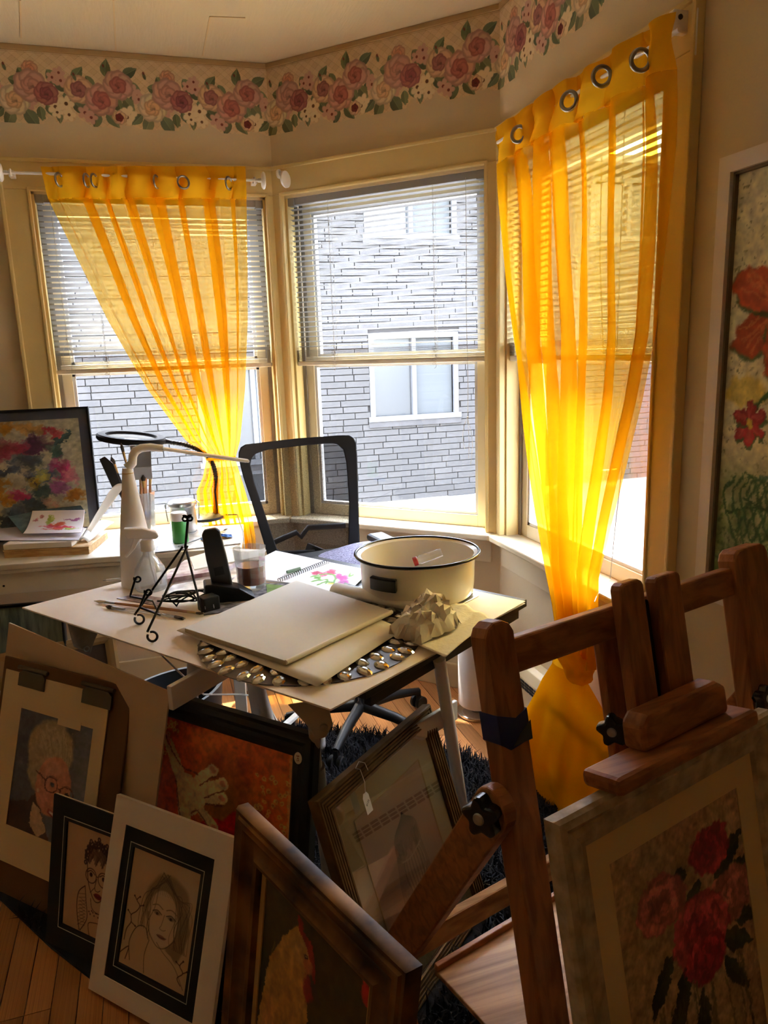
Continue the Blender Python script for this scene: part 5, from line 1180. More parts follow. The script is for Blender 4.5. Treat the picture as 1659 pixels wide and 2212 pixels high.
m = MB(); m.prism([(p.x, p.y) for p in g], (0, 0, Zp+.0102), (1, 0, 0), (0, 1, 0), .0016); m.build('cover_sheet', mat('pad cover', rgb(226, 222, 214), .75, noise=.03, nscale=14), dp)
m = MB(); m.tube([g[1]+V3(0, 0, .008), g[2]+V3(0, 0, .008)], .006, 8); m.build('rolled_edge', M_cardw, dp, smooth=60)
# ---- enamel basin
bs = thing('enamel_basin', 'oval white enamel basin with black rim on the table', 'basin', TB(905, 1250))
HB = .122; rL = onz(769, 1207, ZB+HB+.01); rR = onz(1038, 1186, ZB+HB+.01); bx = (rR-rL); La = bx.length/2; bx.normalize(); bc = (rL+rR)/2; by_ = V3(-bx.y, bx.x, 0); rn = onz(880, 1231, ZB+HB+.01); rfar = onz(925, 1157, ZB+HB+.01); Lb = abs((rfar-rn).dot(by_))/2
bc = bc+by_*(((rfar+rn)/2-bc).dot(by_)); bc.z = ZB+.0085
MB().lathe([(0, 0), (.86, 0), (.885, .006), (.90, .03), (.915, HB-.008), (.985, HB), (.985, HB+.003), (.90, HB-.004), (.885, .03), (.87, .009), (0, .005)], bc, 64, X=bx, sx=La, sy=Lb).build('bowl', mat('white enamel', rgb(226, 218, 204), .22, noise=.05, nscale=6, coat=.3), bs, smooth=40)
MB().tube([bc+bx*(La*.985*math.cos(2*PI*k/72))+by_*(Lb*.985*math.sin(2*PI*k/72))+V3(0, 0, HB+.001) for k in range(72)], .0048, 8, closed=True).build('rim', mat('black enamel', rgb(18, 18, 20), .2), bs, smooth=60)
hp = onpl(815, 1255, bc-by_*Lb*.9-bx*La*.45, -by_-bx*.5)
for sgn in (-1, 1):
    a0_ = PI*1.5-.78 if sgn < 0 else PI*.5-.78
    m = MB(); pts = []
    for k in range(9):
        a = a0_-.25+.5*k/8; pts.append(bc+bx*(La*.925*math.cos(a))+by_*(Lb*.925*math.sin(a)))
    vs = []; 
    for p in pts:
        o_ = (p-bc); o_.z = 0; o_.normalize(); vs += [p+V3(0, 0, .055), p+o_*.012+V3(0, 0, .05), p+o_*.012+V3(0, 0, .086), p+V3(0, 0, .09)]
    fs = []
    for k in range(8): fs += [(k*4+j, k*4+(j+1) % 4, k*4+4+(j+1) % 4, k*4+4+j) for j in range(4)]
    m.add(vs, fs+[(0, 1, 2, 3), (35, 34, 33, 32)]); m.build('handle', mat('black enamel', rgb(18, 18, 20), .2), bs, bevel=.003)
tb_ = thing('paint_tube', 'red capped paint tube lying in the enamel basin', 'paint tube', bc+V3(0, 0, .05)); t0 = onz(893, 1214, ZB+.085); dv = V3(.8, -.2, .25).normalized()
MB().lathe([(0, 0), (.013, 0), (.014, .002), (.014, .012), (.012, .014), (0, .014)], t0, 20, Z=dv).build('cap', mat('red plastic cap', rgb(170, 40, 40), .4), tb_, smooth=40)
MB().lathe([(.009, .014), (.010, .017), (.0135, .022), (.0135, .07), (.012, .09)], t0, 20, Z=dv).build('tube', M_clearpl, tb_, smooth=40)
for i, (dx, dy, cl, nm) in enumerate(((-.03, -.01, (90, 30, 36), 'dark red'), (.03, .01, (60, 70, 90), 'slate blue'), (.07, -.02, (196, 190, 180), 'white'))):
    p = bc+bx*dx*1.6+by_*dy+V3(0, 0, .016); t = thing('paint_tube', '%s paint tube at the bottom of the enamel basin' % nm, 'paint tube', p, 'paint tubes in the basin'); dv = (bx*math.cos(i*1.3)+by_*math.sin(i*1.3)); pmx = mat(nm+' tube', rgb(*cl), .4)
    MB().lathe([(0, 0), (.008, 0), (.008, .015), (0, .015)], p, 14, Z=dv).build('cap', M_wplast, t, smooth=40); MB().lathe([(.006, .015), (.012, .024), (.012, .075), (.003, .1)], p, 16, Z=dv).build('tube', pmx, t, smooth=40)
# glasses case / trays under the basin, right side
st_ = thing('steel_tray', 'small rounded metal tray peeking out under the right end of the basin', 'tray', TB(1010, 1300)); c = TB(1003, 1298); m = MB()
u_ = (TB(1034, 1288)-TB(985, 1312)).normalized(); v_ = V3(-u_.y, u_.x, 0); pl = []
for k in range(28):
    a = 2*PI*k/28; pl.append((math.copysign(abs(math.cos(a))**.4, math.cos(a))*.055, math.copysign(abs(math.sin(a))**.4, math.sin(a))*.026))
m.prism(pl, TB(1000, 1296), u_, v_, .0055, (0, 0, 1)); m.build('tray', M_steel, st_, bevel=.002)
MB().tube([TB(985, 1300, .009), TB(1010, 1284, .012), TB(1020, 1282, .012)], .003, 8).build('clip', M_steel, st_, smooth=60)
# rolled paper in front of the basin
ro = thing('rolled_paper', 'roll of cream paper lying in front of the enamel basin', 'paper roll', TB(800, 1290)); A_, B_ = TB(724, 1272, .026), TB(905, 1312, .02); m = MB(); ax = (B_-A_).normalized(); sd_ = V3(-ax.y, ax.x, 0); vs = []; n = 30
for i in range(2):
    for k in range(n+1):
        a = 2*PI*1.3*k/n; r_ = .024-.005*k/n+(0 if i == 0 else -.006); vs.append((A_ if i == 0 else B_)+sd_*(r_*math.cos(a)*1.15)+zup*(r_*math.sin(a)*.75))
m.add(vs, [(k, k+1, n+1+k+1, n+1+k) for k in range(n)]); m.build('roll', M_cardw, ro, smooth=60, solid=.001)
# ---- paper towel: flat quilted sheet and a crumpled one
M_towel = mat('quilted paper towel', rgb(230, 222, 204), .9, bump=.7, bscale=70)
g = [TB(x, y, .012) for x, y in ((858, 1372), (962, 1420), (1064, 1336), (960, 1290))]
m = rect_sheet(*g, fn=lambda u, v: V3(0, 0, .006*math.sin(5*u+2)*math.sin(4*v)+.004*math.sin(17*u)*v), n=24); tag(m.build('paper_towel', M_towel, smooth=60, solid=.0012), 'flat quilted paper towel sheet hanging over the table edge', 'paper towel')
cT = TB(918, 1358, .012); m = MB(); rc = random.Random(12); CN = 15
jit = {(i, j): (rc.uniform(-.011, .011), rc.uniform(-.010, .010), rc.uniform(-.016, .016)) for i in range(CN+1) for j in range(CN+1)}
def crum(u, v):
    i, j = round(u*CN), round(v*CN); x = (u-.5)*2; y = (v-.5)*2; r = max(0, 1-abs(x)**2.6)*max(0, 1-abs(y)**2.4); jx, jy, jz = jit[(i, j)]
    h = r**.5*(.040+.028*abs(math.sin(2.2*x+1.2*y+.5))+.012*(1+x))+jz*r
    return cT+e2*(x*.088+jx)-e1*(y*.058+jy)+V3(0, 0, max(.002, h))
m.sheet(crum, CN, CN); tag(m.build('crumpled_towel', mat('crumpled tissue', rgb(236, 228, 210), .9), smooth=22, solid=.001), 'crumpled paper towel heaped on the flat one', 'paper towel')
# ================================================================== FRAMED PICTURES
M_blkmat = mat('black mat board', rgb(26, 25, 25), .8)
M_wmat = mat('white mat board', rgb(232, 222, 206), .85)
M_bevel = mat('mat bevel edge', rgb(206, 196, 180), .7)
M_back = mat('brown backing board', rgb(110, 76, 44), .85)
# ---- white matted pencil portrait standing in front
def matted(name, label, x, y, yaw, lean, w, h, cols, win, z0, canvas, grp=None):
    o, U, V = pose(x, y, yaw, lean, z0); N = U.cross(V); root = thing(name, label, 'picture', o+U*(w/2), grp)
    slab(root, 'backing', o, U, V, 0, w, 0, h, -.008, -.003, M_wmat)
    lvl = 0
    for i, (mm, (l, r_, b, t)) in enumerate(cols):
        # window-cut board: ring between this inset and the next
        l2, r2, b2, t2 = cols[i+1][1] if i+1 < len(cols) else win
        m = MB(); zt = .0015*(len(cols)-i); vs = []
        for (aa, bb, cc, dd, zz) in ((l, r_, b, t, -.003), (l, r_, b, t, zt), (l2, r2, b2, t2, zt), (l2+.002, r2+.002, b2+.002, t2+.002, -.003)):
            vs += [o+U*aa+V*cc+N*zz, o+U*(w-bb)+V*cc+N*zz, o+U*(w-bb)+V*(h-dd)+N*zz, o+U*aa+V*(h-dd)+N*zz]
        fs = []
        for r in range(4):
            q = (r+1) % 4
            for k in range(4): fs.append((r*4+k, r*4+(k+1) % 4, q*4+(k+1) % 4, q*4+k))
        m.add(vs, fs); m.build('mat_board', mm, root)
    # thin pale bevel line round the window
    l, r_, b, t = win
    for e in (.010,):
        ring_frame(root, 'bevel_line', o+U*(l-e)+V*(b-e)+N*.0016, U, V, w-l-r_+2*e, h-b-t+2*e, [(0, 0), (0, .0006), (.0016, .0006), (.0016, 0)], M_bevel)
    me = canvas.mesh('artwork', w-l-r_, h-b-t); place_print(me, 'artwork', root, o+U*l+V*b, U, V, -.0025)
    return root, o, U, V
# portrait of a woman with waved hair, pencil
cv = Canvas(150, 215, (206, 178, 142), 21); cv.tint(cv.fbm(30, 3), (196, 166, 130), .4)
INK = (52, 40, 30); GR = (120, 98, 76)
hx, hy = 86, 92
cv.ell(hx+2, hy-6, 50, 66, (148, 126, 98), 0, .9, .12, .06); cv.ell(hx+30, hy+30, 24, 50, (140, 118, 92), .15, .9, .15, .08)
cv.poly([(56, 205), (62, 150), (80, 150), (110, 160), (140, 190), (145, 215), (50, 215)], (204, 176, 142), .95)
cv.ell(hx-4, hy+12, 33, 50, (210, 184, 150), -.08, 1, .06)
for k in range(46):
    t = k/45; xx = lerp(36, 140, t); cv.line([(hx-8+8*math.sin(k), hy-62+6*math.sin(k*1.3)), (lerp(hx-10, xx, .6), hy-46+abs(t-.5)*30), (xx+4*math.sin(k*2.1), hy-14+18*math.sin(k*.7)), (xx-5+6*math.sin(k), hy+30+10*math.sin(k*1.9)), (xx+3*math.sin(k*3), hy+56)], .9, GR if k % 2 else (70, 54, 40), .85 if abs(t-.45) > .22 else .0)
for k in range(12): cv.line([(hx-20+k*3, hy-58), (hx-34+k*4, hy-40), (hx-40+k*6, hy-28)], .9, GR, .5)
for ex in (hx-17, hx+13):
    cv.ell(ex, hy+6, 9, 4.5, (120, 100, 84), .1, .8, .5); cv.ell(ex, hy+7, 3, 3, INK, 0, 1, .3); cv.line([(ex-10, hy+5), (ex, hy+1), (ex+10, hy+6)], 1.4, INK); cv.line([(ex-11, hy-5), (ex, hy-9), (ex+11, hy-4)], 1.8, GR, .9)
cv.line([(hx-1, hy+4), (hx-5, hy+24), (hx-8, hy+30), (hx, hy+32), (hx+5, hy+29)], 1.1, GR, .9); cv.ell(hx-2, hy+44, 11, 4, (150, 96, 80), .08, 1, .3); cv.line([(hx-12, hy+43), (hx-2, hy+45), (hx+9, hy+43)], 1, INK)
cv.line([(hx-36, hy+10), (hx-30, hy+42), (hx-10, hy+62), (hx+8, hy+60), (hx+26, hy+40)], 1.1, INK, .8)
cv.ell(38, 166, 20, 34, (200, 172, 138), .12, 1, .08); cv.line([(24, 200), (18, 168), (30, 138), (48, 132), (58, 150)], 1.4, INK, .9); cv.line([(60, 150), (54, 180), (58, 210)], 1.2, INK, .8); cv.line([(76, 148), (92, 160), (120, 176), (142, 205)], 1.1, INK, .7)
for vv in ([(28, 84), (22, 92), (30, 100), (24, 112), (14, 122), (16, 134), (8, 150), (6, 170)], [(22, 92), (16, 86)], [(30, 100), (38, 96)], [(14, 122), (6, 116)], [(16, 134), (26, 138)], [(136, 158), (130, 168), (138, 178), (128, 190), (136, 200)], [(130, 168), (122, 164)], [(138, 178), (146, 172)], [(0, 196), (18, 178), (14, 202)]): cv.line(vv, 1.6, (60, 30, 26), .95)
for p in ((28, 84), (16, 86), (38, 96), (6, 116), (26, 138), (122, 164), (146, 172), (136, 158)): cv.ell(p[0], p[1], 2.2, 2.2, (60, 30, 26), 0, 1, .3)
wm_w, wm_h = .369, .448
matted('matted_portrait', 'pencil portrait of a woman with waved hair in white and black mats', -.273, 1.608, -46.5, 18.6, wm_w, wm_h, [(M_wmat, (0, 0, 0, 0)), (M_blkmat, (.115*wm_w, .14*wm_w, .10*wm_h, .13*wm_h))], (.205*wm_w, .23*wm_w, .19*wm_h, .225*wm_h), .012, cv, 'matted pictures leaning at the table')
# ---- black matted ink drawing of a woman with glasses
cv = Canvas(130, 190, (206, 170, 134), 31); cv.tint(cv.fbm(40, 7), (190, 150, 118), .4); BR_ = (58, 26, 22)
hx, hy = 74, 78
cv.line([(50, 60), (54, 92), (62, 112), (72, 124), (84, 120), (98, 96)], 1.5, BR_)
for k in range(34):
    a = PI+PI*k/33; r0 = 26; cxk, cyk = hx+math.cos(a)*r0, 52+math.sin(a)*28; cv.line([(cxk, cyk), (cxk+6*math.sin(k*2), cyk-6), (cxk+5*math.cos(k), cyk+6), (cxk-4, cyk+3)], 2.2, BR_)
for k in range(26): cv.line([(44+k*2.3, 56-6*math.sin(k)), (48+k*2.2, 40), (50+k*2.1, 30+5*math.sin(k*1.7))], 1.8, BR_, .8)
for p in ((46, 62), (56, 22), (74, 14), (92, 20), (102, 40), (104, 62), (50, 42)): cv.ell(p[0], p[1], 4.2, 4.8, BR_, 0, 1, .2); cv.ell(p[0], p[1], 2, 2.4, (150, 110, 90), 0, 1, .2)
for ex in (60, 88):
    cv.line([(ex+12*math.cos(a), 82+13*math.sin(a)) for a in np.linspace(0, 6.3, 20)], 1.5, BR_, curve=False); cv.ell(ex, 80, 4, 4.5, BR_, 0, 1, .3); cv.line([(ex-9, 78), (ex, 73), (ex+9, 78)], 1.6, BR_)
cv.line([(72, 80), (76, 80)], 1.5, BR_); cv.line([(73, 84), (70, 102), (76, 106), (82, 102)], 1.2, BR_); cv.line([(60, 112), (70, 100)], 1, BR_)
cv.ell(78, 114, 10, 5.5, (130, 20, 30), .1, 1, .2); cv.line([(68, 113), (78, 115), (88, 112)], 1, (60, 10, 14))
cv.line([(48, 104), (34, 120), (32, 150), (40, 186)], 1.6, BR_); cv.line([(48, 104), (52, 130), (56, 160), (42, 186)], 1.4, BR_); cv.line([(62, 122), (66, 138), (80, 144), (96, 136)], 1.2, BR_); cv.line([(64, 190), (60, 168), (74, 162), (92, 160)], 1.3, BR_)
for k in range(9): cv.line([(35, 122+k*7), (50, 118+k*6)], .8, BR_, .7); cv.line([(38, 128+k*6), (52, 134+k*5)], .8, BR_, .6)
for k in range(10): cv.ell(60+3*k, 146+4*math.sin(k*2), 2, 2, BR_, 0, .7, .3)
matted('matted_drawing', 'ink drawing of a woman in round glasses in a black mat', -.390, 1.801, -45, 12.4, .30, .378, [(M_blkmat, (0, 0, 0, 0))], (.052, .052, .06, .055), .012, cv, 'matted pictures leaning at the table')
# sheet of paper behind the black mat
o, U, V = pose(-.390, 1.801, -45, 12.4, .012); N = U.cross(V); m = MB(); m.box(o+U*.138+V*.17-N*.016, .30, .34, .001, U, V, N); tag(m.build('backing_sheet', M_cardw), 'pale sheet peeking out behind the black matted drawing', 'paper')
# ---- portrait on clip board
o, U, V = pose(-.615, 2.118, -45.2, 17.2, .010); N = U.cross(V); bw, bh = .51, .64
pb = thing('clip_board', 'brown drawing board with two clips holding a portrait', 'drawing board', o+U*(bw/2))
slab(pb, 'board', o, U, V, 0, bw, 0, bh, -.008, 0, M_back, .002)
M_clip = mat('tarnished clip metal', rgb(92, 80, 62), .45, metal=.6)
for cu_ in (.135, .395):
    m = MB(); c0_ = o+U*cu_+V*(bh-.025)+N*.004; m.prism([(-.055, -.045), (.055, -.045), (.055, -.01), (.04, .0), (-.04, .0), (-.055, -.01)], c0_, U, V, .004); cl = m.build('clip', M_clip, pb, bevel=.001)
    MB().tube([c0_+U*-.06+V*.006+N*.002, c0_+U*.06+V*.006+N*.002], .006, 10).build('clip_spring', M_clip, cl, smooth=60)
# portrait sheet
pt = thing('clipped_portrait', 'painted portrait of a smiling grey-haired woman with glasses in cream mat', 'picture', o+U*.2)
pw, phh = .42, .52
o2 = o+U*.018+V*.085+N*.002
m = MB(); vs = []
l, r_, b, t = .085, .045, .10, .095
for (aa, bb, cc, dd, zz) in ((0, 0, 0, 0, -.001), (0, 0, 0, 0, .002), (l, r_, b, t, .002), (l, r_, b, t, -.001)): vs += [o2+U*aa+V*cc+N*zz, o2+U*(pw-bb)+V*cc+N*zz, o2+U*(pw-bb)+V*(phh-dd)+N*zz, o2+U*aa+V*(phh-dd)+N*zz]
fs = [(r*4+k, r*4+(k+1) % 4, ((r+1) % 4)*4+(k+1) % 4, ((r+1) % 4)*4+k) for r in range(4) for k in range(4)]; m.add(vs, fs); m.build('mat_board', mat('cream mat', rgb(220, 196, 150), .85), pt)
cv = Canvas(130, 165, (92, 92, 104), 41); cv.tint(np.clip(cv.X/130*1.3-.35, 0, 1), (128, 128, 134), .9); cv.tint(np.clip((cv.fbm(26, 2)-.5)*4, 0, 1)*(cv.X < 50), (120, 118, 126), .6)
cv.poly([(0, 165), (0, 132), (30, 122), (46, 108), (70, 150), (80, 165)], (78, 52, 40)); cv.ell(20, 150, 34, 26, (70, 46, 36), 0, .9, .3); cv.poly([(44, 120), (58, 130), (70, 152), (58, 165), (40, 150)], (206, 176, 140))
cv.ell(62, 46, 42, 44, (176, 158, 126), .1, 1, .12, .05); cv.ell(46, 70, 22, 36, (170, 152, 122), .1, 1, .15, .06); cv.ell(60, 30, 34, 24, (186, 168, 134), .1, .8, .4)
for k in range(24): cv.line([(36+k*2.6, 22+8*math.sin(k)), (50+k*2, 40+5*math.cos(k*1.7)), (60+k*1.6, 64)], 1.4, (206, 188, 152) if k % 2 else (146, 128, 98), .45)
cv.ell(74, 92, 31, 42, (206, 142, 114), .12, 1, .07); cv.ell(64, 110, 16, 16, (214, 140, 118), 0, .5, .6); cv.ell(92, 112, 12, 14, (210, 136, 114), 0, .5, .6); cv.ell(70, 66, 22, 12, (214, 160, 130), .1, .7, .6)
GL = (92, 50, 42)
for ex, ey in ((70, 90), (98, 96)):
    cv.line([(ex+11*math.cos(a), ey+10*math.sin(a)) for a in np.linspace(0, 6.3, 20)], 1.6, GL, curve=False); cv.ell(ex+1, ey-1, 4, 3, (70, 60, 60), 0, 1, .3); cv.line([(ex-8, ey-9), (ex+2, ey-12), (ex+9, ey-8)], 1.4, (120, 80, 66), .8)
cv.line([(81, 90), (88, 93)], 1.6, GL); cv.line([(60, 86), (40, 78)], 1.6, GL); cv.line([(86, 96), (90, 112), (84, 116)], 1.3, (160, 90, 76)); cv.ell(82, 128, 14, 5, (150, 56, 56), .3, 1, .25); cv.ell(82, 127, 10, 2.4, (232, 214, 200), .3, 1, .3); cv.ell(48, 104, 2, 3, (220, 190, 150))
cv.warp(2.5, 7).grain(.15, 5); me = cv.mesh('artwork', pw-l-r_+.004, phh-b-t+.004); place_print(me, 'artwork', pt, o2+U*(l-.002)+V*(b-.002), U, V, .0004)
m = MB(); m.box(o2+U*(l+.20)+V*(phh-t-.004)+N*.003, .09, .022, .0006, U, V, N); m.build('torn_flap', mat('cream mat', rgb(220, 196, 150), .85), pt)
# ---- black framed hand painting
hw_, hh_ = .608, .60; o, U, V = pose(-.203, 1.897, -48.2, 10.2, .010); N = U.cross(V); hf_ = thing('black_framed_painting', 'orange painting of a reaching hand and a bather in wide black frame', 'painting', o+U*.3)
ring_frame(hf_, 'frame', o, U, V, hw_, hh_, [(0, -.02), (0, .004), (.006, .01), (.020, .011), (.030, .007), (.040, .009), (.055, .006), (.062, .0), (.062, -.02)], mat('black stained wood', rgb(24, 22, 21), .5, bump=.2, bscale=90))
cv = Canvas(210, 210, (190, 88, 34), 51); f = cv.fbm(50, 1); cv.tint(np.clip((f-.42)*3, 0, 1), (214, 130, 50), .6); cv.tint(np.clip((cv.fbm(36, 6)-.5)*4, 0, 1), (150, 48, 26), .7); cv.tint(np.clip(cv.X/210*2-.9, 0, 1)*np.clip(1-cv.Y/120, 0, 1), (206, 106, 40), .6); cv.tint(np.clip(1-np.hypot(cv.X-120, cv.Y-75)/60, 0, 1), (120, 92, 46), .8)
for k in range(130):   # honeycomb marks along corners
    x, y = (cv.r.uniform(4, 50), cv.r.uniform(4, 60)) if k % 2 else (cv.r.uniform(150, 206), cv.r.uniform(30, 150))
    if (k % 2 and x+y < 75) or (not k % 2 and x > 150+.25*abs(y-90)): cv.ell(x, y, 3.0, 2.6, (224, 180, 100), 0, .9, .2); cv.ell(x, y, 1.8, 1.5, (176, 96, 40), 0, .9, .3)
for k in range(22): a = k*.5; cv.line([(20+k*.8, 120+k*2), (34+8*math.sin(k), 128+k*2), (52, 122+k*2+4*math.sin(k*1.4))], 1, (150, 70, 26), .6); cv.line([(64+8*math.cos(a), 118+22*math.sin(a)), (70, 130)], 1.2, (206, 150, 50), .6)
cv.tint(((cv.X < 8) | (cv.X > 204))*1., (214, 170, 110), .6)
cv.ell(160, 112, 52, 36, (176, 30, 26), -.15, 1, .08, .05); cv.ell(112, 118, 28, 22, (180, 34, 28), -.2, 1, .1); cv.ell(186, 140, 16, 34, (178, 32, 28), .1, 1, .1); cv.ell(165, 160, 30, 24, (120, 84, 50), 0, .9, .3, .1); cv.ell(190, 170, 20, 26, (170, 70, 60), 0, .7, .5, .2)
SK = (224, 190, 142)
# raised hand: thumb, palm, fingers
cv.poly([(28, 22), (40, 26), (62, 58), (84, 62), (96, 78), (88, 96), (74, 104), (70, 126), (58, 126), (52, 92), (48, 70), (28, 34)], SK)
for (x0, y0, x1, y1, w_) in ((82, 62, 104, 44, 12), (90, 70, 118, 56, 13), (92, 80, 118, 72, 13), (84, 92, 108, 108, 12)): cv.line([(x0, y0), ((x0+x1)/2, (y0+y1)/2), (x1, y1)], w_, SK, curve=False); cv.ell(x1-1, y1, 5, 4, (190, 130, 100), 0, .9, .3)
cv.ell(34, 28, 4, 8, (200, 130, 106), -.5, .9, .3)
for l in ([(84, 68), (106, 50)], [(92, 78), (118, 64)], [(94, 86), (116, 80)], [(28, 22), (52, 50), (82, 56)], [(48, 70), (54, 96), (60, 124)], [(74, 102), (82, 96), (106, 114)]): cv.line(l, 1.6, (96, 50, 30), .9)
cv.line([(64, 124), (76, 158), (92, 176)], 17, SK); cv.line([(58, 128), (70, 160), (82, 182)], 1.4, (96, 50, 30), .8); cv.line([(72, 122), (88, 156), (98, 170)], 1.4, (96, 50, 30), .8)
cv.poly([(80, 178), (98, 168), (108, 190), (118, 210), (78, 210), (72, 192)], (18, 66, 52)); cv.ell(118, 172, 13, 14, SK, .2, 1, .08); cv.ell(121, 174, 2, 1.6, (50, 30, 26)); cv.ell(124, 182, 3, 1.4, (170, 60, 50)); cv.ell(114, 162, 10, 6, (200, 150, 110), .2, .9, .3)
cv.line([(118, 190), (140, 204), (160, 212)], 16, SK); cv.line([(72, 196), (80, 212)], 12, SK)
for p in ((140, 186), (146, 192), (140, 197), (149, 198)): cv.ell(p[0], p[1], 4, 5, (214, 196, 160), 0, 1, .2)
cv.a = np.clip(cv.a*1.22, 0, 1); cv.warp(2, 7).grain(.25, 6)
me = cv.mesh('artwork', hw_-.12, hh_-.12, vcol_mat('oil paint print', .5)); place_print(me, 'artwork', hf_, o+U*.06+V*.06, U, V, -.002)
slab(hf_, 'backing', o, U, V, .03, hw_-.03, .03, hh_-.03, -.018, -.004, M_back)
# price sticker on the frame corner
st = thing('price_sticker', 'oval white price sticker on the corner of the black frame', 'sticker', o+U*(hw_-.03)+V*(hh_-.05)); so = o+U*(hw_-.038)+V*(hh_-.058)+N*.0118
MB().lathe([(0, 0), (.011, 0), (.011, .0006), (0, .0006)], so, 28, Z=N, X=V, sx=1.25, sy=1).build('label', M_wmat, st)
def text_obj(body, o, X, Y, size, matl, parent, name='lettering'):
    c = bpy.data.curves.new(name, 'FONT'); c.body = body; c.size = size; c.align_x = 'CENTER'; c.align_y = 'CENTER'; c.extrude = .0001
    t = bpy.data.objects.new(name, c); COL.objects.link(t); X = Vector(X).normalized(); Y = Vector(Y).normalized(); Z = X.cross(Y)
    dg = bpy.context.evaluated_depsgraph_get(); me = bpy.data.meshes.new_from_object(t.evaluated_get(dg)); bpy.data.objects.remove(t); me.materials.clear(); me.materials.append(matl)
    return inst(me, name, parent, Vector(o)+Z*.0003, rot=basis(X, Y, Z))
text_obj('$45', so+N*.0008, -V, U, .010, mat('red ink', rgb(150, 40, 36), .7), st)
# ---- gold ribbed frame with the line drawing
gw, gh = .491, .559; o, U, V = pose(.346, 1.228, 40.6, 17.2, .010); N = U.cross(V); gf = thing('ribbed_gold_frame', 'line drawing of a long-haired woman from behind in ribbed bronze frame', 'picture', o+U*.25)
pr = [(0, -.016), (0, .006)]
for k in range(5): pr += [(.003+k*.0085, .010-k*.0012), (.0075+k*.0085, .010-k*.0012), (.009+k*.0085, .004-k*.0012), (.0105+k*.0085, .004-k*.0012)]
pr += [(.046, .0), (.046, -.016)]
ring_frame(gf, 'frame', o, U, V, gw, gh, pr, mat('bronze gilt wood', rgb(120, 92, 54), .4, metal=.35, noise=.4, nscale=30))
slab(gf, 'mat_board', o, U, V, .04, gw-.04, .04, gh-.04, -.012, -.004, mat('olive cream mat', rgb(196, 178, 128), .85))
cv = Canvas(160, 200, (196, 150, 116), 61); cv.tint(cv.fbm(60, 4), (176, 132, 102), .5); LN = (52, 32, 24)
for k in range(26):
    t = k/25; cv.line([(88+t*6, 46-6*math.sin(PI*t)), (62+t*52, 62), (56+t*60, 90+4*math.sin(k))], 1.0, LN, .85)
    if t < .3 or t > .75: cv.line([(60+t*52, 70), (48+t*70, 120), (44+t*74, 170+10*math.sin(k))], .9, LN, .8)
for k in range(22): t = k/21; cv.line([(66+t*42, 98+3*math.sin(k)), (64+t*46, 118), (68+t*40, 140+6*math.sin(t*PI))], .9, (206, 170, 130) if k % 3 else LN, .8)
cv.line([(64, 96), (84, 100), (112, 94)], 1.8, (216, 184, 146)); cv.line([(108, 96), (112, 120), (100, 142)], 1.3, (206, 170, 130))
for k in range(30): t = k/29; cv.line([(88, 146), (60+t*62, 152+8*math.sin(PI*t)), (52+t*72, 164+14*math.sin(PI*t))], .9, LN, .8)
cv.line([(124, 150), (140, 166), (158, 174)], 1.1, LN); cv.line([(104, 178), (106, 190), (112, 199)], 1.1, LN); cv.line([(58, 172), (62, 199)], 1.1, LN)
for k in range(40): cv.ell(44+cv.r.uniform(0, 16), 160+cv.r.uniform(0, 40), 2, 2, LN, 0, .5, .6)
cv.line([(72, 180), (78, 178), (80, 186), (74, 190), (72, 180)], 1, LN)
mi = .105; me = cv.mesh('artwork', gw-2*mi, gh-2*mi); place_print(me, 'artwork', gf, o+U*mi+V*mi, U, V, -.0034)
ring_frame(gf, 'gilt_fillet', o+U*(mi-.003)+V*(mi-.003)-N*.004, U, V, gw-2*mi+.006, gh-2*mi+.006, [(0, 0), (0, .002), (.003, .0016), (.003, 0)], mat('gilt fillet', rgb(190, 150, 80), .35, metal=.5))
slab(gf, 'glazing', o, U, V, .042, gw-.042, .042, gh-.042, -.0015, -.0005, M_pane)
# string tag
tg_ = thing('price_tag', 'white string tag hanging over the bronze frame', 'price tag', o+U*.19+V*(gh-.12)); tc_ = onpl(794, 1735, o+N*.016, N)
down = (V3(0, 0, -1)-N*V3(0, 0, -1).dot(N)).normalized(); sx_ = down.cross(N).normalized()*-1
m = MB(); m.prism([(-.011, -.022), (.011, -.022), (.011, .016), (.006, .024), (-.006, .024), (-.011, .016)], tc_, -down.cross(N) if False else N.cross(down)*-1 if False else down.cross(N)*-1, -down, .0006, N); tl_ = m.build('tag', M_paper, tg_)
tops = o+V*gh; p_t = onpl(782, 1655, o+N*.012, N); MB().tube([tc_-down*.02+N*.001, onpl(788, 1690, o+N*.014, N), onpl(778, 1662, o+N*.014, N), onpl(768, 1660, o+N*.014, N), onpl(775, 1645, o+N*.002, N), onpl(788, 1648, o+N*.013, N), onpl(795, 1664, o+N*.013, N)], .0008, 5).build('string', M_paper, tg_, smooth=60)
Xt = down.cross(N)*-1
if Xt.dot(U) < 0: Xt = -Xt
text_obj('#125', tc_+N*.0008-down*.001, Xt*.85-down*.5, (-down)*.85-Xt*.5, .0075, mat('black ink', rgb(30, 24, 20), .7), tg_)
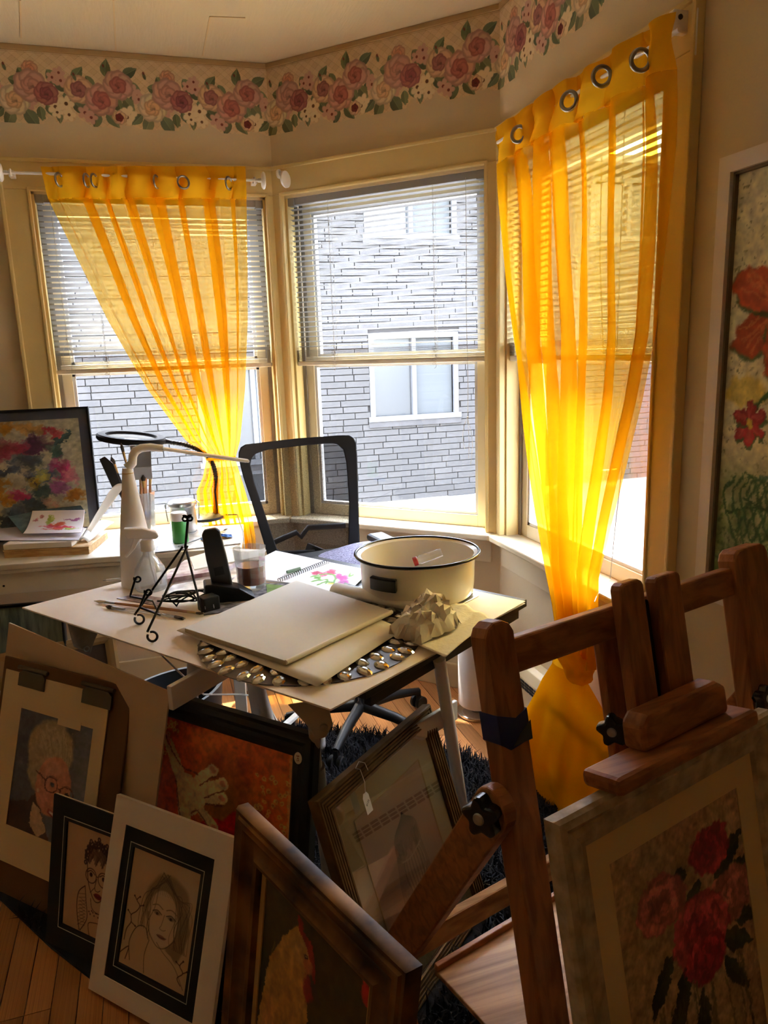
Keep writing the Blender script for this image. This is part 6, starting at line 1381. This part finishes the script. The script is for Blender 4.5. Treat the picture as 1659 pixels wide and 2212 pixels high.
# ---- rooster painting in heavy dark gold frame
rw_, rh_ = .482, .65; o, U, V = pose(-.009, 1.193, -68.7, 9.0, .010); N = U.cross(V); rf = thing('rooster_painting', 'painting of a white hen with red comb in heavy dark gold frame', 'painting', o+U*.24)
ring_frame(rf, 'frame', o, U, V, rw_, rh_, [(0, -.012), (0, .008), (.004, .014), (.012, .012), (.016, .016), (.024, .013), (.030, .014), (.038, .006), (.052, .001), (.064, .004), (.070, .010), (.078, .008), (.082, -.002), (.082, -.012)], mat('dark antique gold', rgb(150, 106, 50), .42, metal=.4, color2=rgb(40, 24, 16), nscale=9), smooth=50)
ring_frame(rf, 'linen_liner', o+U*.079+V*.079-N*.004, U, V, rw_-.158, rh_-.158, [(0, -.004), (0, .002), (.014, .0), (.014, -.004)], mat('cream liner', rgb(196, 158, 100), .8))
cv = Canvas(150, 220, (70, 62, 24), 71); cv.tint(np.clip((cv.fbm(50, 3)-.4)*3, 0, 1), (86, 70, 34), .7); cv.tint(np.clip(1-np.hypot(cv.X-20, cv.Y-95)/60, 0, 1), (44, 58, 26), .9); cv.tint(np.clip(1-np.hypot(cv.X-120, cv.Y-150)/60, 0, 1), (52, 58, 28), .7)
HN = (196, 148, 76)
def hT(pts): return [(x*.86-4, (y-70)*.62+4) for x, y in pts]
cv.poly(hT([(66, 86), (82, 92), (92, 110), (92, 128), (84, 140), (90, 170), (98, 230), (112, 330), (120, 440), (-10, 440), (6, 300), (14, 210), (24, 160), (44, 118), (56, 96)]), HN)
q = hT([(72, 108)])[0]; cv.ell(q[0], q[1], 17, 15, (206, 160, 92), .1, .9, .3); cv.ell(40, 120, 30, 70, (190, 142, 76), .12, .8, .4, .05); cv.ell(18, 130, 12, 60, (196, 130, 84), .1, .5, .6)
for k in range(110):
    x, y = cv.r.uniform(8, 84), cv.r.uniform(44, 218); cv.line([(x, y), (x-3, y+10), (x-2, y+20)], 2.2, tuple(np.clip(np.array(HN)*cv.r.uniform(.75, 1.2), 0, 255)), .4 if x < 70+y*.1 else 0)
cv.poly(hT([(66, 88), (64, 70), (72, 76), (78, 84), (88, 86), (94, 100), (100, 116), (102, 134), (96, 132), (90, 112), (80, 96)]), (160, 48, 30))
for (x, y), rx, ry, cl in ((hT([(88, 122)])[0], 8, 8, (190, 110, 70)), (hT([(90, 150)])[0], 8, 12, (166, 46, 34))): cv.ell(x, y, rx, ry, cl, 0, .95, .3)
cv.poly(hT([(94, 128), (102, 134), (110, 152), (104, 152), (95, 142)]), (76, 60, 44)); q = hT([(83, 112)])[0]; cv.ell(q[0], q[1], 2.8, 2.6, (40, 22, 16)); cv.ell(q[0], q[1]-.6, 1, 1, (200, 170, 120)); cv.ell(144, 10, 7, 9, (196, 50, 40), 0, 1, .2)
cv.warp(3, 7).grain(.25, 8); me = cv.mesh('artwork', rw_-.182, rh_-.182, vcol_mat('oil paint print', .5)); place_print(me, 'artwork', rf, o+U*.091+V*.091, U, V, -.0065)
slab(rf, 'backing', o, U, V, .03, rw_-.03, .03, rh_-.03, -.012, -.008, M_back)
# ---- large cream board lying against the table left of the black frame
fb = thing('foam_board', 'big tan foam board leaning against the table behind the clip board', 'board', onz(150, 1900, 0))
A_ = onz(20, 1345, .70); 
o, U, V = pose(-.475, 2.27, -50, 12, .0); N = U.cross(V)
PF = onz(21, 1345, .695); TLf = onpl(21, 1345, PF, N); TRf = onpl(368, 1494, PF, N); uu = (TRf-TLf); uu.normalize(); wF = (TRf-TLf).length
vv = V-uu*V.dot(uu); vv.normalize(); NN = uu.cross(vv); hF = (TLf.z-.03)/vv.z*.97
m = MB(); m.box((TLf+TRf)/2-vv*(hF/2), wF, hF, .005, uu, vv, NN); m.build('board', mat('tan foam board', rgb(206, 178, 142), .8), fb)
# ================================================================== RIGHT WALL: orchid painting in white frame
y1p = onx(1548, 800, XC).y; zt_ = onx(1573, 345, XC).z; zb_ = onx(1596, 1312, XC).z
pwid, phei = .62, zt_-zb_
o = V3(XC-.006, y1p, zb_); U = V3(0, -1, 0); V = V3(0, 0, 1); op = thing('orchid_painting', 'tall painting of orange orchids and ferns in white frame on right wall', 'painting', o+U*.3)
ring_frame(op, 'frame', o, U, V, pwid, phei, [(0, -.004), (0, .022), (.036, .022), (.036, -.004)], mat('white frame', rgb(222, 210, 196), .5))
ring_frame(op, 'inner_slip', o+U*.036+V*.036, U, V, pwid-.072, phei-.072, [(0, -.004), (0, .012), (.006, .012), (.006, -.004)], mat('grey slip', rgb(120, 104, 80), .6))
cv = Canvas(170, 300, (232, 224, 180), 81); cv.tint(cv.fbm(50, 2), (218, 212, 170), .6)
for k in range(900):
    x, y = cv.r.uniform(0, 170), cv.r.uniform(0, 215); a = cv.noise
    cv.ell(x, y, cv.r.uniform(.6, 1.7), cv.r.uniform(.5, 1.2), (110, 106, 60), cv.r.uniform(0, 3), cv.r.uniform(.3, .8), .4)
cv.tint(np.clip((cv.Y-190)/60, 0, 1)*cv.fbm(24, 5)*1.6, (96, 120, 62), .9)
for k in range(500): cv.ell(cv.r.uniform(0, 170), cv.r.uniform(230, 300), cv.r.uniform(1, 3), cv.r.uniform(1, 3), tuple(np.array((90, 116, 60))*cv.r.uniform(.6, 1.5)), 0, .6, .5, .3)
for bx_, by0, s in ((10, 200, 1), (50, 196, 1), (96, 204, -1), (140, 198, -1)):
    cv.line([(bx_, by0+40), (bx_+30*s, by0+32), (bx_+70*s, by0+24)], 2, (50, 84, 46))
    for k in range(9): q = (bx_+8*k*s, by0+40-2*k); cv.line([q, (q[0]-4*s, q[1]-14), (q[0]+6*s, q[1]-28+k)], 2.2, (56, 92, 50), .9); cv.line([q, (q[0]+6*s, q[1]+14), (q[0]+12*s, q[1]+26)], 2.2, (60, 96, 54), .9)
def orchid(cx_, cy_, r, c1, c2):
    for a in (2.5, 3.6, 4.71, 5.8, .6, 1.6):
        px_, py_ = cx_+math.cos(a)*r*.62, cy_+math.sin(a)*r*.62; cv.ell(px_+1, py_+2, r*.56, r*.36, (70, 96, 50), a, .8, .1, .1); cv.ell(px_, py_, r*.54, r*.34, tuple(np.array(c1)*cv.r.uniform(.85, 1.1)), a, 1, .15, .12)
        for k in range(6): b = a+cv.r.uniform(-.3, .3); cv.line([(cx_+math.cos(b)*r*.15, cy_+math.sin(b)*r*.15), (cx_+math.cos(b)*r*.9, cy_+math.sin(b)*r*.9)], 1.4, c2, .5)
    cv.ell(cx_, cy_, r*.2, r*.2, (226, 196, 80), 0, 1, .4)
cv.ell(20, 150, 22, 14, (214, 190, 80), 0, .8, .3, .1); cv.ell(60, 160, 18, 14, (214, 190, 80), 0, .7, .4, .1)
orchid(48, 92, 44, (206, 92, 52), (226, 140, 80)); orchid(120, 60, 40, (210, 100, 58), (226, 140, 80)); cv.line([(28, 166), (40, 150), (70, 146), (100, 170), (120, 220)], 3, (70, 106, 56))
orchid(26, 172, 15, (176, 50, 56), (206, 90, 80)); orchid(104, 150, 18, (180, 54, 56), (206, 90, 80))
cv.warp(3, 7).grain(.2, 5); me = cv.mesh('artwork', pwid-.078, phei-.078); place_print(me, 'artwork', op, o+U*.039+V*.039, U, V, .002)
slab(op, 'backing', o, U, V, .02, pwid-.02, .02, phei-.02, -.003, .0005, M_back)
# ================================================================== EASEL AND THE PEONY PAINTING
EY, EL = math.radians(16.5), math.radians(12.0)
eU = V3(math.cos(EY), math.sin(EY), 0); eN = V3(-math.sin(EY), math.cos(EY), 0)      # eN: away from the viewer
eV = V3(0, 0, 1)*math.cos(EL)+eN*math.sin(EL); eF = eU.cross(eV)                      # eF: front face normal
E0 = CAM+ray(1123, 1376)*1.0
M_oak = wood('dark honey oak', rgb(178, 116, 68), rgb(138, 84, 46), .42, axis=2, scale=7, dens=9)
M_oakx = wood('dark honey oak across', rgb(178, 116, 68), rgb(138, 84, 46), .42, axis=0, scale=7, dens=9)
M_oakl = wood('limed oak panel', rgb(206, 162, 112), rgb(140, 96, 56), .5, axis=0, scale=5, dens=7, bump=.3)
M_knob = mat('black knob', rgb(12, 12, 12), .25)
eas = thing('oak_easel', 'dark oak studio easel with black knobs holding the peony painting', 'easel', V3(.7, 1.0, 0))
def EP(px, py, n=0): return onpl(px, py, E0-eF*n, eF)          # point in the easel plane (n metres behind its front)
def uv(p): q = p-E0; return q.dot(eU), q.dot(eV)
def member(name, poly, n0, n1, matl=None, bevel=.004, parent=None):
    """polygon in easel-plane coordinates, from depth n0 to n1 behind the front plane"""
    m = MB(); m.prism(poly, E0-eF*n1, eU, eV, (n1-n0), eF); return m.build(name, matl or M_oak, parent or eas, bevel=bevel)
def rounded(u0, u1, v0, v1, r=.018, top=True):
    return [(u0, v0), (u1, v0), (u1, v1-r), (u1-r*.35, v1-r*.35), (u1-r, v1), (u0+r, v1), (u0+r*.35, v1-r*.35), (u0, v1-r)]
# uprights
uL0, _ = uv(EP(1052, 1400, 0)); uL1, _ = uv(EP(1117, 1400, 0)); _, vLt = uv(EP(1085, 1340)); vfl = (0-E0.z)/eV.z+.004
pl_l = member('upright', rounded(uL0, uL1, vfl, vLt), -.0, .034)
uR0, _ = uv(EP(1592, 1250)); uR1, _ = uv(EP(1664, 1230)); _, vRt = uv(EP(1628, 1178))
pl_r = member('upright', rounded(uR0, uR1, vfl, vRt), -.0, .034)
# upper cross bar between the uprights
_, vc1 = uv(EP(1123, 1376, .006)); _, vc0 = uv(EP(1132, 1452, .006)); member('cross_bar', [(uL1-.01, vc0), (uR0+.01, vc0), (uR0+.01, vc1), (uL1-.01, vc1)], .008, .032, M_oakx)
# central mast: two strips with a dark slot between
_, vb = uv(EP(1360, 1560)); uM0, _ = uv(EP(1342, 1300, -.02)); uM1, _ = uv(EP(1394, 1300, -.02)); _, vMt = uv(EP(1366, 1254, -.02))
uK0, _ = uv(EP(1418, 1290, -.02)); uK1, _ = uv(EP(1474, 1290, -.02)); _, vKt = uv(EP(1440, 1240, -.02))
vmlow = vb-.52
member('mast_strip', rounded(uM0, uM1, vmlow, vMt, .010), -.022, .0); member('mast_strip', rounded(uK0, uK1, vmlow, vKt, .008), -.022, .0)
member('mast_back', [(uM1-.004, vmlow), (uK0+.004, vmlow), (uK0+.004, vMt-.04), (uM1-.004, vMt-.04)], -.004, .004, mat('dark slot', rgb(40, 24, 14), .7))
# rear mast board below the cross bar (left of the mast)
uB0, _ = uv(EP(1318, 1500, .03)); uB1, _ = uv(EP(1352, 1500, .03)); member('rear_strip', [(uB0, vmlow), (uB1+.02, vmlow), (uB1+.02, vc0+.02), (uB0, vc0+.02)], .034, .052)
# canvas clamp: block and lip
_, k0 = uv(EP(1380, 1625, -.05)); _, k1_ = uv(EP(1385, 1560, -.05)); ka, _ = uv(EP(1378, 1600, -.05)); kb_, _ = uv(EP(1560, 1525, -.05))
member('clamp_block', [(ka, k0+.0), (kb_, k0), (kb_, k1_+.002), (kb_-.02, k1_+.014), (ka+.015, k1_+.012), (ka, k1_)], -.062, -.022, M_oakx, .007)
la, _ = uv(EP(1322, 1690, -.075)); lb_, _ = uv(EP(1627, 1560, -.075)); _, l0 = uv(EP(1400, 1690, -.075)); 
member('clamp_lip', [(la, k0-.026), (lb_, k0-.026), (lb_, k0-.001), (la, k0-.001)], -.088, -.02, M_oakx, .008)
def knob(c, ax, parent, r=.021, th=.022, label=None):
    ax = Vector(ax).normalized(); X = ax.orthogonal().normalized(); Y = ax.cross(X); pts = []
    for k in range(40):
        a = 2*PI*k/40; rr_ = r*(1+.2*math.cos(5*a)); pts.append((rr_*math.cos(a), rr_*math.sin(a)))
    m = MB(); m.prism(pts, c, X, Y, th, ax); kb = m.build('knob', M_knob, parent, bevel=.004)
    MB().tube([c-ax*.015, c+ax*.004], r*.55, 16).build('collar', M_knob, kb, smooth=60)
    MB().lathe([(0, 0), (r*.35, 0), (r*.3, .0025), (0, .003)], c+ax*th, 16, Z=ax).build('bolt_cap', M_steel, kb, smooth=40); return kb
knob(EP(1340, 1566, .02)-eU*.012, -eU*.9+eF*.45, eas)
knob(EP(1634, 1505, -.0)+eF*.006, eF, eas, .02, .016)
# lower painting ledge
pTL = None
# side braces going back and down to a rear bar
def brace(post_px, K_px, tK, uoff):
    A = EP(post_px[0], post_px[1], .0)+eF*.0; B = CAM+ray(*K_px)*tK; return A, B
A_ = EP(1092, 1752, .0); B_ = CAM+ray(893, 2062)*1.36
def plank(name, A, B, wdt, th, nrm, matl, ext=(.03, .03), parent=None):
    d = (B-A).normalized(); A2 = A-d*ext[0]; B2 = B+d*ext[1]; n = Vector(nrm); n = (n-d*n.dot(d)).normalized(); s = n.cross(d); L_ = (B2-A2).length; r = wdt/2; pts = []
    for k in range(9): a = PI/2+PI*k/8; pts.append((r+r*math.cos(a), r*math.sin(a)))
    for k in range(9): a = -PI/2+PI*k/8; pts.append((L_-r+r*math.cos(a), r*math.sin(a)))
    m = MB(); m.prism(pts, A2-n*th/2, d, s, th, n); return m.build(name, matl, parent or eas, bevel=.003)
sd_n = eU
offL = (uL0-uv(A_)[0])
A_ = A_+eU*(uL0-uv(A_)[0]-.012)-eF*.017
dB = B_-A_; dB = dB-eU*dB.dot(eU); B_ = A_+dB
plank('brace', A_, B_, .062, .022, eU, M_oakx, (.034, .034)); knob(A_-eU*.012, -eU+eF*.3, eas, .024, .024); knob(B_-eU*.014, -eU+eF*.3, eas, .022, .022)
wd_ = uR1-uL0+.024; plank('brace', A_+eU*wd_, B_+eU*wd_, .062, .022, eU, M_oakx, (.034, .034))
# rear bar joining the braces, and front struts from it down to the feet
m = MB(); m.bar(B_-eU*.01+V3(0, 0, .02), B_+eU*(wd_+.01)+V3(0, 0, .02), .022, .05); m.build('rear_bar', M_oakl, eas, bevel=.004)
m = MB(); m.bar(B_+eU*.0+eN*.12-V3(0, 0, .015), B_+eU*wd_+eN*.12-V3(0, 0, .015), .05, .02); 
F1 = onz(1010, 2300, .02)
fdir = None
for s_ in (.022, wd_-.022):
    T = B_+eU*s_+V3(0, 0, .012); Fq = T-eN*.10; Fq.z = .006
    m = MB(); m.bar(T, Fq, .03, .034, up=eU); m.build('strut', M_oakx, eas, bevel=.003)
# floor runners
for s_ in (.0, wd_):
    Pq = B_+eU*s_; Pq.z = .018; Qb = E0+eU*(uL0-.012+s_)+eV*vfl; Qb.z = .018
    m = MB(); m.bar(Pq+eN*.05, Qb-eN*.10, .03, .034); m.build('runner', M_oakx, eas, bevel=.004)
# oak shelf panel between the runners
SP = [onz(x, y, .17) for x, y in ((938, 2098), (1260, 1925))]
sa = SP[0]; sw = eU; dep = .30
o_ = sa-eN*dep; Ls = (SP[1]-SP[0]).dot(eU)+.12
m = MB(); m.box(sa+eU*(Ls/2)-eN*(dep/2), Ls, dep, .012, eU, eN); m.build('shelf', M_oakl, eas, bevel=.002)
m = MB(); m.box(sa+eU*(Ls/2)-eN*.006+V3(0, 0, .006), Ls, .012, .03, eU, eN); m.build('shelf_lip', M_oakx, eas, bevel=.002)
# blue tape round the left upright
M_tape = mat('blue masking tape', rgb(34, 44, 112), .6)
vt1 = uv(EP(1090, 1540))[1]; vt0 = uv(EP(1100, 1622))[1]; m = MB(); m.prism([(uL0-.001, vt0+.012), (uL0+.015, vt0), (uL1+.001, vt0+.005), (uL1+.001, vt1-.004), (uL1-.02, vt1-.012), (uL0-.001, vt1)], E0-eF*.0352, eU, eV, .0364, eF); tp_ = m.build('masking_tape', M_tape, eas, bevel=0)
m = MB(); m.prism([(uL0+.02, vt0+.004), (uL1+.003, vt0+.004), (uL1+.004, vt0+.03), (uL0+.034, vt0+.016)], E0+eF*.0014, eU, eV, .0006, eF); m.build('tape_end', mat('grey tape end', rgb(70, 74, 84), .6), tp_)
# ---- peony painting: whitewashed frame resting on the ledge
pn_ = .022
pe = thing('peony_painting', 'painting of pink peonies in whitewashed wooden frame on the easel', 'painting', V3(.7, .8, .3))
TLp = EP(1188, 1775, -.052); TRx = EP(1659, 1547, -.052); 
wP, hP = .50, .66; o = TLp-eV*hP; fprof = [(0, -.012), (0, .006), (.004, .012), (.014, .014), (.020, .010), (.034, .008), (.046, .004), (.052, .004), (.056, -.002), (.056, -.012)]
ring_frame(pe, 'frame', o, eU, eV, wP, hP, fprof, mat('whitewashed wood', rgb(210, 196, 168), .55, color2=rgb(168, 152, 122), nscale=40, bump=.15, bscale=60))
ring_frame(pe, 'liner', o+eU*.054+eV*.054-eF*.004, eU, eV, wP-.108, hP-.108, [(0, -.004), (0, .002), (.045, .0), (.045, -.004)], mat('cream linen liner', rgb(236, 214, 164), .85))
cv = Canvas(210, 290, (190, 164, 126), 91); cv.tint(np.clip((cv.fbm(50, 1)-.4)*3, 0, 1), (206, 176, 142), .7); cv.tint(np.clip((cv.fbm(70, 4)-.45)*3, 0, 1), (206, 154, 138), .55); cv.tint(np.clip(1-np.hypot(cv.X-70, cv.Y-70)/60, 0, 1), (148, 132, 92), .6); cv.tint(np.clip((cv.Y-180)/120, 0, 1), (120, 100, 66), .6)
cv.line([(72, 20), (80, 110)], 3, (190, 166, 120), .5)
for a in ((108, 44, 40, 18, 2.6), (150, 74, 70, 24, -.5), (188, 70, 40, 22, .5), (70, 110, 60, 22, 2.3), (90, 130, 70, 24, 2.0), (150, 130, 60, 24, .4), (150, 150, 60, 20, .9), (110, 160, 70, 22, 1.7), (60, 160, 60, 20, 1.4), (176, 120, 40, 18, .3), (130, 66, 40, 14, 2.7)): cv.leaf(a[0], a[1], a[2], a[3], a[4], (62, 70, 34))
def peony(x, y, r, c1, c2, n=70):
    cv.ell(x, y, r, r*.66, tuple(np.array(c1)*.8), 0, 1, .12, .1)
    for k in range(n):
        q = math.sqrt(cv.r.uniform(0, 1)); a = cv.r.uniform(0, 6.28); rr_ = r*(.30-.14*(1-q)); col = np.array(c1)*(1-q*.5)+np.array(c2)*q*.5; cv.ell(x+math.cos(a)*q*r*.85, y+math.sin(a)*q*r*.55, rr_, rr_*.42, tuple(np.clip(col*cv.r.uniform(.70, 1.24), 0, 255)), a+1.4, .75, .25, .15)
peony(150, 42, 36, (176, 52, 72), (206, 96, 110)); peony(66, 62, 40, (206, 118, 116), (222, 150, 140), 60); peony(176, 96, 40, (206, 126, 122), (220, 150, 140), 70); peony(120, 108, 50, (196, 70, 88), (228, 124, 136), 120); peony(122, 136, 36, (190, 54, 80), (216, 100, 116), 60); cv.ell(92, 84, 8, 5, (206, 110, 112), 0, .8, .3)
for k in range(20): x = cv.r.uniform(40, 180); cv.line([(x, 160+cv.r.uniform(-10, 10)), (x+cv.r.uniform(-8, 8), 220), (x+cv.r.uniform(-10, 10), 289)], 3, (90, 90, 50), .6)
cv.warp(5, 7).grain(.3, 6); mi = .099; me = cv.mesh('artwork', wP-2*mi+.004, hP-2*mi+.004, vcol_mat('oil paint print', .5)); place_print(me, 'artwork', pe, o+eU*(mi-.002)+eV*(mi-.002), eU, eV, -.0055)
slab(pe, 'backing', o, eU, eV, .03, wP-.03, .03, hP-.03, -.012, -.009, M_back)
# ledge that carries it
ub0 = uL0-.01; vbp = uv(o)[1]
member('canvas_ledge', [(ub0, vbp-.028), (uR1+.01, vbp-.028), (uR1+.01, vbp-.001), (ub0, vbp-.001)], -.085, .0, M_oakx, .004)
# ================================================================== BITS BELOW THE TABLES
# telescopic beige stand near the front corner of the table
ts_ = thing('telescopic_stand', 'beige telescopic stand leg with hinge bracket under the front table corner', 'stand', onz(700, 1905, 0))
Pt = onz(672, 1530, .69); Pf = onz(712, 1915, .0); dd = (Pf-Pt).normalized()
pa = Pt.lerp(Pf, .30)
MB().tube([Pt+V3(0, 0, .02), pa], .012, 14).build('inner_tube', M_beigem, ts_, smooth=60); MB().tube([pa-dd*.02, Pf+V3(0, 0, .012)], .0185, 16).build('outer_tube', M_beigem, ts_, smooth=60)
m = MB(); fn = (CAM-Pt); fn.z = 0; fn.normalize(); sx = V3(0, 0, 1).cross(fn); m.prism([(-.05, .025), (.035, .03), (.045, -.03), (.03, -.06), (.008, -.065), (-.01, -.03)], Pt+fn*.018, sx, (0, 0, 1), .006, fn); br = m.build('hinge_bracket', M_beigem, ts_, bevel=.003)
MB().lathe([(0, 0), (.009, 0), (.008, .005), (0, .006)], Pt+fn*.024+sx*.025-V3(0, 0, .035), 14, Z=fn).build('bolt', M_steel, br, smooth=40)
kc_ = Pt.lerp(Pf, .42)+sx*.035; knob(kc_, sx*.7+fn*.7, ts_, .026, .02); 
MB().tube([Pt.lerp(Pf, .5)+sx*.045, Pt.lerp(Pf, .62)+sx*.055], .022, 14).build('side_socket', M_beigem, ts_, smooth=60)
MB().lathe([(0, 0), (.028, 0), (.026, .016), (0, .018)], V3(Pf.x, Pf.y, .009), 18).build('rubber_foot', M_blkpl, ts_, smooth=40)
# white flex trailing under the table
m = MB(); m.tube([onz(340, 1405, .70), onz(385, 1450, .55), onz(440, 1500, .40), onz(520, 1500, .38), onz(570, 1505, .36), onz(600, 1560, .2), onz(640, 1610, .03)], .003, 6); tag(m.build('white_flex', M_wplast, smooth=60), 'white flex trailing under the work table', 'cable')
# pictures and boards stacked under the desk at the far left
M_sage = mat('sage painted board', rgb(120, 130, 116), .8, color2=rgb(70, 80, 74), nscale=6, stretch=(9, 9, .6))
def leaner(name, label, cat, x, y, yaw, lean, w, h, fw, fm, artm, z0=.004):
    o, U, V = pose(x, y, yaw, lean, z0); root = thing(name, label, cat, o+U*(w/2)); ring_frame(root, 'frame', o, U, V, w, h, [(0, -.015), (0, .006), (fw*.3, .01), (fw*.7, .006), (fw, 0), (fw, -.015)], fm); slab(root, 'panel', o, U, V, fw*.8, w-fw*.8, fw*.8, h-fw*.8, -.012, -.006, artm); return root
gold2 = mat('pale gold frame', rgb(170, 136, 84), .4, metal=.3)
leaner('stored_picture', 'sage striped picture stored under the white desk', 'picture', -.86, 2.86, -8, 8, .46, .58, .012, M_blkpl, M_sage)
leaner('stored_picture', 'gold framed picture standing lowest at the left edge under the desk', 'picture', -.98, 2.66, -12, 10, .5, .40, .045, gold2, M_board)
leaner('stored_picture', 'gold cornered picture seen between the foam board and the table', 'picture', -.62, 2.72, 12, 12, .42, .43, .04, gold2, mat('umber canvas', rgb(90, 66, 40), .7, noise=.4, nscale=5))
tb2 = thing('storage_tub', 'dark storage tub standing in the shadow under the work table', 'tub', V3(-.05, 2.55, 0)); MB().lathe([(0, 0), (.17, 0), (.2, .25), (.205, .26), (.19, .26), (.165, .02), (0, .015)], V3(-.05, 2.62, .001), 40, sx=1.2, sy=.8).build('tub', mat('dark tub', rgb(30, 32, 36), .5), tb2, smooth=40)
# grey cloth bag with eyelet hanging under the table edge
bg_ = thing('canvas_bag', 'grey canvas bag with a metal eyelet hanging under the table', 'bag', onz(180, 1400, .6)); b0 = onz(145, 1350, .70); 
nb_ = (CAM-b0); nb_.z = 0; nb_.normalize(); bx2 = V3(0, 0, 1).cross(nb_); q = [onpl(x, y, b0, nb_) for x, y in ((146, 1348), (212, 1366), (196, 1410), (160, 1396))]
m = rect_sheet(q[0], q[1], q[2], q[3], fn=lambda u, v: nb_*(.012*math.sin(5*u)*math.sin(3*v)), n=12); m.build('cloth', mat('grey canvas', rgb(150, 144, 132), .9, noise=.2, nscale=40), bg_, smooth=60, solid=.004)
MB().ring(onpl(187, 1402, b0+nb_*.012, nb_), .007, .002, nb_, 20, 6).build('eyelet', M_steel, bg_, smooth=60)
# ================================================================== RUG
rug = thing('shag_rug', 'dark blue-black shaggy rug on the oak floor', 'rug', (.3, 1.7, 0))
M_rug = mat('blue black shag', rgb(34, 36, 46), .95, noise=.5, nscale=30)
rp = [onz(-220, 1840, 0), onz(0, 1945, 0), onz(110, 2050, 0), onz(225, 2140, 0), onz(420, 2260, 0), onz(600, 2360, 0), V3(.5, 1.0, 0), onz(1250, 1790, 0)+V3(.02, 0, 0), onz(1265, 1700, 0), onz(1120, 1690, 0), onz(1000, 1630, 0), onz(800, 1590, 0), onz(500, 1560, 0), onz(120, 1560, 0), onz(-120, 1700, 0)]
poly2 = [(p.x, p.y) for p in rp]
m = MB(); m.prism(poly2, (0, 0, .001), (1, 0, 0), (0, 1, 0), .008); m.build('backing', M_rug, rug)
def inpoly(x, y):
    c = False; n = len(poly2)
    for i in range(n):
        (xa, ya), (xb, yb) = poly2[i], poly2[(i+1) % n]
        if (ya > y) != (yb > y) and x < (xb-xa)*(y-ya)/(yb-ya)+xa: c = not c
    return c
def segd(x, y, xa, ya, xb, yb):
    dx, dy = xb-xa, yb-ya; t = max(0, min(1, ((x-xa)*dx+(y-ya)*dy)/(dx*dx+dy*dy))); return math.hypot(x-xa-t*dx, y-ya-t*dy)
SEGS = []
for (x, y, yaw, w_) in ((-.273, 1.608, -46.5, .369), (-.39, 1.801, -45, .30), (-.615, 2.118, -45.2, .51), (-.203, 1.897, -48.2, .608), (.346, 1.228, 40.6, .491), (-.009, 1.193, -68.7, .482)):
    SEGS.append((x+.012*math.cos(math.radians(yaw+90)), y+.012*math.sin(math.radians(yaw+90)), x+w_*math.cos(math.radians(yaw)), y+w_*math.sin(math.radians(yaw))))
rs = np.random.RandomState(4); V_, F_ = [], []
xs_ = [p[0] for p in poly2]; ys_ = [p[1] for p in poly2]; nb = 0
while nb < 34000:
    x, y = rs.uniform(min(xs_), max(xs_)), rs.uniform(min(ys_), max(ys_))
    if not inpoly(x, y): continue
    if any(segd(x, y, *sg) < .036 for sg in SEGS): continue
    a = rs.uniform(0, 2*PI); ln = rs.uniform(.028, .05); ln2 = rs.uniform(.004, .03); wv = .0028; dx, dy = math.cos(a), math.sin(a); i = len(V_)
    V_ += [(x-dy*wv, y+dx*wv, .008), (x+dy*wv, y-dx*wv, .008), (x+dx*ln2*.5+dy*wv*.8, y+dy*ln2*.5-dx*wv*.8, .008+ln*.6), (x+dx*ln2*.5-dy*wv*.8, y+dy*ln2*.5+dx*wv*.8, .008+ln*.6), (x+dx*ln2*1.4, y+dy*ln2*1.4, .008+ln*.95)]
    F_ += [(i, i+1, i+2, i+3), (i+3, i+2, i+4)]; nb += 1
m = MB(); m.v = V_; m.f = F_; tag(m.build('pile', M_rug, rug, fix=False), kind='stuff')
